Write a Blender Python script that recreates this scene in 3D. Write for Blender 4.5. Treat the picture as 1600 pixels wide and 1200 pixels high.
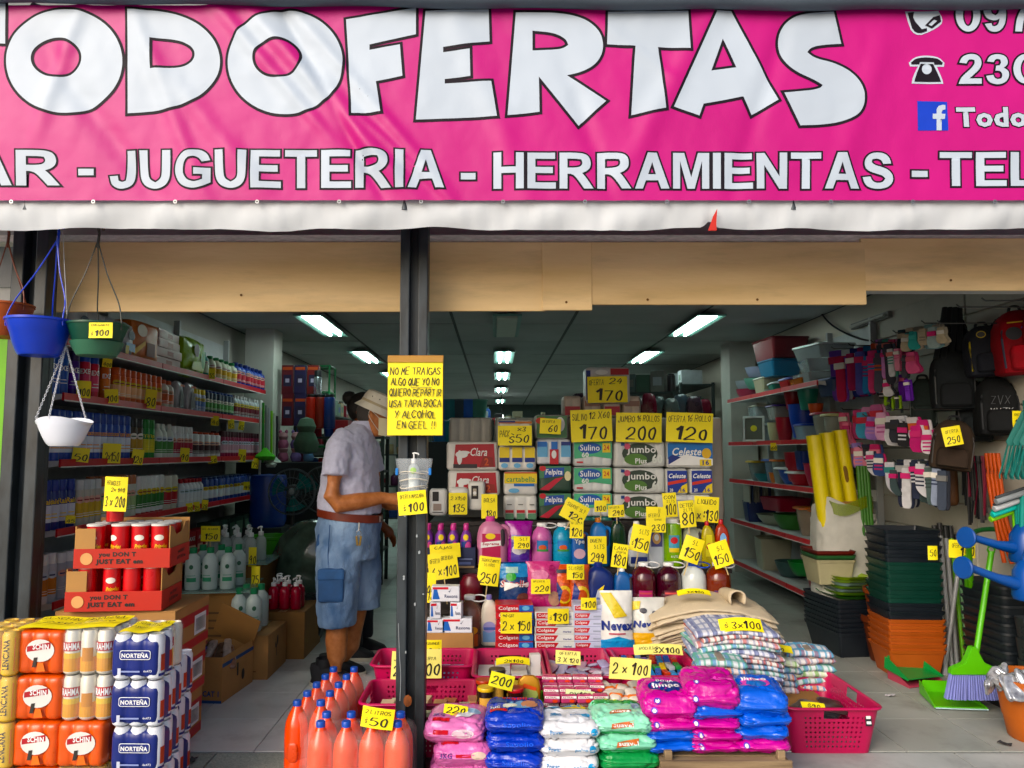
import bpy, bmesh, math, random
import numpy as np
from mathutils import Vector, Matrix, Euler, noise as mnoise

R = math.radians
rnd = random.Random(11)
for o in list(bpy.data.objects):
    bpy.data.objects.remove(o)
scene = bpy.context.scene
COL = scene.collection

# ------------------------------------------------------------------ camera
FPX, PITCH, CAMH, VPX = 1200.0, R(5.0), 1.35, 775.0
cam_d = bpy.data.cameras.new('camera')
cam = bpy.data.objects.new('camera', cam_d)
COL.objects.link(cam)
cam.location = (0, 0, CAMH)
cam.rotation_euler = (R(90) + PITCH, 0, 0)
cam_d.sensor_width = 36.0
cam_d.lens = 36.0 * FPX / 1600.0
cam_d.shift_x = (800 - VPX) / 1600.0
cam_d.clip_start, cam_d.clip_end = 0.05, 500
scene.camera = cam

# ------------------------------------------------------------------ sky, sun, exposure
SUN_EL, SUN_AZ = R(30), R(216)          # soft overcast light from behind the street side
world = bpy.data.worlds.new('World')
scene.world = world
world.use_nodes = True
wn = world.node_tree
sky = wn.nodes.new('ShaderNodeTexSky')
sky.sky_type = 'NISHITA'
sky.sun_disc = False
sky.sun_elevation = SUN_EL
sky.sun_rotation = SUN_AZ
sky.air_density, sky.dust_density, sky.ozone_density = 1.0, 4.0, 1.0
bg = wn.nodes['Background']
bg.inputs['Strength'].default_value = 0.14
wn.links.new(sky.outputs[0], bg.inputs['Color'])
sun_d = bpy.data.lights.new('sun', 'SUN')
sun_d.energy, sun_d.angle, sun_d.color = 1.2, R(40), (1.0, 0.97, 0.94)
sun = bpy.data.objects.new('sun', sun_d)
COL.objects.link(sun)
sd = Vector((math.sin(SUN_AZ) * math.cos(SUN_EL), math.cos(SUN_AZ) * math.cos(SUN_EL), math.sin(SUN_EL)))
sun.rotation_euler = sd.to_track_quat('Z', 'Y').to_euler()
sun.location = sd * 30
vs = scene.view_settings
vs.view_transform, vs.look, vs.exposure, vs.gamma = 'Standard', 'None', 0.42, 1.0
vs.use_curve_mapping = False
scene.render.engine = 'CYCLES'
scene.cycles.use_denoising = True
scene.cycles.max_bounces = 6
scene.cycles.diffuse_bounces = 3
scene.cycles.transparent_max_bounces = 12
scene.cycles.caustics_reflective = scene.cycles.caustics_refractive = False
scene.cycles.sample_clamp_indirect = 6.0

# ------------------------------------------------------------------ pixel -> place
CP, SP = math.cos(PITCH), math.sin(PITCH)
def _ray(px, py):
    u, v = (px - VPX) / FPX, (600 - py) / FPX
    return Vector((u, CP - v * SP, v * CP + SP))
def at(px, py, Y):                        # point on the upright plane at distance Y
    d = _ray(px, py); t = Y / d.y
    return Vector((d.x * t, Y, CAMH + d.z * t))
def gr(px, py, z=0.0):                    # point on a level plane
    d = _ray(px, py); t = (z - CAMH) / d.z
    return Vector((d.x * t, d.y * t, z))
def wx(px, py, X):                        # point on a side wall plane
    d = _ray(px, py); t = X / d.x
    return Vector((X, d.y * t, CAMH + d.z * t))
def mm(n, Y):                             # pixels -> metres at distance Y
    return n * Y / FPX

# ------------------------------------------------------------------ materials
def hx(c):
    if not isinstance(c, str): return tuple(c)[:3]
    v = [int(c[i:i + 2], 16) / 255 for i in (0, 2, 4)]
    return tuple(x / 12.92 if x <= .04045 else ((x + .055) / 1.055) ** 2.4 for x in v)
_mats = {}
def K(col, rough=.5, metal=0., var=.08, vs=9., bump=0., bs=40., trans=0., alpha=1., emit=0., coat=0., spec=.5, rv=.12, sheen=0., two=None, stretch=None, wp=False, dirt=0.):
    key = (col, rough, metal, var, vs, bump, bs, trans, alpha, emit, coat, spec, rv, sheen, two, stretch, wp, dirt)
    if key in _mats: return _mats[key]
    m = bpy.data.materials.new('m_%s' % (col if isinstance(col, str) else 'c'))
    m.use_nodes = True
    nt = m.node_tree; n = nt.nodes; L = nt.links
    b = n['Principled BSDF']
    c = hx(col)
    tc = n.new('ShaderNodeTexCoord')
    oi = n.new('ShaderNodeObjectInfo')
    if wp: src = n.new('ShaderNodeNewGeometry').outputs['Position']
    else:
        va_ = n.new('ShaderNodeVectorMath'); va_.operation = 'MULTIPLY_ADD'; va_.inputs[1].default_value = (1, 1, 1)
        ml = n.new('ShaderNodeVectorMath'); ml.operation = 'SCALE'; ml.inputs[0].default_value = (31, 17, 23)
        L.new(oi.outputs['Random'], ml.inputs['Scale']); L.new(tc.outputs['Object'], va_.inputs[0]); L.new(ml.outputs[0], va_.inputs[2]); src = va_.outputs[0]
    if stretch:
        mp = n.new('ShaderNodeMapping'); mp.inputs['Scale'].default_value = stretch
        L.new(src, mp.inputs['Vector']); src = mp.outputs['Vector']
    nz = n.new('ShaderNodeTexNoise'); nz.inputs['Scale'].default_value = vs; nz.inputs['Detail'].default_value = 5
    L.new(src, nz.inputs['Vector'])
    mx = n.new('ShaderNodeMix'); mx.data_type = 'RGBA'
    c2 = hx(two) if two else tuple(min(1, x * (1 + var) + .01 * var) for x in c)
    mx.inputs['A'].default_value = (*[x * (1 - var) for x in c], 1)
    mx.inputs['B'].default_value = (*c2, 1)
    rp = n.new('ShaderNodeMapRange'); rp.inputs['From Min'].default_value = .3; rp.inputs['From Max'].default_value = .7
    L.new(nz.outputs['Fac'], rp.inputs['Value'])
    L.new(rp.outputs['Result'], mx.inputs['Factor'])
    hs = n.new('ShaderNodeHueSaturation'); hv = n.new('ShaderNodeMapRange'); hv.inputs['To Min'].default_value = .93; hv.inputs['To Max'].default_value = 1.05
    L.new(oi.outputs['Random'], hv.inputs['Value']); L.new(hv.outputs['Result'], hs.inputs['Value']); hs.inputs['Saturation'].default_value = 1.18; L.new(mx.outputs['Result'], hs.inputs['Color'])
    out = hs.outputs['Color']
    if dirt:
        dn = n.new('ShaderNodeTexNoise'); dn.inputs['Scale'].default_value = 2.3; dn.inputs['Detail'].default_value = 9; dn.inputs['Roughness'].default_value = .68; L.new(src, dn.inputs['Vector'])
        dr = n.new('ShaderNodeMapRange'); dr.inputs['From Min'].default_value = .5; dr.inputs['From Max'].default_value = .72; dr.inputs['To Max'].default_value = dirt; L.new(dn.outputs['Fac'], dr.inputs['Value'])
        dm = n.new('ShaderNodeMix'); dm.data_type = 'RGBA'; dm.inputs['B'].default_value = (.07, .06, .045, 1); L.new(dr.outputs['Result'], dm.inputs['Factor']); L.new(out, dm.inputs['A']); out = dm.outputs['Result']
    L.new(out, b.inputs['Base Color'])
    r2 = n.new('ShaderNodeMapRange')
    r2.inputs['To Min'].default_value = max(.02, rough - rv); r2.inputs['To Max'].default_value = min(1, rough + rv)
    L.new(nz.outputs['Fac'], r2.inputs['Value']); L.new(r2.outputs['Result'], b.inputs['Roughness'])
    b.inputs['Metallic'].default_value = metal
    b.inputs['Specular IOR Level'].default_value = spec
    b.inputs['Transmission Weight'].default_value = trans
    b.inputs['Alpha'].default_value = alpha
    b.inputs['Coat Weight'].default_value = coat
    b.inputs['Sheen Weight'].default_value = sheen
    if emit:
        b.inputs['Emission Color'].default_value = (*c, 1); b.inputs['Emission Strength'].default_value = emit
    if bump:
        n2 = n.new('ShaderNodeTexNoise'); n2.inputs['Scale'].default_value = bs; n2.inputs['Detail'].default_value = 4
        L.new(src, n2.inputs['Vector'])
        bp = n.new('ShaderNodeBump'); bp.inputs['Strength'].default_value = bump; bp.inputs['Distance'].default_value = .01
        L.new(n2.outputs['Fac'], bp.inputs['Height']); L.new(bp.outputs['Normal'], b.inputs['Normal'])
    _mats[key] = m
    return m
def film(col='ffffff', a=.12, rough=.12):
    return K(col, rough, alpha=a, var=.02, bump=.5, bs=25, spec=.7)
INK = K('17120f', .6)
YEL = K('f8e404', .55, var=.05)
PYEL = K('efe690', .55, var=.05)
WHT = K('e9eaec', .5, var=.04)
CARD = K('a9825a', .85, var=.12, vs=6, bump=.1, bs=90)
CARD2 = K('8d6a45', .85, var=.14, vs=5, bump=.1, bs=90)
BLK = K('15171a', .5, var=.2)

# ------------------------------------------------------------------ objects
def lab(o, label, cat, group=None, kind=None):
    o['label'] = label; o['category'] = cat
    if group: o['group'] = group
    if kind: o['kind'] = kind
    return o
def put(name, mesh, mat=None, parent=None, loc=(0, 0, 0), rot=(0, 0, 0), sc=(1, 1, 1)):
    o = bpy.data.objects.new(name, mesh)
    COL.objects.link(o)
    o.location = loc; o.rotation_euler = rot
    o.scale = sc if not isinstance(sc, (int, float)) else (sc, sc, sc)
    if parent is not None: o.parent = parent
    if mat is not None:
        if not mesh.materials: mesh.materials.append(None)
        o.material_slots[0].link = 'OBJECT'
        o.material_slots[0].material = mat
    return o
def root(name, loc, label, cat, group=None, rz=0, rot=None):
    o = bpy.data.objects.new(name, None)
    COL.objects.link(o); o.location = loc
    o.rotation_euler = rot if rot else (0, 0, rz)
    o.empty_display_size = .05
    return lab(o, label, cat, group)
def struct(name, mesh, mat, parent=None, **k):
    o = put(name, mesh, mat, parent, **k)
    if parent is None: o['kind'] = 'structure'
    return o
def clone(o, loc=None, rz=None, label=None, parent=None):
    c = o.copy(); COL.objects.link(c); c.parent = parent
    if loc is not None: c.location = loc
    if rz is not None: c.rotation_euler = (c.rotation_euler[0], c.rotation_euler[1], rz)
    if label: c['label'] = label
    for ch in list(o.children): clone(ch, parent=c)
    return c

# ------------------------------------------------------------------ meshes
def mesh_of(bm, name='m', smooth=False, angle=None):
    me = bpy.data.meshes.new(name)
    bmesh.ops.recalc_face_normals(bm, faces=bm.faces)
    if angle is not None:
        for f in bm.faces: f.smooth = True
        for e in bm.edges:
            e.smooth = len(e.link_faces) == 2 and e.calc_face_angle(0) < angle
    elif smooth:
        for f in bm.faces: f.smooth = True
    bm.to_mesh(me); bm.free()
    return me
_c = {}
def cached(fn):
    def g(*a):
        k = (fn.__name__, a)
        if k not in _c: _c[k] = fn(*a)
        return _c[k]
    return g
@cached
def box(w, d, h, bev=.004):                # stands on z=0, centred
    bm = bmesh.new()
    bmesh.ops.create_cube(bm, size=1)
    for v in bm.verts: v.co = Vector((v.co.x * w, v.co.y * d, (v.co.z + .5) * h))
    if bev: bmesh.ops.bevel(bm, geom=bm.edges[:], offset=min(bev, min(w, d, h) * .45), segments=2, profile=.5, affect='EDGES')
    return mesh_of(bm, 'box')
@cached
def lathe(prof, n=20, ry=1.0):             # profile ((r, z), ...)
    bm = bmesh.new(); rings = []
    for r, z in prof:
        if r < 1e-5: rings.append([bm.verts.new((0, 0, z))])
        else: rings.append([bm.verts.new((r * math.cos(2 * math.pi * i / n), ry * r * math.sin(2 * math.pi * i / n), z)) for i in range(n)])
    for a, b in zip(rings, rings[1:]):
        for i in range(n):
            j = (i + 1) % n
            q = [a[i % len(a)], a[j % len(a)], b[j % len(b)], b[i % len(b)]]
            q2 = []
            for v in q:
                if v not in q2: q2.append(v)
            if len(q2) > 2: bm.faces.new(q2)
    return mesh_of(bm, 'lathe', angle=R(38))
def rrect(w, d, r, n=5):
    r = min(r, w * .499, d * .499); p = []
    for cx, cy, a0 in ((w / 2 - r, d / 2 - r, 0), (-w / 2 + r, d / 2 - r, 90), (-w / 2 + r, -d / 2 + r, 180), (w / 2 - r, -d / 2 + r, 270)):
        for i in range(n + 1):
            a = R(a0 + 90 * i / n); p.append((cx + r * math.cos(a), cy + r * math.sin(a)))
    return p
@cached
def loft(secs, capb=True, capt=False, n=5):     # sections (w, d, r, z [, cx, cy])
    bm = bmesh.new(); rings = []
    for s in secs:
        w, d, r, z = s[:4]; cx, cy = (s[4], s[5]) if len(s) > 4 else (0, 0)
        rings.append([bm.verts.new((x + cx, y + cy, z)) for x, y in rrect(w, d, r, n)])
    for a, b in zip(rings, rings[1:]):
        k = len(a)
        for i in range(k): bm.faces.new((a[i], a[(i + 1) % k], b[(i + 1) % k], b[i]))
    if capb: bm.faces.new(rings[0])
    if capt: bm.faces.new(rings[-1])
    return mesh_of(bm, 'loft', angle=R(40))
def tube(pts, r, n=8, closed=False, flat=None):
    P = [Vector(p) for p in pts]; k = len(P)
    rs = r if isinstance(r, (list, tuple)) else [r] * k
    bm = bmesh.new(); rings = []
    up = Vector((0, 0, 1))
    for i in range(k):
        a = P[i - 1] if (i or closed) else P[i]; b = P[(i + 1) % k] if (i < k - 1 or closed) else P[i]
        t = (b - a).normalized()
        s = t.cross(up)
        if s.length < .05: s = t.cross(Vector((0, 1, 0)))
        s.normalize(); q = s.cross(t).normalized()
        fl = flat or (1, 1)
        rings.append([bm.verts.new(P[i] + s * math.cos(2 * math.pi * j / n) * rs[i] * fl[0] + q * math.sin(2 * math.pi * j / n) * rs[i] * fl[1]) for j in range(n)])
    m = k if closed else k - 1
    for i in range(m):
        a, b = rings[i], rings[(i + 1) % k]
        for j in range(n): bm.faces.new((a[j], a[(j + 1) % n], b[(j + 1) % n], b[j]))
    if not closed:
        bm.faces.new(rings[0]); bm.faces.new(rings[-1])
    return mesh_of(bm, 'tube', angle=R(50))
def smooth_pts(pts, k=6, closed=False):
    P = [Vector(p) for p in pts]; n = len(P); out = []
    if n < 3: return P
    for i in range(n if closed else n - 1):
        g = (lambda j: P[j % n]) if closed else (lambda j: P[max(0, min(n - 1, j))])
        a, b, c, d = g(i - 1), g(i), g(i + 1), g(i + 2)
        for s in range(k):
            t = s / k
            out.append(.5 * ((2 * b) + (c - a) * t + (2 * a - 5 * b + 4 * c - d) * t * t + (3 * b - a - 3 * c + d) * t ** 3))
    if not closed: out.append(P[-1])
    return out
def prism(poly, depth, bev=0.):           # poly in XZ, thickness along +Y
    bm = bmesh.new()
    f = bm.faces.new([bm.verts.new((x, 0, z)) for x, z in poly])
    ex = bmesh.ops.extrude_face_region(bm, geom=[f])
    for v in ex['geom']:
        if isinstance(v, bmesh.types.BMVert): v.co.y += depth
    if bev: bmesh.ops.bevel(bm, geom=bm.edges[:], offset=bev, segments=2, affect='EDGES')
    return mesh_of(bm, 'prism', angle=R(40))
def grid(fn, nu, nv, closed_u=False):
    bm = bmesh.new()
    V = [[bm.verts.new(fn(i / nu, j / nv)) for j in range(nv + 1)] for i in range(nu + (0 if closed_u else 1))]
    k = len(V)
    for i in range(nu):
        for j in range(nv): bm.faces.new((V[i][j], V[(i + 1) % k][j], V[(i + 1) % k][j + 1], V[i][j + 1]))
    return mesh_of(bm, 'grid', smooth=True)
def npos(x, y, z, s): return mnoise.noise(Vector((x * s, y * s, z * s)))
@cached
def pillow(w, d, h, seed=0, wr=.006, ex=.45, ez=.8, crimp=.0, nu=40, nv=18):
    # soft plastic bag lying flat: superellipsoid with creases, optional flat crimped seams at the two y ends
    bm = bmesh.new(); rings = []
    sg = lambda v, e: math.copysign(abs(v) ** e, v)
    for j in range(nv + 1):
        ph = -math.pi / 2 + math.pi * j / nv; rg = []
        cz, cr = sg(math.sin(ph), ez), sg(math.cos(ph), ez * .75)
        for i in range(nu):
            th = 2 * math.pi * i / nu
            x = w / 2 * cr * sg(math.cos(th), ex); y = d / 2 * cr * sg(math.sin(th), ex); z = h / 2 * cz
            if crimp:
                t = max(0, (abs(y) - d * .36) / (d * .14)); z *= 1 - .8 * min(1, t) ** 1.3
                x *= 1 + crimp * min(1, t)
            q = (abs(npos(x + seed * 3.1, y * 1.7, z + seed, 9)) * wr * 2 + npos(x, y + seed, z * 2, 22) * wr * .9) * (1 if wr < .009 else .25)
            if wr > .009: q += wr * .75 * max(0, 1 - 9 * abs(npos(x * .5 + y * .4, y + seed * 2, z * 2.2 + seed, 12))) + wr * .55 * max(0, 1 - 8 * abs(npos(x + seed, y * .5 - z * 1.5, z * 2.5, 21))) + npos(x, y, z + seed, 60) * .0012
            v = Vector((x, y, z)); nn = Vector((x / w, y / d, z / h * 1.4)).normalized()
            v = v - nn * q
            rg.append(bm.verts.new((v.x, v.y, v.z + h / 2)))
        rings.append(rg)
    for a, b in zip(rings[:-1], rings[1:]):
        for i in range(nu): bm.faces.new((a[i], a[(i + 1) % nu], b[(i + 1) % nu], b[i]))
    bm.faces.new(rings[0]); bm.faces.new(rings[-1])
    bmesh.ops.remove_doubles(bm, verts=bm.verts, dist=1e-5)
    return mesh_of(bm, 'pillow', smooth=True)
@cached
def roundbox(w, d, h, r=.02, nb=0, bulge=0., wr=.002, seed=0, puff=.0):
    # wrapped pack: rounded box standing on z=0, front bulging over nb rolls/cans side by side
    nx, nz, nd = max(10, nb * 8), 10, 6
    bm = bmesh.new()
    bmesh.ops.create_cube(bm, size=1)
    cuts = [(0, nx), (1, nd), (2, nz)]
    for ax, k in cuts:
        for i in range(1, k):
            no = [0, 0, 0]; no[ax] = 1; co = [0, 0, 0]; co[ax] = -.5 + i / k
            bmesh.ops.bisect_plane(bm, geom=bm.verts[:] + bm.edges[:] + bm.faces[:], plane_co=co, plane_no=no)
    for v in bm.verts:
        x, y, z = v.co.x * w, v.co.y * d, v.co.z * h
        ix, iy, iz = (max(-s / 2 + r, min(s / 2 - r, c)) for s, c in ((w, x), (d, y), (h, z)))
        o = Vector((x - ix, y - iy, z - iz))
        p = Vector((ix, iy, iz)) + (o.normalized() * r if o.length > 1e-6 else o)
        if nb and abs(v.co.y) > .3:
            p.y -= math.copysign(1, p.y) * bulge * (1 - abs(math.sin(math.pi * nb * (v.co.x + .5)))) ** 1.5
        if puff:
            p.z += math.copysign(1, v.co.z) * puff * (1 - 4 * v.co.x ** 2) * (1 - 4 * v.co.y ** 2) * (abs(v.co.z) > .4)
            p.y += math.copysign(1, v.co.y) * puff * (1 - 4 * v.co.x ** 2) * (1 - 4 * v.co.z ** 2) * (abs(v.co.y) > .4)
        q = npos(p.x + seed, p.y, p.z + seed * 2, 16) * wr + npos(p.x * 2, p.y + seed, p.z, 40) * wr * .6
        v.co = Vector((p.x, p.y + q, p.z + h / 2 + q * .6))
    return mesh_of(bm, 'pack', angle=R(60))

# ------------------------------------------------------------------ print and handwriting
GL = {'A': '00 38 60|13 53', 'B': '00 08 ~38 56 34 04|~04 44 52 30 00', 'C': '~57 28 05 03 20 41 52', 'D': '00 08 ~28 56 62 30 00', 'E': '58 08 00 50|04 44',
      'F': '58 08 00|04 44', 'G': '~57 28 05 02 20 50 53 33', 'H': '00 08|50 58|04 54', 'I': '20 28', 'J': '48 ~42 30 10 02', 'K': '00 08|58 04 50',
      'L': '08 00 50', 'M': '00 18 33 58 60', 'N': '00 08 50 58', 'O': '~38 05 12 30 52 56 38', 'P': '00 08 ~48 56 44 04', 'Q': '~38 05 12 30 52 56 38|32 60',
      'R': '00 08 ~48 56 44 04|24 50', 'S': '~57 28 06 34 52 30 01', 'T': '08 68|38 30', 'U': '08 ~02 20 42 58|58 50', 'V': '08 30 58', 'W': '08 10 35 50 68',
      'X': '00 58|08 50', 'Y': '08 34|58 20', 'Z': '08 58 00 50', '0': '~38 16 12 30 42 46 38', '1': '^06 28 20', '2': '~06 28 47 44 00 20 50', '3': '~07 38 46 24 42 30 01',
      '4': '38 03 53|46 30', '5': '48 18 05 ~35 53 30 01', '6': '~48 15 02 20 42 34 03', '7': '08 58 20', '8': '~24 06 28 46 24 02 20 42 24', '9': '~46 28 05 24 46 30',
      '!': '29 23|20 21', ':': '22 23|25 26', '$': '~46 27 05 24 42 20 02|39 1*', '.': '20 21', '-': '14 44', 'Ñ': '00 07 50 57|19 49', '%': '00 58', ',': '21 10', 'x': '01 45|05 41', '=': '02 42|05 45'}
def hand2d(txt, weight=.15, seed=0, slant=.12):
    rr = random.Random(sum(ord(c) * (i + 3) for i, c in enumerate(txt)) + seed)
    V, Fc = [], []; x0 = 0.; lf = 0
    for ch in txt:
        if ch == ' ': x0 += .45; continue
        g = GL.get(ch if ch in GL else ch.upper(), GL['-'])
        s = rr.uniform(.9, 1.1); dy = rr.uniform(-.05, .05); sl = slant + rr.uniform(-.05, .05); mxx = 0
        for st in g.split('|'):
            wk = weight
            if st[0] == '^': wk, st = weight * 1.7, st[1:]
            toks = st.split(' '); pts = []; curved = False; run = []
            for t in toks:
                if t[0] == '~': curved = True; t = t[1:]
                py = 10 if t[1] == '*' else int(t[1])
                p = Vector((int(t[0]) / 8 + rr.uniform(-.025, .025), py / 8 + rr.uniform(-.02, .02), 0))
                (run if curved else pts).append(p)
            segs = [[a_, b_] for a_, b_ in zip(pts, pts[1:])]
            if run: segs.append(smooth_pts(([pts[-1]] if pts else []) + run, 5))
            for sg_ in segs:
                Q = [Vector((x0 + (p.x + p.y * sl) * s, p.y * s + dy)) for p in sg_]; lf += 1
                mxx = max(mxx, max(p.x for p in Q)); b0 = len(V)
                for i, p in enumerate(Q):
                    t = (Q[min(i + 1, len(Q) - 1)] - Q[max(i - 1, 0)])
                    t = t.normalized() if t.length > 1e-6 else Vector((1, 0))
                    w = wk * (.6 + .5 * abs(t.y)) * .5 * (1 - .25 * (i == len(Q) - 1))
                    nn = Vector((-t.y, t.x)) * w
                    e = t * (wk * .25 if i == len(Q) - 1 else (-wk * .25 if i == 0 else 0))
                    V += [(*(p + nn + e)[:2], .00009 * (lf % 4)), (*(p - nn + e)[:2], .00009 * (lf % 4))]
                for i in range(len(Q) - 1):
                    a = b0 + 2 * i; Fc.append((a, a + 1, a + 3, a + 2))
        x0 = mxx + .17
    return np.array(V), Fc
_tx = {}
def text2d(txt, bold=.02, shear=0.):
    k = (txt, bold, shear)
    if k in _tx: return _tx[k]
    cu = bpy.data.curves.new('t', 'FONT'); cu.body = txt; cu.size = 1; cu.offset = bold; cu.shear = shear
    cu.resolution_u = 2; cu.space_character = 1 + bold * 2.4
    _tx[k] = _curve2d(cu)
    return _tx[k]
def _curve2d(cu):
    o = bpy.data.objects.new('t', cu); COL.objects.link(o)
    dg = bpy.context.evaluated_depsgraph_get(); dg.update()
    me = bpy.data.meshes.new_from_object(o.evaluated_get(dg))
    V = np.array([v.co[:2] for v in me.vertices]); Fc = [tuple(p.vertices) for p in me.polygons]
    bpy.data.objects.remove(o); bpy.data.curves.remove(cu); bpy.data.meshes.remove(me)
    return V, Fc
def poly2d(loops, offset=0.):
    cu = bpy.data.curves.new('p', 'CURVE'); cu.dimensions = '2D'; cu.fill_mode = 'BOTH'; cu.offset = offset
    for lp in loops:
        s = cu.splines.new('POLY'); s.points.add(len(lp) - 1); s.use_cyclic_u = True
        for p, q in zip(s.points, lp): p.co = (q[0], q[1], 0, 1)
    return _curve2d(cu)
def ell(cx, cz, rx, rz, n=28): return [(cx + rx * math.cos(2 * math.pi * i / n), cz + rz * math.sin(2 * math.pi * i / n)) for i in range(n)]
def item2d(it):
    k = it[0]
    if k == 'r':
        x0, z0, x1, z1, m = it[1:6]; nx = 8
        V = [(x0 + (x1 - x0) * i / nx, z) for i in range(nx + 1) for z in (z0, z1)]
        return np.array(V), [(2 * i, 2 * i + 2, 2 * i + 3, 2 * i + 1) for i in range(nx)], m
    if k == 'e':
        cx, cz, rx, rz, m = it[1:6]; V = ell(cx, cz, rx, rz, 20)
        return np.array(V), [(i, i + 1, 18 - i, 19 - i) for i in range(9)], m
    if k == 'p':
        V, Fc = poly2d([it[1]]) if len(it[1]) > 4 else (np.array(it[1]), [tuple(range(len(it[1])))])
        return V, Fc, it[2]
    if k in 'th':
        txt, cx, cz, w, h, m = it[1:7]
        if k == 't': V, Fc = text2d(txt, *(it[7:9] or (.02,)))
        else: V, Fc = hand2d(txt, *(it[7:8] or (.15,)))
        V = V.copy(); lo, hi = V.min(0), V.max(0); sp = np.maximum(hi - lo, 1e-6)
        sx = w / sp[0]; sz = h / sp[1]
        if len(it) > 9 or (k == 'h' and sx > sz * 1.6): sx = min(sx, sz * 1.6)
        if k == 'h': V = (V - (*((lo + hi) / 2)[:2], 0)) * (sx, sz, 1) + (cx, cz, 0)
        else: V = (V - (lo + hi) / 2) * (sx, sz) + (cx, cz)
        return V, Fc, m
def label_mesh(items, fmap=None, lift=.0006, tess=None):
    vs_, fs, mi, mats = [], [], [], []
    for li, it in enumerate(items):
        V, Fc, m = item2d(it)
        if m not in mats: mats.append(m)
        if tess:
            bm = bmesh.new(); vv = [bm.verts.new((x, 0, z)) for x, z in V]
            for f in Fc:
                try: bm.faces.new([vv[i] for i in f])
                except ValueError: pass
            for ax in (0, 2):
                lo, hi = min(v.co[ax] for v in bm.verts), max(v.co[ax] for v in bm.verts)
                k = int(lo / tess)
                while k * tess < hi:
                    if k * tess > lo:
                        no = [0, 0, 0]; no[ax] = 1; co = [0, 0, 0]; co[ax] = k * tess
                        bmesh.ops.bisect_plane(bm, geom=bm.verts[:] + bm.edges[:] + bm.faces[:], plane_co=co, plane_no=no)
                    k += 1
            bm.verts.ensure_lookup_table(); bm.verts.index_update()
            V = [(v.co.x, v.co.z) for v in bm.verts]; Fc = [tuple(v.index for v in f.verts) for f in bm.faces]; bm.free()
        b0 = len(vs_)
        for x, z, *ex_ in V:
            l_ = lift * (li + 1) + (ex_[0] if ex_ else 0)
            vs_.append(fmap(x, z, l_) if fmap else (x, -l_, z))
        for f in Fc:
            fs.append(tuple(b0 + i for i in f)); mi.append(mats.index(m))
    me = bpy.data.meshes.new('print'); me.from_pydata(vs_, [], fs)
    for m in mats: me.materials.append(m)
    me.polygons.foreach_set('material_index', mi)
    me.update()
    return me
def decal(parent, items, y=0., fmap=None, name='printed_label', loc=(0, 0, 0), rot=(0, 0, 0), lift=.0006, tess=None):
    o = bpy.data.objects.new(name, label_mesh(items, fmap, lift, tess)); COL.objects.link(o)
    o.parent = parent; o.location = (loc[0], loc[1] + y, loc[2]); o.rotation_euler = rot
    return o
def cyl(rad): return lambda x, z, l: ((rad + l) * math.sin(x / rad), -(rad + l) * math.cos(x / rad), z)
# ================================================================== setting
XL, XR, YF, YB, ZC = -2.72, 3.02, 3.58, 21.0, 2.6
def sheet(x0, x1, y0, y1, z):
    me = bpy.data.meshes.new('sheet'); me.from_pydata([(x0, y0, z), (x1, y0, z), (x1, y1, z), (x0, y1, z)], [], [(0, 1, 2, 3)]); return me
def speckle(col, c2, scale, rough):
    m = bpy.data.materials.new('speckle'); m.use_nodes = True; n = m.node_tree.nodes; L = m.node_tree.links; b = n['Principled BSDF']
    tc = n.new('ShaderNodeTexCoord'); vo = n.new('ShaderNodeTexVoronoi'); vo.inputs['Scale'].default_value = scale
    nz = n.new('ShaderNodeTexNoise'); nz.inputs['Scale'].default_value = 1.7; nz.inputs['Detail'].default_value = 8
    L.new(tc.outputs['Object'], vo.inputs['Vector']); L.new(tc.outputs['Object'], nz.inputs['Vector'])
    m1 = n.new('ShaderNodeMix'); m1.data_type = 'RGBA'; m1.inputs['A'].default_value = (*hx(col), 1); m1.inputs['B'].default_value = (*hx(c2), 1)
    L.new(vo.outputs['Color'], m1.inputs['Factor'])
    m2 = n.new('ShaderNodeMix'); m2.data_type = 'RGBA'; m2.blend_type = 'MULTIPLY'; m2.inputs['Factor'].default_value = .55
    rp = n.new('ShaderNodeMapRange'); rp.inputs['From Min'].default_value = .35; rp.inputs['From Max'].default_value = .65; rp.inputs['To Min'].default_value = .5
    L.new(nz.outputs['Fac'], rp.inputs['Value']); L.new(m1.outputs['Result'], m2.inputs['A']); L.new(rp.outputs['Result'], m2.inputs['B'])
    L.new(m2.outputs['Result'], b.inputs['Base Color']); b.inputs['Roughness'].default_value = rough
    return m
street = struct('street', sheet(-60, 60, -80, 60, -.012), K('8a8a88', .9, var=.2, vs=1.5, bump=.2, bs=60))
street['label'] = 'grey street surface in front of the shop'
pav = struct('pavement', sheet(-8, 8, -2.0, 2.2, -.006), K('a9a9a5', .85, var=.16, vs=2.2, bump=.15, bs=70))
# pavement slabs along the shop front
slab_m = K('a6a8a5', .8, var=.17, vs=3.2, bump=.12, bs=80, wp=True, dirt=.45)
terr = speckle('7f8d80', 'b4bcb0', 160, .55)
sl = struct('pavement_edge', sheet(-8, 8, 2.2, YF, -.004), K('5a5b58', .9))
xs = [-3.6, -2.4, -1.25, -.05, 1.1, 2.05, 3.2, 4.4]
for a, b in zip(xs, xs[1:]):
    for y0, y1 in ((2.25, 3.05), (3.058, YF - .012)):
        left = b < .2
        put('pavement_slab', box(round(b - a - .006, 4), round(y1 - y0, 4), .03, .003), terr if left else slab_m, sl, loc=((a + b) / 2, (y0 + y1) / 2, -.026 + rnd.uniform(0, .0015)))
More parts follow.
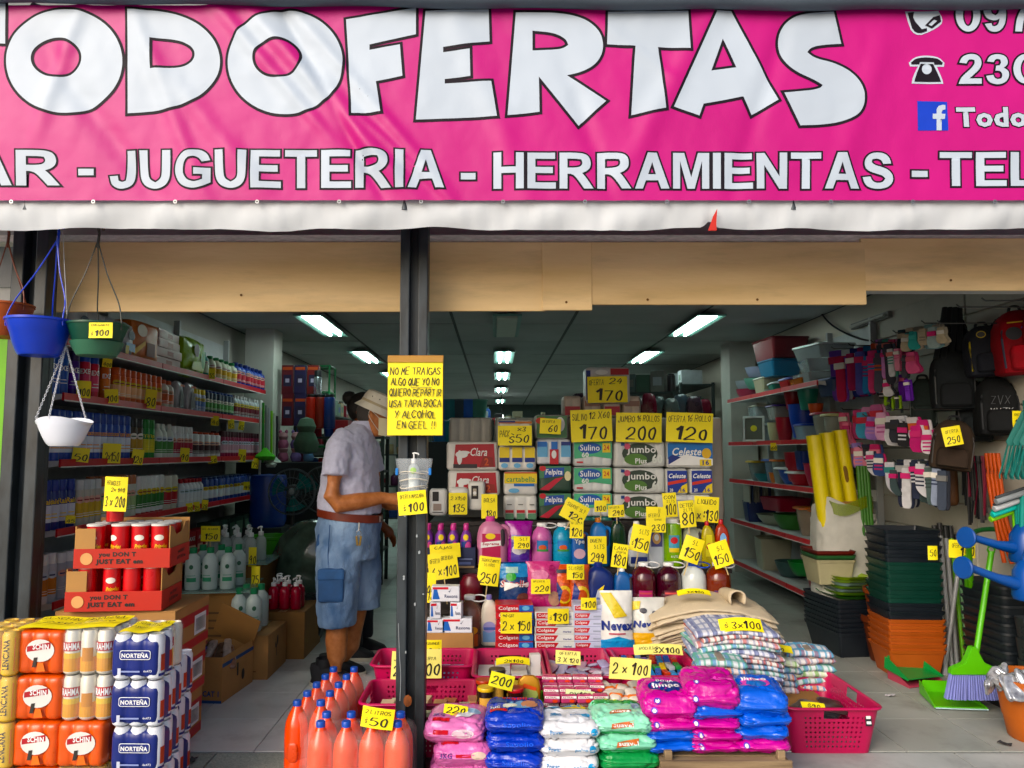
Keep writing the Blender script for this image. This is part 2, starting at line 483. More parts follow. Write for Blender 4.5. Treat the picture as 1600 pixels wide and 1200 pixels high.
# shop floor
fl = struct('floor', sheet(XL - .3, XR + .3, YF, YB, .0), K('6d6f6c', .9))
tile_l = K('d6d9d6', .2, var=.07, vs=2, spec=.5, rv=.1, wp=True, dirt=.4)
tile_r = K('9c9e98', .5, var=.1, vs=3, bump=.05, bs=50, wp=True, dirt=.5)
T = .42
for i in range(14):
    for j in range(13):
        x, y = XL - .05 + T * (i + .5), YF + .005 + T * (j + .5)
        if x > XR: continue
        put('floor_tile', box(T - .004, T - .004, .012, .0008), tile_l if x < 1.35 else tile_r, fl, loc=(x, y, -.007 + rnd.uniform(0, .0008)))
struct('floor_back', sheet(XL - .3, XR + .3, YF + .005 + 13 * T, YB, .005), tile_l)
# walls
wallm = K('b8b6ae', .9, var=.1, vs=1.2, bump=.08, bs=30)
wallr = K('c8c3b6', .85, var=.12, vs=1.1, bump=.08, bs=30)
bm = box(.15, YB - YF, ZC + .6, 0)
struct('wall_left', bm, wallm, loc=(XL - .075, (YF + YB) / 2, 0))
wr_ = struct('wall_right', bm, wallr, loc=(XR + .075, (YF + YB) / 2, 0))
struct('wall_back', box(XR - XL + .6, .15, ZC + .6, 0), K('55605c', .9), loc=((XL + XR) / 2, YB + .08, 0))
# grooved display boards on the right wall (each board one piece)
for k in range(9):
    for y0 in (3.62, 4.86):
        put('wall_board', box(.02, 1.22, .19, .004), K('c0bcb0', .7, var=.07, vs=2, wp=True, dirt=.2), wr_, loc=(-.087, y0 + .61 - (YF + YB) / 2, .62 + .2 * k))
# ceiling with laid-in panels and tee bars
ce = struct('ceiling', box(XR - XL + .4, YB - YF + .2, .1, 0), K('3a3f3d', .9), loc=((XL + XR) / 2, (YF + YB) / 2, ZC + .03))
pan = K('a8acaa', .9, var=.1, vs=2, bump=.15, bs=120, wp=True); bar = K('4a4f4d', .7)
LIGHTS = [(x, y) for y in (7.3, 9.75, 12.2, 15.0, 18.4) for x in (-1.66, .1, 1.9)]
PX, PY = 1.14, 1.2
for i in range(5):
    for j in range(14):
        x, y = XL + .03 + PX * (i + .5), YF + .3 + PY * (j + .5)
        put('ceiling_panel', box(PX - .03, PY - .03, .02, .003), pan, ce, loc=(x - ce.location.x, y - ce.location.y, -.028 - rnd.uniform(0, .006)))
for i in range(6): put('ceiling_bar', box(.028, YB - YF - .2, .012, 0), bar, ce, loc=(XL + .03 + PX * i - ce.location.x, 0, -.03))
for j in range(15): put('ceiling_bar', box(XR - XL - .1, .024, .011, 0), bar, ce, loc=(0, YF + .3 + PY * j - ce.location.y, -.0285))
tubeE = K('ecfff8', .4, emit=17.0); dif = K('7fa89e', .35, var=.03); frm = K('9aa09d', .5)
cyl_t = tube([(0, -.55, 0), (0, .55, 0)], .016, 10)
dim = {(0.1, 7.3)}
for x, y in LIGHTS:
    r_ = root('ceiling_light', (x, y, ZC - .05), 'lit fluorescent ceiling light %s, %s row from the shop front' % ('over the left rack side' if x < 0 else 'along the middle' if x < 1 else 'over the right rack side', ('first', 'second', 'third', 'fourth', 'fifth')[(7.3, 9.75, 12.2, 15.0, 18.4).index(y)]), 'ceiling light', 'fluorescent ceiling lights in the shop')
    w = .23
    put('reflector', loft(((w - .1, 1.14, .01, .02), (w, 1.22, .01, -.012), (w + .03, 1.25, .01, -.014), (w + .03, 1.25, .01, .0)), True), dif, r_)
    off = (x, y) in dim
    if off: r_['label'] = 'unlit fluorescent ceiling light with pale cover near the shop front'; put('cover', box(w - .04, 1.1, .03, .01), K('c6cdc0', .5), r_, loc=(0, 0, -.03)); continue
    for s in (-.05, .05): put('lamp_tube', cyl_t, tubeE, r_, loc=(s, 0, -.004))
b_ = root('hanging_bulb', (.12, 17.0, 2.12), 'bare bulb hanging from a cord deep inside the shop', 'light bulb')
put('bulb', lathe(((0, -.07), (.04, -.055), (.05, -.02), (.03, .03), (.018, .06)), 14), K('f4fffb', .4, emit=22.0), b_)
put('cord', tube([(0, 0, .05), (0, 0, .5)], .006, 6), BLK, b_)
# columns
colm = K('c0bfb8', .85, var=.1, vs=3, bump=.08, bs=30)
lab(put('wall_column', box(.3, .3, ZC + .05, .006), colm, loc=(-2.42, 7.95, 0)), 'pale plastered square column at the end of the left wall rack', 'column')
lab(put('wall_column', box(.3, .34, ZC + .05, .006), colm, loc=(2.82, 8.9, 0)), 'pale plastered square column behind the right wall rack', 'column')
# facade above the opening, behind the awning
fac = K('a4a8a8', .85, var=.14, vs=3, bump=.1, bs=40)
struct('facade_wall', box(9, .16, 1.6, 0), fac, loc=(.3, 3.74, 2.14))
# horizontal joints and a weathered white beam
bz = at(400, 372, 3.55).z
beam = lab(put('lintel_beam', box(7.6, .09, .036, .004), K('e2e0d6', .85, var=.22, vs=26, two='f0eee6', bump=.3, bs=60, stretch=(1, 1, 5)), loc=(.7, 3.6, bz - .018)), 'weathered white lintel strip above the ochre fascia boards', 'beam')
# ochre fascia
och = K('f2d2a0', .65, var=.16, vs=3, two='f8dcb0', bump=.12, bs=40, stretch=(.4, 1, 2.5), dirt=.3)
fz = lambda px, py: at(px, py, 3.56)
fa = root('fascia', (0, 3.56, 0), 'ochre painted board fascia across the top of the shop opening', 'fascia')
for a, b, yt, yb, th in ((58, 640, 380, 488, .02), (640, 851, 380, 487, .02), (847, 923, 381, 486, .028), (919, 1347, 380, 477, .022), (1345, 2000, 374, 455, .02)):
    p, q = fz(a, yb), fz(b, yt)
    put('fascia_board', box(round(q.x - p.x, 3), th, round(q.z - p.z, 3), .003), och, fa, loc=((p.x + q.x) / 2, -th / 2, p.z))
for px, py in ((380, 463), (640, 470), (1180, 470), (1010, 470), (1480, 440), (884, 474)):
    p = fz(px, py); put('nail_stain', lathe(((0, 0), (.006, 0), (.006, .002), (0, .002)), 8), K('6d4a25', .8), fa, loc=(p.x, -.0285, p.z), rot=(R(90), 0, 0))
# steel posts
pm = K('1f2427', .42, var=.35, vs=18, two='333a3f', bump=.12, bs=35, metal=.1, stretch=(1, 1, .35))
def post(px0, px1, Y, label, ztop):
    a, b = at(px0, 900, Y), at(px1, 900, Y); w = b.x - a.x
    r_ = root('steel_post', ((a.x + b.x) / 2, Y + .06, 0), label, 'post')
    put('flange', box(round(w, 3), .02, ztop, .004), pm, r_, loc=(0, -.05, 0))
    for s in (-1, 1): put('web', box(round(w * .34, 3), .09, ztop, .005), pm, r_, loc=(s * w * .32, -.065 if s > 0 else -.068, 0))
    put('base_plate', box(round(w + .05, 3), .16, .008, .002), pm, r_, loc=(0, 0, .001))
    return r_
p1 = post(622, 667, 3.40, 'black painted steel post carrying the handwritten yellow notice', 2.5)
for k in range(14):
    put('paint_chip', lathe(((0, 0), (.004, 0), (.003, .0012), (0, .0014)), 7), K('9aa0a3', .7), p1, loc=(rnd.choice((-1, 1)) * rnd.uniform(.012, .055), -.114, rnd.uniform(.2, 1.3)), rot=(R(90), 0, 0), sc=(rnd.uniform(.5, 1.4), rnd.uniform(.5, 2.2), 1))
put('paint_scratch', tube(smooth_pts([(-.052, -.1142, .62), (-.047, -.1142, .5), (-.04, -.1142, .4), (-.042, -.1142, .3)]), .0016, 5), K('8d9396', .7), p1)
put('rust_patch', lathe(((0, 0), (.018, 0), (.012, .003), (0, .004)), 9), K('7a4a30', .9, var=.4, vs=60), p1, loc=(-.01, -.113, .30), rot=(R(90), 0, 0), sc=(1, 1.4, 1))
post(2, 60, 3.42, 'black steel gate post at the corner of the shop beside the hanging pots', 2.5)
nb = root('neighbour_wall', (at(-60, 900, 3.7).x, 3.72, 0), 'white plastered neighbouring wall with a bright green painted patch', 'wall')
put('plaster', box(.62, .1, 3.4, .004), K('c4c6c4', .85, var=.1, bump=.1), nb, loc=(0, 0, 0))
put('painted_patch', box(.6, .01, 1.96, .004), K('6fae2a', .6, var=.12), nb, loc=(0, -.056, 0))
# awning: roof sheet, banner, valance and dark top roll
BY = 3.0
bz0, bz1 = at(800, 313, BY).z, at(800, 8, BY).z
bx0, bx1 = at(-420, 300, BY).x, at(2080, 300, BY).x
FOLDS = [(395, 20, 640, 300, 16, .011), (430, 0, 600, 310, 9, -.007), (330, 0, 520, 220, 12, .007), (470, 30, 700, 300, 10, .006), (250, 100, 420, 310, 18, .005), (60, 60, 250, 320, 20, -.006), (200, 0, 330, 330, 14, .005),
         (700, 0, 830, 320, 22, .004), (890, 120, 960, 320, 15, -.004), (1120, 0, 980, 260, 20, .005), (1230, 30, 1140, 320, 16, -.004), (1380, 60, 1300, 300, 22, .004), (560, 180, 700, 310, 6, .005), (130, 0, 60, 200, 14, .005), (930, 30, 1050, 120, 8, .003)]
FW = []
for x0, y0, x1, y1, w, a in FOLDS:
    p, q = at(x0, y0, BY), at(x1, y1, BY); FW.append((p.x, p.z, q.x, q.z, mm(w, BY), a))
def bannery(x, z):
    y = 0
    for ax, az, bx, bz_, w, a in FW:
        dx, dz = bx - ax, bz_ - az; L = math.hypot(dx, dz)
        s = ((x - ax) * dx + (z - az) * dz) / L; n_ = ((x - ax) * -dz + (z - az) * dx) / L
        e = 1 / (1 + math.exp(-(s) / .06)) / (1 + math.exp(-(L - s) / .06))
        y -= 2.0 * a * math.exp(-(n_ / w) ** 2) * e
    y -= .004 * npos(x, z * 1.3, 3, 3.1) + .0022 * npos(x * 1.4, z, 8, 9) + .0007 * npos(x, z, 5, 26)
    return BY + y
def bproj(x, z, l): return (x, bannery(x, z) - l, z)
vin = K('bc0478', .42, var=.05, vs=2, bump=.05, bs=30, spec=.35, rv=.08)
ban = root('shop_banner', (0, 0, 0), 'wrinkled pink vinyl shop banner with white lettering across the awning', 'banner')
put('vinyl_sheet', grid(lambda u, v: bproj(bx0 + (bx1 - bx0) * u, bz0 + (bz1 - bz0) * v, 0), 540, 84), vin, ban)
LW = K('b9c3cf', .42, spec=.35, var=.02, vs=2, bump=.04, bs=30, rv=.06); LK = K('160e18', .6, spec=.2)
def bp(x, y): p = at(x, y, BY); return (p.x, p.z)
def soften(pts, it=3):
    for _ in range(it):
        out = []; n = len(pts)
        for i in range(n):
            a, b, c = Vector(pts[i - 1]), Vector(pts[i]), Vector(pts[(i + 1) % n])
            if (b - a).angle(c - b, 0) < R(52): out += [tuple(b + (a - b) * .25), tuple(b + (c - b) * .25)]
            else: out.append(tuple(b))
        pts = out
    return pts
h1 = lambda L: [(x / 2, y / 2) for x, y in L]
h2 = lambda L: [(x / 2 + 800, y / 2) for x, y in L]
LET = [('T', [(-60, 6), (9, 6), (9, 69), (-20, 67), (-25, 180), (-60, 180)], None),
       ('O', ell(101, 96, 91, 81, 40), ell(88, 90, 40, 31)),
       ('D', h1([(400, 30), (520, 36), (610, 66), (670, 120), (692, 185), (680, 245), (620, 310), (540, 340), (470, 350), (400, 355)]), h1([(470, 120), (550, 124), (596, 142), (612, 166), (604, 192), (576, 210), (540, 216), (473, 218)])),
       ('O', ell(446, 98, 90, 81, 40), ell(434, 92, 39, 31)),
       ('F', h1([(1082, 62), (1300, 25), (1300, 108), (1155, 140), (1155, 157), (1250, 140), (1258, 238), (1175, 255), (1190, 352), (1100, 358)]), None),
       ('E', h1([(1330, 35), (1527, 30), (1530, 130), (1385, 148), (1385, 165), (1468, 155), (1470, 240), (1390, 248), (1390, 262), (1535, 255), (1553, 365), (1300, 375)]), None),
       ('R', [(806, 20), (872, 20), (912, 28), (938, 48), (944, 75), (934, 98), (912, 112), (886, 117), (947, 158), (904, 196), (842, 120), (843, 175), (793, 181)], [(832, 48), (864, 51), (884, 60), (888, 70), (878, 77), (832, 79)]),
       ('T', h2([(300, 38), (550, 35), (556, 155), (456, 148), (480, 340), (372, 362), (385, 146), (297, 139)]), None),
       ('A', h2([(640, 36), (684, 36), (832, 312), (750, 358), (722, 302), (598, 325), (585, 362), (505, 335)]), h2([(658, 122), (700, 212), (622, 222)])),
       ('S', h2([(1004, 38), (1028, 138), (966, 141), (932, 150), (922, 164), (945, 182), (1010, 198), (1065, 228), (1096, 275), (1100, 325), (1080, 362), (1030, 382), (966, 391), (900, 393), (850, 290), (930, 284), (964, 276), (970, 266), (948, 252), (880, 222), (845, 185), (830, 140), (838, 95), (868, 58), (920, 42)]), None)]
def bletter(loops, name, o_out=.011, o_mid=.0):
    lp = [[bp(*q) for q in soften(l)] for l in loops]
    for nm, off, mt, lf in (('letter_outline', o_out, LK, .0015), (name, .0, LW, .003)):
        V, Fc = poly2d(lp, off)
        if not Fc: continue
        _banner_part(V, Fc, nm, mt, lf)
def _banner_part(V, Fc, nm, mt, lf):
    bm = bmesh.new(); vv = [bm.verts.new((x, 0, z)) for x, z in V]
    for f in Fc:
        try: bm.faces.new([vv[i] for i in f])
        except ValueError: pass
    for ax in (0, 2):
        lo, hi = min(v.co[ax] for v in bm.verts), max(v.co[ax] for v in bm.verts); st = .016; k = math.floor(lo / st)
        while k * st < hi:
            if k * st > lo:
                no = [0, 0, 0]; no[ax] = 1; co = [0, 0, 0]; co[ax] = k * st
                bmesh.ops.bisect_plane(bm, geom=bm.verts[:] + bm.edges[:] + bm.faces[:], plane_co=co, plane_no=no)
            k += 1
    for v in bm.verts: v.co = bproj(v.co.x, v.co.z, lf)
    bmesh.ops.recalc_face_normals(bm, faces=bm.faces)
    if sum(f.normal.y for f in bm.faces) > 0: bmesh.ops.reverse_faces(bm, faces=bm.faces)
    for f in bm.faces: f.smooth = True
    me = bpy.data.meshes.new('l'); bm.to_mesh(me); bm.free()
    return put(nm, me, mt, ban)
for nm, o_, i_ in LET: bletter([o_] + ([i_] if i_ else []), 'letter')
def btext(txt, x0, x1, y0, y1, bold=.028, out=.05, fill=LW, line=LK):
    # lower and upper pixel rows y1, y0; one flat print per word
    for nm, b, mt, lf in (('letter_outline', bold + out, line, .0015), ('word', bold, fill, .003)):
        if mt is None: continue
        V, Fc = text2d(txt, bold); lo, hi = V.min(0), V.max(0)
        a, c = Vector(bp(x0, y1)), Vector(bp(x1, y0)); sx, sz = (c.x - a.x) / (hi[0] - lo[0]), (c.y - a.y) / (hi[1] - lo[1])
        if nm == 'letter_outline':
            cu = bpy.data.curves.new('t', 'FONT'); cu.body = txt; cu.size = 1; cu.offset = b; cu.resolution_u = 2; cu.space_character = 1 + bold * 2.4
            V, Fc = _curve2d(cu)
        V = (V - lo) * (sx, sz) + (a.x, a.y)
        _banner_part(V, Fc, nm, mt, lf)
AG = {'A': ([(0, 0), (21, 0), (29, 23), (62, 23), (70, 0), (92, 0), (58, 100), (34, 100)], [(35, 40), (56, 40), (46, 74)]),
      'E': ([(0, 0), (76, 0), (76, 17), (21, 17), (21, 43), (68, 43), (68, 60), (21, 60), (21, 83), (74, 83), (74, 100), (0, 100)],),
      'T': ([(30, 0), (51, 0), (51, 83), (81, 83), (81, 100), (0, 100), (0, 83), (30, 83)],), 'L': ([(0, 0), (70, 0), (70, 17), (21, 17), (21, 100), (0, 100)],),
      'I': ([(0, 0), (21, 0), (21, 100), (0, 100)],), '-': ([(0, 28), (36, 28), (36, 46), (0, 46)],),
      'H': ([(0, 0), (21, 0), (21, 43), (60, 43), (60, 0), (81, 0), (81, 100), (60, 100), (60, 60), (21, 60), (21, 100), (0, 100)],),
      'M': ([(0, 0), (19, 0), (19, 78), (39, 0), (58, 0), (78, 78), (78, 0), (97, 0), (97, 100), (67, 100), (49, 32), (30, 100), (0, 100)],),
      'N': ([(0, 0), (20, 0), (20, 66), (60, 0), (81, 0), (81, 100), (61, 100), (61, 34), (21, 100), (0, 100)],),
      'R': ([(0, 0), (21, 0), (21, 41), (30, 41), (42, 35), (66, 0), (91, 0), (70, 32), (60, 43), (72, 48), (82, 58), (84, 72), (80, 88), (68, 97), (45, 100), (0, 100)], [(21, 58), (21, 83), (45, 83), (58, 81), (62, 71), (57, 61), (43, 58)]),
      'U': ([(0, 100), (0, 42), (4, 20), (16, 5), (40, -2), (64, 5), (76, 20), (80, 42), (80, 100), (59, 100), (59, 42), (55, 24), (40, 16), (25, 24), (21, 42), (21, 100)],),
      'G': ([(50, 52), (50, 35), (72, 35), (72, 22), (58, 16), (46, 16), (31, 22), (22, 36), (21, 50), (24, 68), (33, 80), (48, 84), (62, 80), (70, 69), (91, 73), (84, 90), (68, 100), (48, 101), (26, 97), (8, 80), (0, 52), (4, 26), (18, 6), (46, -2), (72, 3), (92, 14), (92, 52)],),
      'J': ([(36, 100), (36, 35), (33, 20), (24, 16), (15, 20), (13, 33), (-7, 31), (-3, 10), (10, 0), (25, -2), (42, 3), (53, 14), (57, 36), (57, 100)],),
      'S': ([(0, 32), (20, 34), (26, 20), (40, 15), (54, 18), (60, 28), (54, 36), (38, 41), (16, 49), (5, 62), (6, 82), (18, 97), (38, 102), (60, 98), (72, 86), (76, 70), (55, 69), (50, 80), (38, 85), (26, 82), (24, 74), (32, 66), (50, 61), (70, 52), (81, 36), (80, 17), (66, 3), (40, -2), (14, 4), (4, 16)],),
      '0': (ell(35, 50, 36, 51, 30), ell(35, 50, 15, 34, 24)),
      '2': ([(0, 0), (66, 0), (66, 18), (30, 18), (44, 32), (60, 50), (67, 72), (60, 92), (44, 101), (24, 100), (8, 90), (2, 72), (22, 69), (26, 80), (35, 84), (45, 80), (46, 68), (36, 52), (12, 28), (4, 14)],),
      '3': ([(0, 27), (20, 30), (25, 19), (34, 15), (44, 19), (47, 30), (43, 41), (34, 45), (26, 44), (28, 61), (38, 62), (43, 72), (40, 82), (32, 85), (25, 82), (21, 73), (2, 76), (8, 92), (22, 100), (40, 100), (56, 93), (63, 76), (60, 63), (50, 54), (63, 46), (67, 30), (60, 10), (46, 0), (30, -2), (12, 3), (3, 14)],),
      '9': ([(3, 23), (22, 25), (25, 17), (33, 15), (43, 22), (47, 40), (38, 34), (26, 33), (10, 39), (1, 55), (0, 68), (5, 88), (18, 99), (34, 102), (52, 96), (64, 78), (67, 52), (62, 22), (50, 4), (33, -2), (14, 3)], [(34, 85), (24, 80), (21, 67), (24, 54), (34, 49), (43, 54), (46, 68), (43, 80)]),
      '7': ([(0, 100), (0, 83), (44, 83), (30, 62), (19, 35), (15, 0), (35, 0), (38, 26), (48, 60), (65, 86), (65, 100)],)}
def bblock(txt, x0, x1, y0, y1, gap=9, out=.0075):
    adv = sum(max(p[0] for p in AG[c][0]) + gap for c in txt) - gap
    X = 0.
    for c in txt:
        lp = [[bp(x0 + (X + qx) * (x1 - x0) / adv, y1 + (y0 - y1) * qz / 100) for qx, qz in (soften(l) if c not in 'AETLIHMN-' else l)] for l in AG[c]]
        for nm, off, mt, lf in (('letter_outline', out, LK, .0015), ('letter', 0., LW, .003)):
            V, Fc = poly2d(lp, off); _banner_part(V, Fc, nm, mt, lf)
        X += max(p[0] for p in AG[c][0]) + gap
bblock('AR', -50, 94, 235, 290); bblock('-', 123, 147, 234, 290); bblock('JUGUETERIA', 176, 694, 235, 294, 11); bblock('-', 720, 743, 240, 296)
bblock('HERRAMIENTAS', 771, 1395, 239, 295, 10); bblock('-', 1424, 1449, 238, 292); bblock('TEL', 1468, 1622, 238, 291, 10)
bblock('097', 1493, 1612, -2, 50, 9); bblock('230', 1498, 1622, 85, 131, 12)
btext('Todo', 1495, 1602, 168, 199, .04, .035)
FBB = K('1c3fc0', .35); 
def bpoly(loops, mt, lf, nm): V, Fc = poly2d([[bp(*q) for q in l] for l in loops]); _banner_part(V, Fc, nm, mt, lf)
bpoly([[(1433, 158), (1480, 159), (1482, 204), (1434, 204)]], FBB, .0015, 'badge')
bpoly([[(1463, 204), (1463, 186), (1457, 186), (1457, 178), (1463, 178), (1463, 171), (1466, 166), (1472, 164), (1477, 164), (1477, 171), (1473, 172), (1471, 175), (1471, 178), (1477, 178), (1476, 186), (1471, 186), (1471, 204)]], LW, .003, 'badge_letter')
# telephone mark
tel = soften([(1420, 98), (1428, 90), (1440, 87), (1456, 87), (1468, 90), (1476, 98), (1475, 104), (1464, 104), (1472, 122), (1474, 131), (1424, 131), (1426, 120), (1434, 104), (1422, 104)], 1)
bpoly([tel], LW, .0015, 'telephone_mark')
bpoly([soften([(1423, 98), (1430, 92), (1441, 90), (1455, 90), (1466, 92), (1473, 98), (1472, 101), (1460, 101), (1459, 97), (1437, 97), (1436, 101), (1424, 101)], 1)], LK, .003, 'telephone_mark')
bpoly([soften([(1438, 100), (1458, 100), (1468, 121), (1470, 128), (1428, 128), (1430, 120)], 1), ell(1448, 108, 8, 8)], LK, .003, 'telephone_mark')
# hand holding a phone
bpoly([soften([(1414, 18), (1430, 18), (1450, 18), (1466, 17), (1473, 30), (1470, 40), (1452, 50), (1436, 56), (1424, 50), (1419, 36)], 1)], LW, .0015, 'phone_mark')
bpoly([soften([(1418, 20), (1428, 19), (1426, 30), (1440, 46), (1448, 44), (1448, 49), (1436, 53), (1426, 48), (1422, 36)], 1)], LK, .003, 'phone_mark')
bpoly([[(1445, 40), (1458, 27), (1468, 24), (1470, 34), (1456, 45)], [(1450, 39), (1459, 31), (1464, 33), (1455, 41)]], LK, .003, 'phone_mark')
# valance skirt with torn scallop and hem
v0, v1 = bz0 + .012, at(800, 356, BY + .03).z
TEAR = at(1108, 340, BY).x
def val(u, v):
    x = bx0 + (bx1 - bx0) * u
    drop = (v0 - v1) * (1 + .04 * math.sin(x * 5.1) + .03 * math.sin(x * 13 + 1) + .04 * npos(x, 1, 1, 6))
    z = v0 - drop * v
    d = abs(x - TEAR - .015 * v)
    if v > .2 and d < .03: z += .03 * v * (1 - d / .03)
    return (x, BY + .022 + .006 * v * math.sin(x * 17 + 3 * v) + .005 * npos(x * 2.5, z, 4, 8) + .03 * v * v, z)
va = root('awning_valance', (0, 0, 0), 'off-white vinyl valance skirt hanging below the pink banner', 'valance')
put('skirt', grid(val, 420, 10), K('ccd0d4', .5, var=.06, vs=3, two='d8dce0', bump=.1, bs=25, stretch=(1, 1, .3)), va)
for k in range(-3, 17):
    p = at(18 + 128 * k, 316, BY); put('eyelet', lathe(((.004, 0), (.008, 0), (.008, .003), (.004, .003)), 10), K('8b8d8e', .3, metal=.8), va, loc=(p.x, BY + .0, v0 - .018), rot=(R(90), 0, 0))
tx = at(1113, 345, BY)
fl_ = put('torn_flap', prism([(-.022, -.045), (.012, -.045), (.014, -.01), (.024, .055), (.004, .02)], .003), K('b02a20', .6), va, loc=(tx.x, BY - .004, tx.z), rot=(R(-14), 0, 0))
rollm = K('46505a', .6, var=.15, vs=4, bump=.15, bs=30)
rl = root('awning_roll', (0, 0, 0), 'dark grey tarpaulin roll along the top of the banner', 'awning')
rp = [at(-430, -6, BY), at(300, 0, BY), at(700, 5, BY), at(1100, 8, BY), at(1400, 8, BY), at(2090, 4, BY)]
put('tarpaulin', tube([(q.x, BY - .03, q.z + .0 + .004 * math.sin(q.x * 9)) for q in smooth_pts(rp, 12)], .034, 12), rollm, rl)
cv = at(800, -60, BY).z
put('canopy_sheet', grid(lambda u, v: (bx0 + (bx1 - bx0) * u, BY - .01 + v * .72, bz1 + .02 + .30 * v + .01 * math.sin(u * 40)), 60, 6), K('c4c8c8', .6, var=.1, alpha=.5), rl)
for s in (-1.9, -.37, 1.2, 2.7):
    put('canopy_rib', tube([(s, BY + .01, bz1), (s, BY + .72, bz1 + .28)], .016, 8), K('50555a', .5, metal=.5), rl)
    put('canopy_rib', tube([(s, BY + .035, bz0 - .03), (s, BY + .035, bz1)], .014, 8), K('50555a', .5, metal=.5), rl)
# ================================================================== shared product builders
def card(px0, py0, px1, py1, Y, lines, label, tilt=0., turn=0., lean=0., stick=0., mat=None, X=None, curl=.02, name='price_card', cat='price card'):
    mat = mat or YEL; curl = curl * rnd.uniform(.3, 4) if curl == .02 else curl
    if X is None: a, b = at(px0, py1, Y), at(px1, py0, Y)
    else:
        a, b = wx(px0, py1, X), wx(px1, py0, X)
    w = abs(b.x - a.x) if X is None else mm(px1 - px0, (a.y + b.y) / 2)
    h = abs(at(px0, py0, (a.y + b.y) / 2).z - at(px0, py1, (a.y + b.y) / 2).z)
    c = (a + b) / 2; c.z -= h / 2
    r_ = root(name, c, label, cat, rot=(lean, R(-tilt), R(turn)))
    fm = lambda x, z, l: (x, -l + curl * w * (2 * x / w) ** 2 + .012 * w * math.sin(5 * z / h), z)
    put('card', grid(lambda u, v: fm((u - .5) * w, v * h, 0), 8, 5), mat, r_)
    put('card_back', grid(lambda u, v: fm((u - .5) * w, v * h, -.0012), 8, 5), K('c9b878', .8), r_)
    if lines:
        its = [('h', t, (cx - .5) * w, cz * h, ww * w, hh * h, INK, *rest) for t, cx, cz, ww, hh, *rest in lines]
        decal(r_, its, fmap=lambda x, z, l: fm(x, z, .0012 + l * .3), name='handwriting')
    if stick: put('stick', tube([(0, .004, h * .3), (0, .004, -stick)], .0035, 6), K('c9b58c', .8), r_)
    return r_
def P1(t, top=None, top2=None):                # price layout: big figure, small lines above
    o = [(t, .52, .33, .8, .5)]
    if top: o.append((top, .5, .82, .82, .16, .14))
    if top2: o.append((top2, .56, .65, .6, .12, .13))
    return o
PROF = {'aero': (((0, 0), (.96, 0), (1, .02), (1, .74), (.9, .78), (.86, .79)), ((.9, .78), (.92, .8), (.9, .97), (.82, 1), (0, 1))),
        'can': (((0, 0), (.86, 0), (1, .05), (1, .9), (.86, .97)), ((.86, .96), (.9, .985), (.86, 1.0), (.8, .98), (0, .98))),
        'tube': (((0, 0), (.8, 0), (.85, .05), (1, .5), (1, .86), (.9, .95), (0, .97)), ((.8, 0), (.84, .02), (.84, .13), (.8, .15))),
        'bottle': (((0, 0), (.92, 0), (1, .04), (1, .62), (.9, .74), (.5, .83), (.4, .86), (.4, .9)), ((.46, .86), (.48, .87), (.46, .99), (.4, 1), (0, 1))),
        'jug': (((0, 0), (.92, 0), (1, .03), (1, .3), (.97, .32), (1, .34), (1, .6), (.95, .72), (.75, .83), (.42, .9), (.34, .92), (.34, .95)), ((.4, .92), (.42, .93), (.42, .985), (.38, 1), (0, 1))),
        'wide': (((0, 0), (.95, 0), (1, .04), (1, .86), (.92, .9), (.7, .92)), ((.74, .9), (.76, .92), (.75, .99), (.7, 1), (0, 1))),
        'tub': (((0, 0), (.8, 0), (.84, .02), (1, .88), (1, .9)), ((1.02, .89), (1.05, .9), (1.05, .97), (1.0, 1), (0, 1))),
        'ribbed': (((0, 0), (.9, 0), (.98, .03), (1, .08), (.95, .12), (1, .16), (1, .5), (.95, .53), (1, .56), (.99, .66), (.85, .8), (.5, .9), (.42, .92), (.42, .94)), ((.5, .92), (.52, .93), (.52, .985), (.48, 1), (0, 1)))}
def bottle(name, loc, shape, r, h, body, cap, label, cat, group=None, items=None, rz=0., ry=1., n=18, pump=False, liquid=None):
    b, c = PROF[shape]
    r_ = root(name, loc, label, cat, group, rz)
    put('body', lathe(tuple((round(x * r, 4), round(z * h, 4)) for x, z in b), n, ry), body, r_)
    put('cap', lathe(tuple((round(x * r, 4), round(z * h, 4)) for x, z in c), n, ry), cap, r_)
    if pump:
        put('pump', tube([(0, 0, h * .98), (0, 0, h * 1.14)], r * .13, 8), cap, r_)
        put('pump_nozzle', tube([(-r * .25, 0, h * 1.15), (r * .1, 0, h * 1.17), (r * .75, 0, h * 1.15), (r * .85, 0, h * 1.11)], r * .14, 8), cap, r_)
    if items:
        rr_ = r * 1.004
        f = (lambda x, z, l: ((rr_ + l) * math.sin(x / r), -(rr_ + l) * ry * math.cos(x / r), z))
        decal(r_, items, fmap=f)
    return r_
def carton(name, loc, w, d, h, mat, label, cat, group=None, rz=0., items=None, side=None, bev=.003, y=None):
    r_ = root(name, loc, label, cat, group, rz)
    put('box_body', box(w, d, h, bev), mat, r_)
    if items: decal(r_, items, y=-d / 2)
    if side: decal(r_, side, loc=(w / 2, 0, 0), rot=(0, 0, R(90)))
    return r_
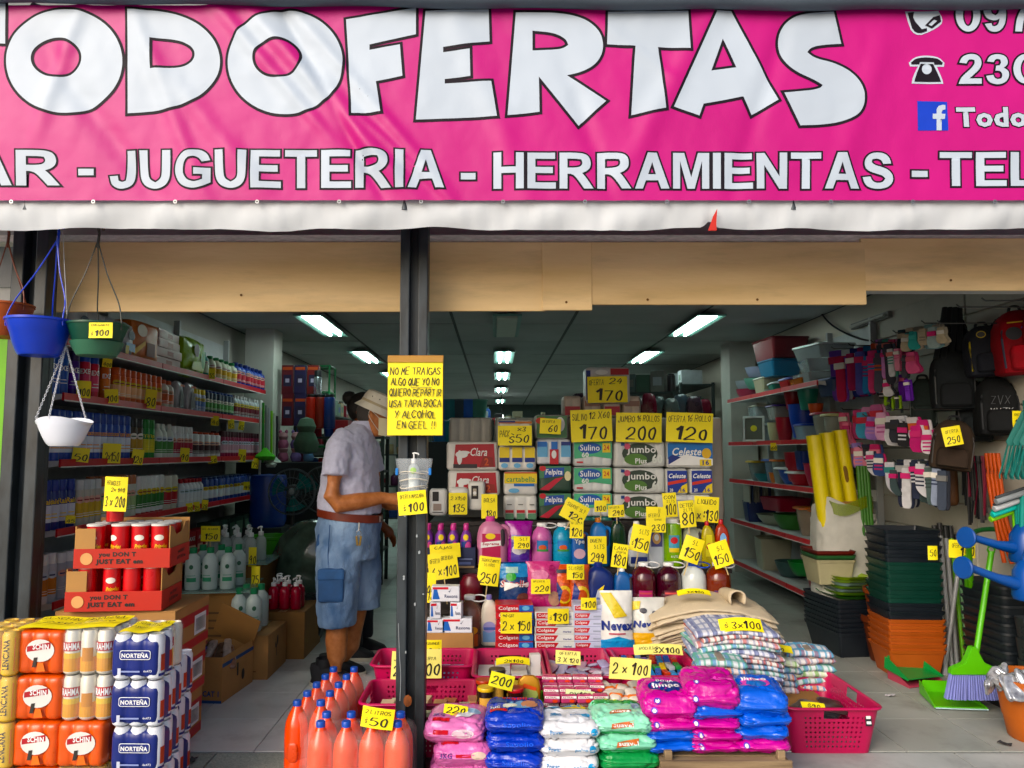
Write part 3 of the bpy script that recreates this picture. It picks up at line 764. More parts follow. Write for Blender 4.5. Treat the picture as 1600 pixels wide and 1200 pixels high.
def flapbox(name, loc, w, d, h, mat, label, cat, group=None, rz=0., items=None, side=None, flaps=(40, 30), t=.005, closed=False):
    # corrugated carton, open at the top with bent flaps, or taped shut
    r_ = root(name, loc, label, cat, group, rz)
    put('carton_wall', box(w, t, h, .001), mat, r_, loc=(0, -d / 2 + t / 2, 0)); put('carton_wall', box(w, t, h, .001), mat, r_, loc=(0, d / 2 - t / 2, 0))
    put('carton_wall', box(t, d - 2 * t, h, .001), mat, r_, loc=(-w / 2 + t / 2, 0, 0)); put('carton_wall', box(t, d - 2 * t, h, .001), mat, r_, loc=(w / 2 - t / 2, 0, 0))
    put('carton_base', box(w - 2 * t, d - 2 * t, t, 0), mat, r_, loc=(0, 0, .001))
    if closed:
        put('flap', box(w / 2 - .001, d, t, .001), mat, r_, loc=(-w / 4, 0, h)); put('flap', box(w / 2 - .001, d, t, .001), mat, r_, loc=(w / 4, 0, h + .0005))
        put('tape', box(.05, d + .002, .0008, 0), K('b49a72', .3), r_, loc=(0, 0, h + t + .0008))
    elif flaps:
        put('flap', box(t, d * .98, w * .4, .001), mat, r_, loc=(-w / 2 + t / 2, 0, h), rot=(0, R(-flaps[0]), 0))
        put('flap', box(t, d * .98, w * .4, .001), mat, r_, loc=(w / 2 - t / 2, 0, h), rot=(0, R(flaps[1]), 0))
    if items: decal(r_, items, y=-d / 2)
    if side: decal(r_, side, loc=(w / 2, 0, 0), rot=(0, 0, R(90)))
    return r_
_pc = {}
def repeat(key, make, loc, rz=None, label=None):
    # first call builds the thing, later calls copy it with its parts
    if key not in _pc: _pc[key] = make(loc); o = _pc[key]
    else: o = clone(_pc[key], loc=loc)
    if rz is not None: o.rotation_euler = (0, 0, rz)
    if label: o['label'] = label
    return o

# ================================================================== left wall rack
LX0, LX1, LY0, LY1 = XL + .01, -2.27, 4.02, 7.55
rackm = K('b9bcbd', .5, var=.06); railm = K('c4141f', .4, var=.08)
def rack(name, xw, xf, y0, y1, zs, label, deeps=None):
    r_ = root(name, (xw, y0, 0), label, 'shelf rack'); s = 1 if xf > xw else -1; d = abs(xf - xw); L = y1 - y0
    put('back_panel', box(.015, L, max(zs) + .45, .002), K('b4b8b8', .6), r_, loc=(s * .008, L / 2, 0))
    nseg = 3
    for k in range(nseg + 1): put('upright', box(.05, .03, max(zs) + .5, .003), rackm, r_, loc=(s * .04, L * k / nseg, 0))
    for i, z in enumerate(zs):
        for k in range(nseg):
            sh = put('shelf', box(d - .04, L / nseg - .006, .022, .002), rackm, r_, loc=(s * (d / 2 + .01), L * (k + .5) / nseg, z - .022))
            put('price_rail', box(.012, L / nseg - .008, .042, .002), railm, sh, loc=(s * (d / 2 - .014), 0, -.012))
            put('rail_strip', box(.004, L / nseg - .01, .006, 0), K('d8d8d4', .4), sh, loc=(s * (d / 2 - .007), 0, -.014))
            if k == 0: put('bracket', prism([(-(d - .04) / 2, -.07), ((d - .04) / 2 * (1 if s > 0 else 1), -.005), ((d - .04) / 2, .022), (-(d - .04) / 2, .022)] if s > 0 else [((d - .04) / 2, -.07), (-(d - .04) / 2, -.005), (-(d - .04) / 2, .022), ((d - .04) / 2, .022)], .004), K('d9dbda', .4), sh, loc=(0, -L / nseg / 2 - .003, 0))
    return r_
LZ = [.16, .57, .94, 1.30, 1.65, 1.94]
rack('wall_rack', LX0, LX1, LY0, LY1, LZ, 'long pale metal wall rack with red price rails full of toiletries')
def YL_(px, X=-2.33): return X * FPX / (px - VPX)
def fill_left(zi, px0, px1, shape, r, h, body, cap, what, band=None, text=None, tcol='f4f4f4', cat='can', name='aerosol_can', rows=1, ry=1., gap=.004, cap_r=.35):
    y0, y1 = YL_(px0), YL_(px1); n = max(1, int((y1 - y0) / (2 * r + gap)))
    bm_, cm_ = K(body, .35, var=.06, coat=.1), K(cap, .35, var=.05)
    its = []
    if band: its.append(('r', -r * 1.25, h * .16, r * 1.25, h * .5, K(band, .4)))
    if text:
        its.append(('t', text, 0, h * .57, r * 1.7, h * .11, K(tcol, .4), .03))
        its.append(('r', -r * .7, h * .24, r * .7, h * .26, K(tcol, .4))); its.append(('r', -r * .5, h * .31, r * .5, h * .33, K(tcol, .4)))
    else:
        its += [('e', 0, h * .56, r * .75, h * .075, K(('e8e4d8', 'd8c04a', 'c8d4e0', 'e0b0a0')[len(what) % 4], .4)), ('r', -r * .45, h * .54, r * .45, h * .57, K(('2a3a6c', '8a2430', '2a5a3c')[len(what) % 3], .4)), ('r', -r * .8, h * .2, r * .8, h * .215, K('f0f0ec', .4)), ('r', -r * .6, h * .25, r * .6, h * .262, K('f0f0ec', .4))]
    key = (shape, r, h, body, cap, band, text)
    lb = what + ' on the left wall rack'
    for row in range(rows):
        for k in range(n):
            y = y0 + (y1 - y0) * (k + .5) / n
            loc = (LX1 - .03 - r - row * (2 * r + .01) + rnd.uniform(-.006, .006), y + rnd.uniform(-.004, .004), LZ[zi])
            repeat(key, lambda l: bottle(name, l, shape, r, h, bm_, cm_, lb, cat, 'several: ' + what, its, ry=ry), loc, R(50 + rnd.uniform(-14, 14)))
def packs_left(zi, px0, px1, w, d, h, col, what, its=None, cat='pack', name='packet', puff=.0, rough=.4, n=None):
    y0, y1 = YL_(px0), YL_(px1); n = n or max(1, int((y1 - y0) / (w + .005))); m = K(col, rough, var=.1, vs=14)
    lb = what + ' on the left wall rack'
    for k in range(n):
        y = y0 + (y1 - y0) * (k + .5) / n
        def mk(l):
            r_ = root(name, l, lb, cat, 'several: ' + what)
            put('wrapper', roundbox(w, d, h, .012 if puff else .003, 0, 0., .004 if puff else .0006, zi, puff), m, r_)
            if its: decal(r_, its, y=-d / 2 - puff - .003)
            return r_
        repeat((what, w, h, col), mk, (LX1 - .03 - d / 2 + rnd.uniform(-.01, .01), y, LZ[zi]), R(90 + rnd.uniform(-6, 6)))
# ground shelf and bottom goods
fill_left(1, 20, 96, 'aero', .03, .25, 'c9ccd2', 'e8e8e8', 'white and silver air freshener can on the second shelf', 'd08a4a', None)
packs_left(1, 236, 330, .14, .12, .17, '9c1420', 'dark red boxed soap pack on the second shelf', [('r', -.06, .03, .06, .07, K('d8b0a0', .5)), ('t', 'AXE', 0, .12, .09, .03, WHT, .02)])
packs_left(1, 330, 402, .17, .12, .2, '233c34', 'dark green boxed pack on the second shelf', [('r', -.07, .04, .07, .16, K('6b8a76', .5))])
packs_left(0, 250, 400, .2, .2, .22, '3a2a2c', 'dark cardboard case on the lowest shelf')
fill_left(1, 100, 232, 'aero', .03, .24, 'b8bcc6', 'f0f0f0', 'pale grey spray can on the second shelf', None, None)
# shelf .94
fill_left(2, 20, 118, 'aero', .032, .26, '1b2a78', '16308f', 'navy spray can with yellow badge on the third shelf', 'd8dce8', 'Raid', 'ffd23c')
fill_left(2, 122, 158, 'aero', .028, .25, 'bdb8a8', 'c8ccca', 'floral air freshener can on the third shelf', 'd6b24a', None, rows=2)
fill_left(2, 160, 214, 'aero', .029, .26, 'cfd0c2', 'b87a5a', 'cream spray can with tan cap on the third shelf', 'a9c08a', None, rows=2)
fill_left(2, 216, 258, 'tube', .03, .26, 'e4e6e2', 'b01822', 'tall white bottle with red top on the third shelf', '3e7a3c', None, cat='bottle', name='lotion_bottle')
fill_left(2, 260, 280, 'tube', .045, .25, 'd7d4c4', 'c4bfae', 'cream bottle with red wave on the third shelf', 'b4242c', None, cat='bottle', name='lotion_bottle')
fill_left(2, 284, 318, 'bottle', .03, .2, 'd9dadf', 'b0202a', 'small white bottle with red cap on the third shelf', None, None, cat='bottle', name='lotion_bottle', rows=2)
fill_left(2, 320, 408, 'wide', .045, .2, '1e3f8a', '23345e', 'blue and white jar on the third shelf', 'dfe3ea', None, cat='jar', name='cream_jar', rows=2)
# shelf 1.30
fill_left(3, 20, 62, 'aero', .033, .27, '1f5fae', '1a4f9a', 'light blue spray can on the fourth shelf', '9fb8d0', None)
fill_left(3, 64, 200, 'aero', .033, .27, '1b47a8', '173c94', 'royal blue spray can with orange lettering on the fourth shelf', 'dfe6f0', 'Tuxon', 'f0a020', rows=2)
fill_left(3, 202, 222, 'aero', .033, .26, '3a2c10', '15120c', 'black and gold spray can on the fourth shelf', 'c79a2c', None)
fill_left(3, 223, 240, 'aero', .031, .26, '2c8f3c', '2f7f38', 'green and yellow spray can on the fourth shelf', 'd9d23a', 'Tip', 'f0e040')
fill_left(3, 242, 268, 'bottle', .034, .24, 'd9dfd8', 'dfe4dc', 'white bottle with green leaf print on the fourth shelf', '4f8a48', None, cat='bottle', name='lotion_bottle')
fill_left(3, 268, 298, 'aero', .029, .23, 'd8dadf', 'e2e4e6', 'white deodorant can with red script on the fourth shelf', 'b03048', None, rows=2)
fill_left(3, 300, 344, 'wide', .055, .2, 'd4d4d8', 'b0402a', 'white jar with dark round label on the fourth shelf', '35121c', None, cat='jar', name='cream_jar')
fill_left(3, 346, 410, 'aero', .03, .22, '8d2a4a', '3a1420', 'plum deodorant can on the fourth shelf', 'c9a0b0', None, rows=2)
# shelf 1.65
fill_left(4, 20, 100, 'aero', .031, .25, '1d57b8', '1a4aa2', 'bright blue deodorant can on the fifth shelf', None, 'EXE')
fill_left(4, 101, 120, 'aero', .031, .25, '4b2a86', '2c1c50', 'purple deodorant can on the fifth shelf', '6a3fae', 'EXE')
fill_left(4, 122, 150, 'aero', .031, .26, 'd0304a', '1f4fb8', 'red deodorant can with blue cap on the fifth shelf', 'e06a86', 'EXE')
fill_left(4, 152, 169, 'aero', .031, .25, 'dd6a1c', '2f4a2a', 'orange deodorant can with dark cap on the fifth shelf', 'f08a3c', 'EXE')
fill_left(4, 172, 247, 'aero', .034, .21, 'e0641a', 'd25514', 'orange shampoo can on the fifth shelf', 'f3c59a', None, rows=2)
fill_left(4, 250, 268, 'bottle', .04, .2, 'd9d4cc', 'd25a24', 'white bottle with orange cap on the fifth shelf', 'd0602c', None, cat='bottle', name='lotion_bottle')
packs_left(4, 268, 296, .12, .05, .2, 'b9bcc4', 'silver pouch with black print on the fifth shelf', [('p', [(-.05, .02), (.05, .02), (.05, .1), (-.02, .16)], K('17181c', .4)), ('r', -.05, .17, .05, .185, K('c05a2c', .5))], puff=.012, rough=.3)
fill_left(4, 298, 316, 'aero', .036, .18, 'b4bcd4', 'e3c81c', 'silver can with yellow cap on the fifth shelf', '6a7fb4', None)
fill_left(4, 318, 362, 'wide', .035, .19, '2b3b4e', '1f3f8a', 'dark blue toiletry bottle on the fifth shelf', '5f9a5a', None, cat='bottle', name='lotion_bottle', rows=2)
fill_left(4, 364, 410, 'bottle', .035, .2, 'a4a8ae', 'e0e0e0', 'grey white toiletry bottle on the fifth shelf', '6a2c38', None, cat='bottle', name='lotion_bottle', rows=2)
# top shelf
packs_left(5, 96, 196, .17, .12, .2, 'c9cdd2', 'white and blue cotton bag on the top shelf', [('r', -.07, .03, .07, .08, K('3b6fb4', .4)), ('e', .01, .13, .05, .03, K('20304a', .5)), ('r', -.08, .0, -.03, .06, K('d8c23a', .5))], puff=.02, rough=.3)
packs_left(5, 198, 234, .34, .13, .25, 'd8711a', 'tall orange hair product pack on the top shelf', [('e', -.06, .19, .06, .04, K('f0ead8', .5)), ('r', .0, .03, .1, .12, K('7a2418', .5)), ('p', [(-.15, .02), (-.02, .1), (-.02, .13), (-.15, .06)], K('f4c860', .5))], puff=.012)
for k in range(4): packs_left(5, 236, 272, .42, .16, .062, 'c7a79f', 'pink tissue box %s of its pile' % ('at the bottom', 'second up', 'third up', 'uppermost')[k], [('r', -.2, .01, .2, .052, K('d4b8b2', .5)), ('r', -.04, .015, .06, .045, K('a8605a', .5))], n=1); 
for o in [o for o in COL.objects if o.get('category') == 'pack' and 'tissue box' in str(o.get('label', ''))]:
    o.location.z += .0625 * ('at the bottom', 'second up', 'third up', 'uppermost').index(next(s for s in ('at the bottom', 'second up', 'third up', 'uppermost') if s in o['label']))
packs_left(5, 278, 308, .4, .13, .25, '9cc04c', 'puffy lime green bag with brown print on the top shelf', [('e', -.03, .17, .05, .05, K('5a3a26', .5)), ('p', [(-.12, .02), (.1, .02), (.14, .1), (-.1, .08)], K('d7e29a', .4)), ('e', .1, .11, .04, .07, K('3f9a3a', .4))], puff=.03, rough=.28)
fill_left(5, 310, 324, 'bottle', .05, .2, '2f8a84', '1f7a50', 'teal shampoo bottle on the top shelf', 'd6e2d0', None, cat='bottle', name='shampoo_bottle')
fill_left(5, 325, 366, 'bottle', .05, .19, 'd9dbc6', '2a7a48', 'cream shampoo bottle with green cap on the top shelf', 'd8a63a', None, cat='bottle', name='shampoo_bottle', rows=2)
fill_left(5, 367, 410, 'bottle', .055, .21, '20409c', '23306a', 'blue cleaner bottle with red label on the top shelf', 'c03040', None, cat='bottle', name='cleaner_bottle', rows=2)
# price cards clipped to the rails
for i, (a, b, c, d, t, w) in enumerate(((121, 595, 141, 622, '100', 'red deodorant cans'), (165, 608, 185, 630, '100', 'orange deodorant can'), (226, 608, 243, 638, '80', 'orange shampoo cans'), (113, 700, 137, 722, '50', 'blue spray cans'),
        (161, 693, 187, 724, '2x150', 'lettered blue spray cans'), (205, 702, 222, 726, '120', 'green spray can'), (281, 700, 295, 722, '90', 'white deodorant cans'), (326, 712, 340, 724, '60', 'round label jars'),
        (372, 702, 384, 722, '70', 'plum deodorant cans'), (393, 716, 404, 732, '75', 'far plum cans'), (330, 650, 342, 665, '40', 'dark blue toiletry bottles'), (357, 655, 367, 670, '45', 'grey toiletry bottles'),
        (372, 658, 381, 672, '65', 'far grey bottles'), (326, 576, 336, 592, '55', 'cream shampoo bottles'), (292, 786, 302, 800, '30', 'small red capped bottles'), (303, 784, 313, 799, '35', 'blue jars'),
        (314, 781, 324, 797, '38', 'farther blue jars'), (380, 753, 392, 766, '99', 'back blue jars'), (160, 560, 174, 574, '400', 'orange deodorant can top'), (252, 836, 271, 856, '60', 'dark red soap packs'), (103, 806, 117, 818, '45', 'navy spray cans'))):
    card(a, c and b, c, d, 0, P1(t), 'small yellow price card reading %s on the rail by the %s' % (t, w), tilt=rnd.uniform(-8, 8), turn=38, X=-2.252, lean=R(-4))
# ================================================================== hanging pots
def hang_pot(px, top, bot, rt, rb, Y, mat, label, hook, hooky, wires, wm, saucer=False, rim=True):
    c = at(px, bot, Y); zt = at(px, top, Y).z - c.z; hk = at(hook, hooky, Y) - c
    a, b = mm(rt, Y), mm(rb, Y)
    r_ = root('hanging_pot', c, label, 'plant pot', 'plastic pots hanging from the awning')
    put('bowl', lathe(tuple((round(x, 4), round(z, 4)) for x, z in ((0, 0), (b * .9, 0), (b, .01), (b + (a - b) * .3, zt * .3), (b + (a - b) * .33, zt * .31), (b + (a - b) * .6, zt * .62), (b + (a - b) * .63, zt * .63), (a * .99, zt * .93), (a * 1.03, zt * .94), (a * 1.03, zt), (a * .96, zt), (b, .02), (0, .02))), 36), mat, r_)
    if saucer: put('saucer', lathe(tuple((round(x, 4), round(z, 4)) for x, z in ((0, -.012), (b * .95, -.012), (b * 1.18, .02), (b * 1.3, .045), (b * 1.22, .045), (b, .0))), 36), saucer, r_)
    for ang in wires:
        e = Vector((a * math.cos(R(ang)), a * math.sin(R(ang)), zt * .97))
        m_ = e.lerp(hk, .45); m_.x += (e.x - 0) * .22
        put('wire', tube(smooth_pts([e - Vector((0, 0, .025)), e + Vector((0, 0, .01)), e.lerp(hk, .25) + Vector((e.x * .12, 0, 0)), e.lerp(hk, .6), hk], 6), .0028, 6), wm, r_)
    put('hook', tube(smooth_pts([hk - Vector((0, 0, .03)), hk + Vector((.004, 0, .03)), hk + Vector((.0, 0, .055)), hk + Vector((.016, 0, .062)), hk + Vector((.022, 0, .045))]), .006, 7), wm, r_)
    return r_
bluep = K('1a3fc8', .32, var=.08, coat=.1)
hang_pot(60, 500, 556, 48, 31, 3.15, bluep, 'royal blue hanging pot with blue wire handle beside the steel post', 90, 374, (-165, -20, 100), bluep)
gp = hang_pot(151, 507, 552, 44, 30, 3.2, K('1f4a38', .4), 'dark green hanging pot with saucer and yellow price tag', 153, 376, (-150, -15, 115), K('3a3a34', .5), saucer=K('3f6b54', .4))
hang_pot(5, 476, 527, 41, 30, 3.22, K('b05a34', .55), 'terracotta brown hanging pot partly behind the blue pot', 12, 376, (-20, 160, 75), K('6a3a2a', .5))
card(138, 504, 176, 528, 3.2 - mm(45, 3.2), [('100', .56, .34, .6, .44), ('COLGANTE', .5, .84, .8, .16, .14), ('$', .14, .3, .1, .26)], 'yellow price card reading 100 taped on the green hanging pot')
# white bowl on chains
wc = at(99, 697, 3.18); wz = at(99, 656, 3.18).z - wc.z; wr = mm(42, 3.18)
wb = root('hanging_pot', wc, 'white half-round wall pot hanging on white plastic chains', 'plant pot')
def wbowl(u, v):
    a = math.pi * 2 * u; rr = wr * (.5 + .5 * v ** .7); z = wz * v + (.012 * math.cos(2 * a - math.pi * .97) * (v > .9))
    return (rr * math.cos(a), rr * math.sin(a) * .8, z)
put('bowl', grid(wbowl, 48, 12, True), K('dfe3ee', .4, var=.03), wb); put('bowl_base', lathe(((0, .0), (wr * .5, 0), (wr * .5, .003), (0, .003)), 30, .8), K('dfe3ee', .4, var=.03), wb)
lk = tube([(0, .0035 * math.sin(t * math.pi / 4), .006 * math.cos(t * math.pi / 4)) for t in range(8)], .0014, 5, True)
wt = at(103, 540, 3.18) - wc
for ex, ey in ((-wr * .86, -.04), (-.015, -wr * .79), (wr * .92, -.03)):
    e = Vector((ex, ey, wz + .005)); n = int((wt - e).length / .0095)
    dv = (wt - e).normalized()
    for k in range(n):
        o = put('chain_link', lk, K('d9dbe0', .4), wb, loc=e + dv * (.0095 * (k + .5)))
        o.rotation_euler = (dv.to_track_quat('Z', 'Y') @ Euler((0, 0, R(90 * (k % 2)))).to_quaternion()).to_euler()
put('hook', tube(smooth_pts([wt, wt + Vector((0, 0, .1)), at(100, 400, 3.2) - wc, at(98, 362, 3.2) - wc], 5), .0015, 5), K('b8babd', .5), wb)

# ================================================================== beer multipacks
CW, CD, CH = .186, .124, .166
canp = ((0, 0), (.024, 0), (.031, .008), (.031, .148), (.026, .158), (.026, .163), (.024, .163), (.023, .159), (0, .159))
alu = K('c3c7cc', .28, metal=.6, var=.05)
def multipack(loc, kind, rz, label):
    key = ('mp', kind)
    def mk(l):
        r_ = root('beer_multipack', l, label, 'beer pack', 'shrink-wrapped beer multipacks')
        bodym = {'schin': K('d9dadc', .35), 'brahma': K('d8d4c8', .32, metal=.2), 'nort': K('d8dbe2', .33), 'val': K('d9b23c', .4)}[kind]
        for i in range(3):
            for j in range(2):
                if kind == 'schin': continue
                c = put('can', lathe(canp, 20), bodym, r_, loc=((i - 1) * .0615, (j - .5) * .0615, 0))
                if kind == 'brahma' and j == 0:
                    decal(c, [('r', -.04, .012, .04, .066, K('d89408', .35)), ('r', -.04, .06, .04, .08, K('d8b860', .35)), ('r', -.04, .088, .04, .122, K('b3202c', .4)), ('t', 'BRAHMA', .0, .105, .07, .026, WHT, .03)] if i != 1 else
                          [('r', -.04, .012, .04, .066, K('d89408', .35)), ('r', -.015, .05, .025, .1, K('c07c04', .35))], fmap=cyl(.0315))
                if kind == 'val' and j == 0:
                    decal(c, [('r', -.062, .05, .062, .11, K('c8860c' if i % 2 else 'c4505a', .4)), ('t', 'LENCIANA', 0, .08, .11, .024, INK, .02)], fmap=lambda x, z, l: ((.0316 + l) * math.sin((.08 - z) / .0316), -(.0316 + l) * math.cos((.08 - z) / .0316), .08 + x))
                if kind == 'nort': decal(c, [('r', -.012, .03, .02, .09, K('b54a38', .5)), ('r', -.02, .012, .03, .022, K('26367a', .5))], fmap=cyl(.0315), rot=(0, 0, R(80)))
        if kind == 'schin':
            put('wrap', roundbox(CW, CD, CH - .004, .022, 3, .009, .003, 1), K('d9520c', .3, var=.06, coat=.15), r_)
            decal(r_, [('e', .005, .09, .055, .042, K('d9d8d4', .35)), ('p', [(-.045, .085), (.045, .098), (.045, .122), (-.045, .105)], K('a8323a', .4)), ('t', 'SCHIN', .008, .104, .062, .02, WHT, .03), ('p', [(-.022, .028), (-.008, .03), (-.002, .066), (-.016, .064)], K('26211f', .5)), ('p', [(-.005, .012), (.03, .014), (.02, .046), (.0, .046)], K('e8845c', .4))], y=-CD / 2 - .002)
        if kind == 'nort':
            put('sleeve', roundbox(CW + .004, CD + .004, CH - .018, .024, 3, .008, .0016, 2), K('1d2a72', .38, var=.08), r_, loc=(-.004, 0, .004))
            fr = rrect(.115, .034, .008, 3)
            decal(r_, [('p', [(x, z + .092) for x, z in fr], WHT), ('p', [(x * .96, z * .86 + .092) for x, z in fr], K('1d2a72', .4)), ('t', 'NORTEÑA', 0, .092, .1, .02, WHT, .03), ('r', -.055, .03, .02, .036, K('8e98c4', .5)), ('r', -.062, .02, -.05, .045, K('c9cee0', .5)), ('t', '6x473', .05, .035, .03, .008, WHT, .0)], y=-CD / 2 - .005)
        if kind in ('brahma', 'val'): put('shrink_film', roundbox(CW + .006, CD + .006, CH + .002, .02, 3, .006, .003, 3), film('ffffff', .07), r_)
        return r_
    return repeat(key, mk, loc, rz, label)
rowname = ('on the ground layer', 'second layer up', 'third layer up', 'top layer')
def column(px, Y, kinds, back, tag):
    c = at(px, 1100, Y)
    for k, kd in enumerate(kinds):
        nm = {'schin': 'orange beer pack with white oval', 'brahma': 'clear wrapped white and gold beer cans', 'nort': 'navy beer pack with white lettering', 'val': 'clear wrapped yellow and red beer cans'}[kd]
        multipack((c.x + rnd.uniform(-.006, .006), Y + CD / 2 + rnd.uniform(-.006, .006) + back, .002 + k * (CH + .002)), kd, R(rnd.uniform(-3, 3)), '%s, %s %s' % (nm, ('lowest', 'second up', 'third up', 'top')[k], tag))
column(57, 2.99, ('schin', 'schin', 'schin', 'schin'), 0, 'of the all-orange column')
column(130, 2.99, ('val', 'schin', 'brahma', 'brahma'), 0, 'of the mixed column')
column(211, 2.93, ('nort', 'nort', 'nort', 'nort'), 0, 'of the navy column')
column(-18, 2.97, ('val', 'val', 'val', 'val'), 0, 'beside the orange column')
column(57, 2.99, ('brahma', 'brahma', 'brahma', 'schin'), .13, 'behind the all-orange column')
column(130, 2.99, ('val', 'schin', 'brahma', 'brahma'), .13, 'behind the mixed column')
column(-18, 2.97, ('val', 'val', 'val', 'val'), .13, 'behind the yellow column')
column(205, 2.93, ('nort', 'nort', 'nort', 'brahma'), .135, 'behind the navy column')
column(226, 3.14, ('nort', 'nort', 'nort'), .14, 'of the low navy pile')
for a, b, w, d, kx in ((84, 3.11, .36, .2, 'orange and clear beer packs'), (213, 3.03, .15, .17, 'navy beer packs')):
    c = at(a, 1100, 3.0); r_ = root('price_sheet', (c.x + .02, b, .675), 'yellow handwritten price sheet lying on top of the ' + kx, 'price sheet', rz=R(3))
    put('sheet', grid(lambda u, v: ((u - .5) * w, (v - .5) * d, .004 * math.sin(u * 9) + .003 * math.sin(v * 7)), 12, 6), YEL, r_)
    decal(r_, [('h', t, x * w, y * d, .42 * w, .2 * d, INK) for t, x, y in (('6X SCHIN', -.24, .25), ('$ 230', -.22, -.2), ('BRAHMA', .24, .25), ('$ 250', .24, -.2))], fmap=lambda x, z, l: (x, z, .006 + l + .004 * math.sin((x / w + .5) * 9) + .003 * math.sin((z / d + .5) * 7)), name='handwriting')

# ================================================================== snack can display
stk = at(175, 1000, 3.42); sx = stk.x
rs = K('b3262a', .5)
for k, z in enumerate((0, .215, .43)):
    c = flapbox('shipping_carton', (sx + .01 * (k - 1) - .02, 3.66, z + .001), .53, .4, .21, CARD, 'red striped carton, %s of the pile under the snack trays' % ('lowest', 'middle', 'topmost')[k], 'carton', 'cartons under the snack trays', closed=True,
                items=[('r', -.26, .0, .26, .05, rs)], side=[('r', -.195, .12, .195, .17, rs), ('r', -.195, .01, .195, .05, rs), ('r', .02, .06, .16, .15, WHT)] + [('r', .035 + i * .012, .075, .04 + i * .012, .135, INK) for i in range(9)])
redp = K('c50f17', .3, var=.05, coat=.2); lidm = K('d9d9d6', .35); trm = K('b83226', .7, var=.06); trc = K('b08a60', .85)
def snack_can(l, lbl):
    r_ = root('snack_can', l, lbl, 'snack can', 'red snack cans in the display trays')
    put('tube', lathe(((0, 0), (.037, 0), (.037, .172)), 24), redp, r_); put('lid', lathe(((.037, .172), (.0395, .173), (.0395, .18), (.036, .182), (0, .182)), 24), lidm, r_)
    decal(r_, [('t', 'Pringles', .004, .082, .056, .024, K('f2c413', .4), .03, .25), ('e', -.006, .122, .02, .013, K('e9e4da', .4)), ('e', .012, .032, .02, .018, K('e6b24a', .5))], fmap=cyl(.0374))
    return r_
def tray(cx, Y, z, tag, w=.41, d=.27):
    r_ = root('snack_tray', (cx, Y, z), 'red cardboard display tray with dark lettering, %s' % tag, 'display tray', rz=R(5))
    put('tray_front', box(w, .005, .085, .001), trm, r_, loc=(0, -d / 2, 0)); put('tray_back', box(w, .005, .2, .001), trc, r_, loc=(0, d / 2, 0)); put('tray_base', box(w - .01, d - .006, .005, 0), trc, r_, loc=(0, 0, .001))
    for s in (-1, 1):
        put('tray_side', box(.005, d - .006, .085, .001), trm, r_, loc=(s * w / 2, 0, 0))
        put('tray_cheek', prism([(-.13, 0), (.13, 0), (.13, .1), (.08, .1), (.04, .06), (-.04, .05), (-.09, .09), (-.13, .1)], .004), trc, r_, loc=(s * (w / 2 - .004), 0, .084), rot=(0, 0, R(90)))
    put('tray_tab', box(.085, .004, .09, .001), trc, r_, loc=(-w / 2 + .045, -d / 2 + .004, .083))
    decal(r_, [('t', 'you DON T', -.02, .058, .16, .026, INK, .05), ('t', 'JUST EAT em', -.01, .027, .2, .027, INK, .05), ('e', -.15, .042, .026, .026, K('d8a87a', .5))], y=-d / 2 - .003)
    decal(r_, [('t', 'you DON T', .01, .056, .1, .02, INK, .035), ('t', 'JUST EAT em', .01, .03, .12, .02, INK, .035)], loc=(w / 2 + .003, 0, 0), rot=(0, 0, R(90)))
    for i in range(4):
        for j in range(3):
            p = Matrix.Rotation(R(5), 3, 'Z') @ Vector((-.135 + i * .086 + (.02 if i else 0), -.085 + j * .083, .008))
            repeat('snack%d' % 0, lambda l: snack_can(l, ''), (cx + p.x, Y + p.y, z + p.z), R(rnd.choice((-160, 10, 25, 170, -20))), 'red snack can with white lid standing in the %s' % tag)
tray(sx - .02, 3.57, .652, 'lower snack tray'); tray(sx + .005, 3.58, .836, 'upper snack tray')
tc_ = at(183, 812, 3.6)
repeat('snack0', None, (tc_.x, 3.58, 1.03), R(170), 'single red snack can on top of the others holding up the yellow card')
card(160, 745, 198, 799, 3.5, [('3 x 200', .5, .28, .88, .34), ('PRINGLES', .4, .82, .6, .16, .14), ('2x 140', .6, .62, .6, .14, .14)], 'tall yellow card reading 3 x 200 above the red snack cans', tilt=-2)

# ================================================================== cartons and soap bottles inside on the left
def glasspane(cx, cy, z, w, d, rz, where):
    lab(put('glass_sheet', box(w, d, .006, .001), K('9fbfb4', .12, alpha=.55, var=.02), loc=(cx, cy, z), rot=(0, 0, rz)), 'glass sheet laid on top of the %s' % where, 'glass sheet')
b1 = at(322, 985, 4.78)
flapbox('shipping_carton', (b1.x, 5.02, .0), .34, .46, .485, CARD2, 'tall brown carton with printed lines under the green capped jugs', 'carton', items=[('r', -.1, .36 - .045 * k, .09, .372 - .045 * k, K('5c432b', .8)) for k in range(4)] + [('r', -.125, .36 - .045 * k, -.113, .374 - .045 * k, K('5c432b', .8)) for k in range(4)] + [('p', [(.0, .18), (.03, .2), (.05, .17), (.02, .15)], INK)], closed=True)
glasspane(b1.x + .02, 5.0, .492, .42, .52, R(8), 'tall brown carton')
frost = K('c3d2cc', .3, alpha=.82, var=.04); grn = K('1b7a4c', .4); whp = K('e4e6e6', .35)
def soapjug(l, lb, gp='frosted soap jugs with green caps'):
    return bottle('soap_jug', l, 'bottle', .047, .255, frost, grn, lb, 'soap jug', gp, [('r', -.03, .05, .03, .075, K('3f8a66', .5)), ('r', -.025, .085, .025, .09, K('6f9a86', .5)), ('e', .0, .14, .012, .014, K('2c5c44', .5))])
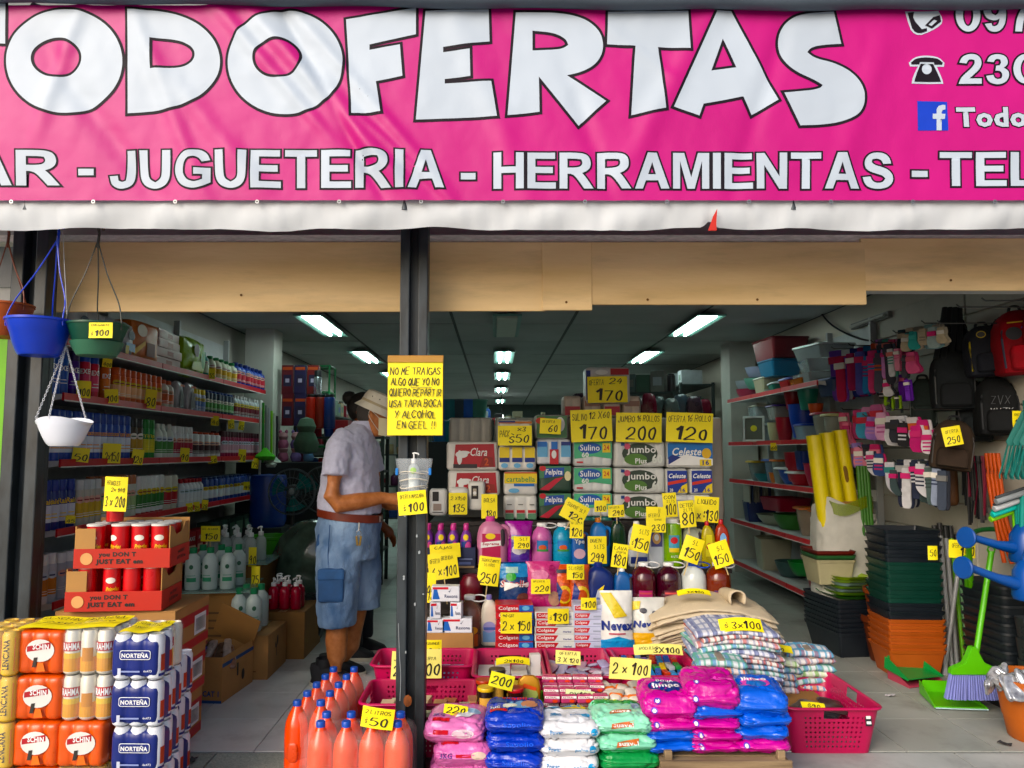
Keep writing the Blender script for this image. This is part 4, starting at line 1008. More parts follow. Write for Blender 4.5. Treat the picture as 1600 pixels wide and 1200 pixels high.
for i, (px, Y) in enumerate(((301, 4.84), (328, 4.86), (356, 4.88), (316, 4.98), (345, 5.0), (372, 5.02))):
    repeat('sj', lambda l: soapjug(l, ''), (at(px, 900, Y).x, Y, .5), R(rnd.uniform(-30, 30)), 'frosted soap jug with green cap on the tall brown carton')
b2 = at(386, 1050, 4.66)
flapbox('shipping_carton', (b2.x, 4.87, 0), .235, .4, .255, CARD, 'low brown carton with handling symbols under two green capped jugs', 'carton', closed=True, items=[('r', -.07 + i * .05, .12 - j * .05, -.03 + i * .05, .16 - j * .05, K('6b4a2c', .8)) for i in range(2) for j in range(2)] + [('r', -.062 + i * .05, .128 - j * .05, -.038 + i * .05, .152 - j * .05, CARD) for i in range(2) for j in range(2)] + [('r', -.09, .05, .05, .056, K('6b4a2c', .8))], side=[('e', .0, .19, .015, .03, INK), ('e', -.04, .17, .012, .02, INK), ('r', -.03, .1, -.02, .17, INK)])
for px, Y in ((375, 4.78), (398, 4.78), (386, 4.92), (409, 4.93)):
    repeat('sj', None, (at(px, 900, Y).x, Y, .264), R(rnd.uniform(-30, 30)), 'frosted soap jug with green cap on the low brown carton')
b3 = at(430, 1030, 5.1)
flapbox('shipping_carton', (b3.x + .03, 5.35, 0), .3, .46, .3, CARD2, 'plain brown carton carrying red pump bottles beside the low carton', 'carton', closed=True)
def pumpb(l, col, lb, gp, r=.036, h=.17): return bottle('pump_bottle', l, 'bottle', r, h, col, whp, lb, 'pump bottle', gp, [('r', -.03, .04, .03, .055, K('b32a3c', .5)), ('r', -.03, .07, .03, .09, K('dcdcdc', .5))], pump=True)
redl = K('a81c34', .2, alpha=.9); clr = K('c9d3d2', .15, alpha=.45, var=.03)
for i in range(7):
    repeat('prd', lambda l: pumpb(l, redl, '', 'red liquid pump bottles'), (b3.x - .07 + .075 * (i % 3) + .02, 5.2 + .09 * (i // 3), .312), R(rnd.uniform(0, 360)), 'red liquid soap pump bottle standing on the plain brown carton')
b4 = at(372, 900, 5.5)
flapbox('shipping_carton', (b4.x - .03, 5.65, 0), .42, .44, .56, CARD2, 'tall brown carton carrying clear pump bottles behind the green capped jugs', 'carton', closed=True)
glasspane(b4.x - .02, 5.62, .568, .48, .5, R(4), 'carton of clear pump bottles')
for i in range(11):
    repeat('pcl', lambda l: pumpb(l, clr, '', 'clear pump bottles', .04, .2), (b4.x - .18 + .088 * (i % 4) + .04 * (i // 4 % 2), 5.5 + .1 * (i // 4), .576), R(rnd.uniform(0, 360)), 'clear gel pump bottle standing on the glass sheet behind the jugs')
card(313, 822, 344, 846, 5.35, [('150', .55, .32, .66, .42), ('GEL ALCOHOL', .5, .82, .86, .15, .14)], 'yellow price card reading 150 above the clear pump bottles', stick=.12)
card(388, 855, 401, 885, 5.4, P1('90'), 'narrow yellow card hanging beside the clear pump bottles'); card(392, 885, 406, 917, 5.05, P1('75'), 'narrow yellow card above the low brown carton')
# banana carton, basins
bn = at(317, 1085, 4.26); yb = K('b8962a', .6)
ban_ = flapbox('fruit_carton', (bn.x + .0, 4.45, 0), .26, .4, .245, CARD, 'open fruit carton with banana print and blue stripes', 'carton', rz=R(-6), flaps=None, items=[('r', -.13, .2, .0, .215, K('2a4a78', .6)), ('r', -.13, .0, .13, .02, K('2a4a78', .6))] + [('p', [(-.1 + .03 * k, .04), (-.085 + .03 * k, .06), (-.06 + .03 * k, .16), (-.085 + .03 * k, .18), (-.105 + .03 * k, .12), (-.11 + .03 * k, .06)], yb) for k in range(4)] + [('t', 'CAT 1', .07, .055, .09, .03, K('2a4a78', .6), .03)], side=[('r', -.2, .19, .2, .21, K('2a4a78', .6)), ('r', -.02, .1, .0, .17, INK), ('e', .06, .09, .02, .03, INK)])
put('flap', box(.26, .005, .2, .001), CARD2, ban_, loc=(0, .2, .243), rot=(R(18), R(24), 0))
for k in range(7):
    o = lab(put('wrapped_stick', pillow(.05, .2, .04, k, .004), K(('8a6a58', '5c4638', 'b9a89a')[k % 3], .3, var=.3, vs=30), loc=(bn.x - .09 + .03 * k, 4.42 + .03 * (k % 2), .19 + .012 * (k % 3)), rot=(R(24), 0, R(-12 + 6 * k))), 'wrapped brown stick lying in the fruit carton', 'packet', 'wrapped sticks in the fruit carton')
bs = at(279, 1040, 4.1)
for k in range(7):
    lab(put('plastic_basin', loft(((.2, .28, .03, 0), (.24, .32, .04, .075), (.25, .33, .045, .077), (.25, .33, .045, .087), (.225, .305, .035, .085), (.19, .27, .03, .006))), K(('1a2f9a', 'b01c2c')[k % 2], .35), loc=(bs.x - .08, 4.25, .12 + .03 * k)), '%s plastic basin beside the fruit carton, %s from the top of its pile' % (('blue', 'red')[k % 2], ('seventh', 'sixth', 'fifth', 'fourth', 'third', 'second', 'first')[k]), 'basin', 'nested basins beside the fruit carton')
lab(put('wooden_block', box(.24, .3, .118, .004), CARD2, loc=(bs.x - .08, 4.25, 0)), 'brown box hidden under the nested basins', 'box')
b5 = at(435, 925, 5.95)
c5 = flapbox('shipping_carton', (b5.x, 6.1, 0), .33, .4, .5, CARD2, 'brown carton with dark oval logo and pink goods on top', 'carton', flaps=None, items=[('p', [(x - .04, z + .4) for x, z in rrect(.2, .09, .04)], K('1f2a52', .6)), ('t', 'Sun', -.02, .4, .11, .05, K('d9c9a4', .5), .04), ('t', 'baby', .0, .31, .13, .05, K('9c4a5c', .6), .03)])
for k in range(9): lab(put('baby_packet', pillow(.11, .09, .06, k, .005), K(('c79ab8', 'b8c4d8', 'd8b4c0')[k % 3], .35), loc=(b5.x - .1 + .1 * (k % 3), 5.98 + .1 * (k // 3), .478), rot=(R(30), 0, k)), 'pastel packet heaped in the carton with the oval logo', 'packet', 'pastel packets in the carton')
# ================================================================== people
def flesh(name, lofts, tubes, mat, parent, voxel=.014, smooth=6, disp=0.):
    bm = bmesh.new()
    for rings in lofts:
        n = 20; V = []
        for c, rx, ry in rings: V.append([bm.verts.new((c[0] + rx * math.cos(2 * math.pi * i / n), c[1] + ry * math.sin(2 * math.pi * i / n), c[2])) for i in range(n)])
        for a, b in zip(V, V[1:]):
            for i in range(n): bm.faces.new((a[i], a[(i + 1) % n], b[(i + 1) % n], b[i]))
        bm.faces.new(V[0][::-1]); bm.faces.new(V[-1])
    for pts, rs in tubes:
        t = tube(pts, rs, 12); b2 = bmesh.new(); b2.from_mesh(t)
        bmesh.ops.recalc_face_normals(b2, faces=b2.faces); tm = bpy.data.meshes.new('t'); b2.to_mesh(tm); b2.free(); bm.from_mesh(tm)
    me = bpy.data.meshes.new(name); bmesh.ops.recalc_face_normals(bm, faces=bm.faces); bm.to_mesh(me); bm.free()
    o = put(name, me, mat, parent)
    m = o.modifiers.new('r', 'REMESH'); m.mode = 'VOXEL'; m.voxel_size = voxel; m.use_smooth_shade = True
    s = o.modifiers.new('s', 'SMOOTH'); s.iterations = smooth; s.factor = .5
    if disp:
        tx_ = bpy.data.textures.new('w', 'CLOUDS'); tx_.noise_scale = .07
        d = o.modifiers.new('d', 'DISPLACE'); d.texture = tx_; d.strength = disp; d.texture_coords = 'LOCAL'
    return o
def chain(*a): return [Vector(p) for p in a]
def fingers(org, fwd, down, side, l=.075, r=.0085, curl=.55):
    T = []; fwd, down, side = Vector(fwd).normalized(), Vector(down).normalized(), Vector(side).normalized()
    for k in range(4):
        b = Vector(org) + side * (k - 1.5) * .019; ll = l * (1, 1.1, 1.05, .85)[k]
        d1 = (fwd + down * curl * .5).normalized(); d2 = (fwd + down * curl * 1.6).normalized(); d3 = (fwd * .3 + down).normalized()
        p1 = b + d1 * ll * .45; p2 = p1 + d2 * ll * .33; T.append(([b - fwd * .02, b, p1, p2, p2 + d3 * ll * .26], [r * 1.1, r * 1.1, r, r * .92, r * .75]))
    b = Vector(org) - fwd * .05 - side * .035; d = (fwd * .7 - side * .75 + down * .2).normalized()
    T.append(([b, b + d * .035, b + (d + fwd * .4).normalized() * .062], [.012, .0105, .008]))
    return T
def shoe(parent, x, y, mat, L=.28):
    s = put('shoe', loft(((.098, L, .045, .012), (.1, L, .046, .03), (.094, L - .02, .044, .05, 0, .005), (.085, L * .72, .04, .078, 0, .04), (.08, .13, .04, .105, 0, .08), (.076, .11, .037, .125, 0, .085)), True, True), mat, parent, loc=(x, y, 0), rot=(0, 0, R(90)))
    put('sole', loft(((.094, L, .045, .002), (.104, L + .012, .05, .004), (.104, L + .012, .05, .026), (.1, L + .004, .048, .028)), True, True), K('c9c4b4', .7), s)
    for k in range(5): put('lace', tube([(-.025, -.045 + .02 * k, .062 + .012 * k), (0, -.047 + .02 * k, .07 + .012 * k), (.025, -.045 + .02 * k, .062 + .012 * k)], .003, 5), K('16161a', .8), s)
    return s
skinm = K('b07452', .5, var=.14, vs=26, two='c48a66', bump=.08, bs=120); 
# ---- man in bucket hat
YM = 4.67; O = at(547, 1058, YM); O.z = 0
def q(px, py, dy=0.): p = at(px, py, YM); return Vector((p.x - O.x, dy, p.z))
man = root('person', O, 'person in pale lilac shirt, denim shorts, cream bucket hat and face mask', 'person')
hw = mm(1, YM)
hc = q(584, 650)
def ring(px, py, wpx, ry, dy=0.): return (q(px, py, dy), wpx * hw, ry)
head = [(hc + Vector((.015, 0, -.125)), .03, .03), (hc + Vector((.018, 0, -.11)), .055, .045), (hc + Vector((.012, 0, -.07)), .078, .06), (hc + Vector((.006, 0, -.02)), .093, .071), (hc + Vector((0, 0, .03)), .098, .075), (hc + Vector((-.008, 0, .08)), .085, .066), (hc + Vector((-.01, 0, .11)), .05, .04), (hc + Vector((-.01, 0, .12)), .02, .016)]
near_arm = (chain(q(541, 694, -.17), q(536, 735, -.22), q(531, 772, -.235), q(540, 784, -.225), q(570, 780, -.18), q(602, 776, -.12), q(616, 778, -.1)), [.055, .052, .05, .053, .05, .036, .033])
far_arm = (chain(q(565, 700, .17), q(573, 745, .22), q(578, 780, .2), q(605, 790, .1), q(620, 790, .05)), [.055, .05, .048, .038, .033])
legs = [(chain(q(533, 940, -.1), q(532, 968, -.1), q(531, 995, -.1), q(532, 1020, -.1), q(531, 1046, -.1), (q(532, 0, -.1).x, -.1, .05)), [.07, .06, .066, .056, .044, .042]), (chain(q(556, 930, .11), q(552, 962, .11), q(545, 990, .11), q(544, 1015, .11), (q(536, 0).x, .11, .05)), [.066, .06, .062, .05, .042])]
hand1 = ([q(612, 777, -.105), q(622, 779, -.09), q(633, 782, -.08)], [.033, .04, .034])
put_tubes = [near_arm, far_arm, hand1, ([q(563, 672), q(572, 668), q(580, 662)], [.064, .06, .062])] + legs
put_tubes += [([hc + Vector((.088, 0, -.01)), hc + Vector((.108, 0, -.035)), hc + Vector((.09, 0, -.04))], [.012, .016, .01])]      # nose
put_tubes += [([hc + Vector((-.005, -.07, -.02)), hc + Vector((-.008, -.08, .0)), hc + Vector((-.002, -.083, .02)), hc + Vector((.004, -.08, .0)), hc + Vector((.0, -.075, -.022))], [.008, .011, .011, .01, .008])]
put_tubes += [([hc + Vector((-.005, .07, -.02)), hc + Vector((-.008, .08, .0)), hc + Vector((0, .075, .02))], [.008, .011, .009])]
put_tubes += [([q(541, 694, -.17), q(556, 690), q(565, 700, .17)], [.05, .06, .05]), ([q(563, 675), q(552, 720), q(546, 800), q(546, 860)], [.06, .09, .1, .09]), ([q(533, 945, -.1), q(540, 880, -.06), q(546, 855), q(554, 880, .06), q(556, 935, .11)], [.06, .07, .08, .07, .06])]
put_tubes += fingers(q(636, 782, -.08), (1, .2, -.1), (.1, .3, -1), (0, -.5, 1))
flesh('body', [head], put_tubes, skinm, man, .008, 4)
for s in (-1, 1): put('eye', lathe(((0, -.009), (.007, -.006), (.009, 0), (.007, .006), (0, .009)), 10), K('2a201c', .2), man, loc=hc + Vector((.083, s * .031, .008)))
put('hair', lathe(((.0, .11), (.05, .1), (.082, .06), (.094, .01), (.09, -.02), (.082, -.03)), 24, .82), K('3d3936', .8, bump=.6, bs=90), man, loc=hc + Vector((-.008, 0, .005)), rot=(0, R(-16), 0), sc=(1.02, .99, 1.02))
shirtm = K('c4c5d8', .85, var=.07, vs=60, bump=.45, bs=16, sheen=.2)
torso = [ring(565, 661, 13, .075), ring(561, 668, 20, .11), ring(554, 680, 31, .185), ring(550, 696, 37, .212), ring(548, 725, 42, .208), ring(546, 755, 45, .2), ring(546, 780, 48, .198), ring(547, 797, 49, .2), ring(548, 802, 47, .195)]
sh = flesh('shirt', [torso], [(chain(q(548, 683, -.13), q(541, 697, -.18), q(537, 720, -.21), q(536, 742, -.222)), [.07, .08, .078, .08]), (chain(q(560, 685, .13), q(567, 702, .18), q(574, 738, .21)), [.07, .08, .08])], shirtm, man, .009, 3, .026)
put('collar', grid(lambda u, v: tuple(q(569 - 7 * v, 664 + 9 * v) + Vector((math.cos(R(40 + 280 * u)) * (.075 + .018 * v) * -1, math.sin(R(40 + 280 * u)) * (.074 + .016 * v), .014 * (1 - v) - .05 * (math.cos(R(40 + 280 * u)) < -.35) * v + .008))), 24, 4), shirtm, man)
belt = [ring(547, 797 - 2, 49.6, .2), ring(547, 812, 49.6, .203)]
bl = put('belt', grid(lambda u, v: tuple(q(547, 798 + 12 * (1 - v)) + Vector((math.cos(2 * math.pi * u) * hw * 50, math.sin(2 * math.pi * u) * .206, -.036 * math.cos(2 * math.pi * u) * .6))), 40, 2, True), K('6d2c1c', .45, var=.12), man)
put('buckle', box(.035, .01, .035, .004), K('b8b8b4', .25, metal=.9), bl, loc=q(596, 812, -.04) + Vector((0, 0, -.01)), rot=(0, 0, R(75)))
kx = q(570, 812, -.19)
put('key_ring', tube([kx + Vector((.014 * math.cos(t * .7), -.008, .016 * math.sin(t * .7) - .06)) for t in range(9)], .0022, 6, True), K('b8b4a4', .25, metal=.9), man)
put('key_strap', tube([kx, kx + Vector((0, -.008, -.045))], .004, 6), K('8a8a86', .3, metal=.8), man)
for s in (-1, 1): put('key', box(.012, .003, .055, .002), K('8f7a4c', .3, metal=.8), man, loc=kx + Vector((.006 * s, -.01, -.13)), rot=(0, R(8 * s), 0))
den = K('56759e', .85, var=.3, vs=5, two='a4bad2', bump=.5, bs=150, stretch=(1, 1, .5))
hips = [ring(548, 806, 48.5, .196), ring(545, 825, 50, .2), ring(544, 850, 48, .2), ring(543, 872, 44, .18)]
nearl = [ring(535, 850, 33, .1, -.1), ring(534, 880, 34, .115, -.105), ring(533, 930, 31, .118, -.11), ring(532, 968, 28.5, .112, -.11), ring(532, 971, 27, .108, -.11)]
farl = [ring(556, 850, 33, .1, .09), ring(560, 880, 31, .108, .1), ring(563, 930, 27, .11, .11), ring(564, 955, 25, .105, .115)]
sho = flesh('shorts', [hips, nearl, farl], [], den, man, .009, 2, .022)
dd = K('3e5a82', .85, var=.25, vs=9, bump=.3, bs=120)
pk = put('cargo_pocket', roundbox(.145, .03, .19, .014, 0, 0., .003), dd, man, loc=q(529, 930, -.222), rot=(R(-3), 0, R(4)))
put('pocket_flap', roundbox(.15, .02, .06, .008, 0, 0., .002), dd, pk, loc=(0, -.012, .125))
put('back_pocket', roundbox(.02, .1, .12, .008, 0, 0., .002), dd, man, loc=q(498, 862, -.08) + Vector((.01, 0, 0)), rot=(0, R(4), R(18)))
put('side_seam', tube([q(527, 815, -.206), q(524, 860, -.203), q(527, 900, -.222)], .003, 5), dd, man)
hatm = K('e8e2d2', .85, var=.08, bump=.25, bs=70)
hat = put('bucket_hat', lathe(((0, .095), (.06, .094), (.09, .082), (.1, .05), (.104, .012), (.107, .002), (.134, -.032), (.136, -.036), (.132, -.036), (.103, -.004), (.097, .045), (.0, .085)), 40, .9), hatm, man, loc=hc + Vector((.014, 0, .058)), rot=(0, R(24), 0), sc=(.94, .96, .95))
put('hat_band', lathe(((.1045, .004), (.106, .006), (.105, .022), (.102, .022)), 40, .9), K('b8ab90', .85), hat)
for a in (-80, -110): put('eyelet', lathe(((0, 0), (.004, 0), (.003, .002), (0, .002)), 8), K('3a342c', .5), hat, loc=(.1 * math.cos(R(a)), .09 * math.sin(R(a)), .05), rot=(R(90), 0, 0))
def maskf(u, v):
    a = R(-78 + 156 * u); z = -.115 + .105 * v; rr = .088 + .03 * math.cos(a) * (.55 + .45 * math.sin(math.pi * v)) - .012 * (1 - v)
    return tuple(hc + Vector((.022 + rr * math.cos(a), .078 * math.sin(a) * (.8 + .2 * v), z - .012 * math.cos(a))))
mk_ = put('face_mask', grid(maskf, 20, 10), K('cfc6a8', .8, var=.05, bump=.15, bs=80), man)
put('mask_strap', tube(smooth_pts([maskf(0.02, .95), hc + Vector((.02, -.082, .01)), hc + Vector((-.008, -.09, .03)), hc + Vector((-.012, -.086, -.01)), maskf(0.02, .2)], 4), .002, 5), K('d8d4c8', .6), mk_)
blk_sh = K('17181b', .75, var=.2, bump=.2, bs=90)
shoe(man, q(536, 0).x + .045, -.1, blk_sh); shoe(man, q(540, 0).x + .03, .11, blk_sh)
for s, x in ((-1, 531), (1, 536)): put('sock', lathe(((.046, .1), (.05, .12), (.048, .155), (.045, .157)), 16), BLK, man, loc=(q(x, 0).x, s * .1 + .005, 0))

# ---- second person, mostly hidden behind the first
YW = 5.2; O2 = at(560, 1020, YW); O2.z = 0
def q2(px, py, dy=0.): p = at(px, py, YW); return Vector((p.x - O2.x, dy, p.z))
wm = root('person', O2, 'person with dark tied-back hair, mostly hidden behind the person in the bucket hat', 'person')
h2_ = q2(570, 642)
sk2 = K('7d4a33', .5, var=.1, vs=20)
head2 = [(h2_ + Vector((.015, 0, -.12)), .05, .042), (h2_ + Vector((.01, 0, -.07)), .078, .06), (h2_ + Vector((.0, 0, -.01)), .094, .073), (h2_ + Vector((-.004, 0, .05)), .094, .073), (h2_ + Vector((-.008, 0, .1)), .06, .05)]
tb = [([q2(560, 690), q2(568, 672), q2(572, 660)], [.055, .05, .05]), (chain(q2(562, 700, -.15), q2(566, 740, -.2), q2(572, 790, -.2), q2(590, 808, -.14), q2(605, 822, -.1)), [.05, .045, .042, .036, .026]), (chain(q2(560, 700, .15), q2(566, 750, .2), q2(590, 790, .15), q2(612, 790, .05)), [.05, .045, .036, .026]), ([q2(603, 820, -.1), q2(610, 828, -.095), q2(614, 834, -.09)], [.026, .034, .028]),
      ([h2_ + Vector((-.035, -.07, -.03)), h2_ + Vector((-.038, -.08, -.01)), h2_ + Vector((-.032, -.076, .012))], [.008, .012, .009]), ([h2_ + Vector((.086, 0, -.02)), h2_ + Vector((.106, 0, -.045)), h2_ + Vector((.088, 0, -.05))], [.012, .015, .01])]
tb += [([q2(562, 700, -.15), q2(560, 690), q2(560, 700, .15)], [.04, .05, .04])]
tb += fingers(q2(615, 836, -.09), (.6, .1, -.8), (-.3, .3, -.8), (.4, -.6, .3), .07)
flesh('body', [head2], tb, sk2, wm, .009, 4)
hair = K('15110f', .55, var=.3, vs=30, bump=.5, bs=90, stretch=(1, 1, .3))
put('hair', lathe(((0, .13), (.05, .122), (.085, .09), (.1, .04), (.1, .0), (.09, -.03), (.08, -.035)), 28, .82), hair, wm, loc=h2_ + Vector((-.012, 0, .0)), rot=(0, R(-22), 0))
put('hair_bun', lathe(((0, .05), (.03, .042), (.048, .015), (.048, -.012), (.03, -.04), (0, -.048)), 18), hair, wm, loc=q2(546, 622))
r2 = lambda px, py, w, ry, dy=0.: (q2(px, py, dy), w * YW / FPX, ry)
flesh('top', [[r2(562, 678, 12, .07), r2(558, 690, 26, .17), r2(556, 720, 30, .19), r2(556, 780, 32, .18), r2(556, 815, 33, .19)]], [(chain(q2(560, 692, -.12), q2(563, 712, -.17), q2(566, 738, -.2)), [.06, .065, .062])], K('22262c', .8, bump=.2, bs=30), wm, .012, 4, .01)
flesh('trousers', [[r2(556, 810, 32, .19), r2(555, 850, 33, .19), r2(555, 880, 26, .16)], [r2(553, 860, 21, .085, -.09), r2(554, 930, 17, .075, -.09), r2(556, 1005, 14, .06, -.09)], [r2(560, 860, 21, .085, .09), r2(563, 930, 17, .075, .1), r2(565, 1000, 14, .06, .1)]], [], K('1b1e26', .8, bump=.2, bs=60), wm, .012, 4, .008)
shoe(wm, q2(572, 0).x, -.09, blk_sh); shoe(wm, q2(574, 0).x + .04, .1, blk_sh)
put('tablet', box(.2, .14, .012, .004), K('8d6a55', .5), wm, loc=q2(612, 778, -.05), rot=(R(20), R(-10), 0))
# ================================================================== stepped display stand
wood = K('5b4a3a', .8, var=.2, vs=5, bump=.15, bs=60, stretch=(1, 6, 1)); darkw = K('2a2422', .7, var=.2)
SA, SB, SC, SD = .655, .9, .46, .285          # step heights
xa, xb = at(662, 900, 4.6).x, at(1146, 900, 4.6).x
st = root('display_stand', ((xa + xb) / 2, 4.2, 0), 'stepped wooden display stand under the cleaning products and paper packs', 'display stand')
W_ = xb - xa
for y0, y1, z in ((4.98, 5.62, SB), (4.62, 4.985, SA), (4.42, 4.625, SC), (4.22, 4.425, SD)):
    put('step_board', box(W_, round(y1 - y0, 3), .025, .002), darkw, st, loc=(0, (y0 + y1) / 2 - 4.2, z - .025))
    put('riser_board', box(W_ - .02, .015, z - .03, .001), darkw, st, loc=(0, y0 + .012 - 4.2, .001))
for s in (-1, 1):
    for y, z in ((5.58, SB), (5.02, SB)): put('leg', box(.05, .05, z - .03, .002), wood, st, loc=(s * (W_ / 2 - .04), y - 4.2, .001))

# ================================================================== paper packs
def paper(px0, py0, px1, py1, Y, nb, base, items, label, d=.22, name='paper_pack', cat='paper pack', film_=True, rz=0., rough=.35):
    a, b = at(px0, py1, Y), at(px1, py0, Y); w, h = round(b.x - a.x, 3), round(b.z - a.z, 3)
    r_ = root(name, ((a.x + b.x) / 2, Y + d / 2, a.z), label, cat, rz=rz)
    put('wrapper', roundbox(w, d, h, .022, nb, .007, .0035, int(px0) % 13), K(base, rough, var=.05, vs=20, bump=.15, bs=30), r_)
    its = []
    for it in items:                      # relative coordinates 0..1
        k = it[0]
        X = lambda u: (u - .5) * w
        if k == 'r': its.append(('r', X(it[1]), it[2] * h, X(it[3]), it[4] * h, it[5]))
        elif k == 'e': its.append(('e', X(it[1]), it[2] * h, it[3] * w, it[4] * h, it[5]))
        elif k == 'p': its.append(('p', [(X(u), v * h) for u, v in it[1]], it[2]))
        else: its.append((k, it[1], X(it[2]), it[3] * h, it[4] * w, it[5] * h, it[6], *it[7:]))
    # print follows the gentle bulge of the wrapper
    def fm(x, z, l):
        return (x, -d / 2 - l - .003, z)
    if its: decal(r_, its, fmap=fm)
    return r_
Y1 = 5.06
cr, wh, bk, rd = K('b02630', .4), K('e8e8e6', .4), INK, K('c01c28', .4)
nv, bl_, sky_, tealc, grn_, yel_ = K('1b2f7c', .4), K('2f6fc0', .4), K('7fb4d8', .4), K('0f6a66', .4), K('3f9a5c', .4), K('e6c81c', .4)
for k, (y0, y1) in enumerate(((735, 775), (690, 735))):
    paper(699 - 2 * k, y0, 781 - 3 * k, y1, Y1, 4, 'dedcd6', [('p', [(.14, .1), (.95, .12), (.92, .92), (.18, .9)], cr), ('r', .14, .08, .6, .22, K('2a2226', .5)), ('e', .3, .55, .12, .12, wh), ('e', .26, .45, .05, .25, wh), ('e', .34, .62, .12, .06, wh), ('t', 'Clara', .63, .64, .32, .28, wh, .01, .3), ('p', [(.64, .1), (.92, .14), (.9, .45), (.72, .5)], K('8c2a24', .5)), ('t', '2', .78, .3, .08, .26, K('d06a50', .5), .03)], 'white and red paper roll pack with flower print, %s of two' % ('lower', 'upper')[k], .24)
paper(670, 764, 698, 806, 4.98, 1, 'dcdcd8', [('r', .2, .55, .55, .9, bk), ('r', .25, .2, .7, .45, K('9a8a80', .5)), ('r', .2, .12, .8, .15, bk)], 'single white kitchen roll with dark square print beside the post', .11, 'kitchen_roll', 'kitchen roll')
paper(701, 762, 731, 806, 4.97, 1, 'e0e0da', [('r', .1, .1, .9, .16, bk)], 'single white kitchen roll behind the yellow 135 card', .12, 'kitchen_roll', 'kitchen roll')
paper(731, 752, 758, 798, 4.99, 1, 'dcdcd6', [('r', .2, .4, .6, .85, bk), ('r', .3, .5, .5, .75, K('b0a898', .5)), ('e', .4, .6, .1, .06, wh)], 'single white kitchen roll with black panel print', .11, 'kitchen_roll', 'kitchen roll')
paper(778, 656, 832, 697, Y1, 3, 'e2dfd2', [('r', .02, .86, .98, .94, K('c8762c', .4)), ('r', .02, .9, .5, .96, nv)], 'white three roll kitchen paper pack carrying the yellow 50 card', .2)
paper(778, 697, 838, 735, Y1, 3, 'dedcd6', [x for i in range(3) for x in (('r', .04 + i * .33, .5, .30 + i * .33, .95, yel_), ('r', .04 + i * .33, .34, .30 + i * .33, .52, nv), ('e', .17 + i * .33, .2, .09, .1, sky_))], 'kitchen paper pack of three rolls with yellow tops and navy bands', .2)
paper(787, 737, 840, 774, Y1, 0, 'dad9d4', [('r', .02, .5, .98, .93, yel_), ('t', 'cartabella', .5, .68, .84, .22, K('2a8a4c', .4), .01), ('r', .3, .38, .9, .5, bl_), ('r', .02, .92, .98, .98, K('c85a2c', .4)), ('e', .3, .2, .16, .1, sky_)], 'yellow and white napkin pack with green lettering', .2)
paper(787, 774, 840, 812, Y1, 3, 'dcdbd6', [x for i in range(3) for x in (('r', .05 + i * .33, .28, .29 + i * .33, .4, rd), ('r', .05 + i * .33, .02, .29 + i * .33, .26, K('5f8a6c', .5)), ('r', .1 + i * .33, .6, .24 + i * .33, .64, K('6a6a64', .5)))], 'kitchen paper pack of three white rolls with red and green bands', .2)
paper(836, 648, 888, 686, Y1 + .02, 0, 'b8bcb8', [('r', .05, .05, .95, .95, K('4f7a52', .4)), ('e', .2, .75, .18, .14, K('c8483c', .4)), ('e', .75, .6, .14, .3, wh)], 'green printed napkin pack carrying the yellow 60 card', .2)
paper(838, 686, 893, 726, Y1, 3, 'd8dade', [('r', .38, .02, .63, .6, rd), ('e', .5, .4, .07, .16, wh), ('r', .03, .3, .32, .85, sky_), ('r', .7, .3, .97, .85, sky_), ('r', .03, .7, .3, .9, bl_), ('r', .7, .75, .97, .9, nv), ('r', .42, .6, .6, .9, bl_)], 'kitchen paper pack with blue and red printed rolls', .2)
for k, (y0, y1) in enumerate(((770, 812), (727, 769))):
    paper(842, y0, 893, y1, Y1, 0, '31473a', [('p', [(.02, .5), (.98, .75), (.98, .97), (.02, .97)], K('4a7a58', .4)), ('p', [(.16, .52), (.75, .62), (.78, .92), (.18, .88)], K('2a4fa0', .4)), ('t', 'Felpita', .46, .72, .52, .26, wh, .02, .15), ('p', [(.02, .1), (.5, .5), (.75, .56), (.3, .06)], K('b83a48', .4)), ('e', .88, .6, .1, .18, K('d8d0a8', .4)), ('e', .12, .88, .1, .1, rd)], 'dark green napkin pack with blue lettering panel, %s of two' % ('lower', 'upper')[k], .2)
for k, (y0, y1) in enumerate(((770, 808), (730, 769), (689, 729))):
    paper(896, y0, 957, y1, Y1, 4, 'd6d8d6', [('p', [(.02, .3), (.5, .4), (.98, .3), (.98, .97), (.02, .97)], K('5fae84', .4)), ('e', .42, .72, .3, .22, K('2458a4', .4)), ('t', 'Sulino', .42, .74, .5, .24, wh, .012), ('t', '60', .3, .46, .18, .2, wh, .03), ('r', .74, .55, .94, .92, yel_), ('t', '24', .84, .74, .14, .2, K('c84a1c', .4), .02), ('r', .08, .14, .24, .2, rd)], 'green and white toilet paper pack with blue oval lettering, %s of three' % ('lowest', 'middle', 'top')[k], .24)
paper(893, 806, 958, 826, Y1 + .01, 4, '1c6a62', [], 'teal paper pack under the green and white packs', .22)
for k, (y0, y1) in enumerate(((772, 812), (731, 771), (689, 730))):
    paper(959, y0, 1040, y1, Y1, 5, 'cfd0cc', [('e', .5, .52, .34, .4, K('2c3a2c', .5)), ('e', .42, .3, .22, .22, K('54783a', .5)), ('t', 'Jumbo', .53, .64, .56, .36, K('e4e4e0', .4), .015), ('t', 'Plus', .52, .24, .22, .2, wh, .02), ('t', '60', .83, .32, .2, .36, K('d8dcd4', .4), .04), ('e', .26, .8, .06, .12, K('c86a7c', .4)), ('r', .14, .82, .21, .94, K('34487c', .4))], 'grey and black jumbo toilet paper pack, %s of three' % ('lowest', 'middle', 'top')[k], .24)
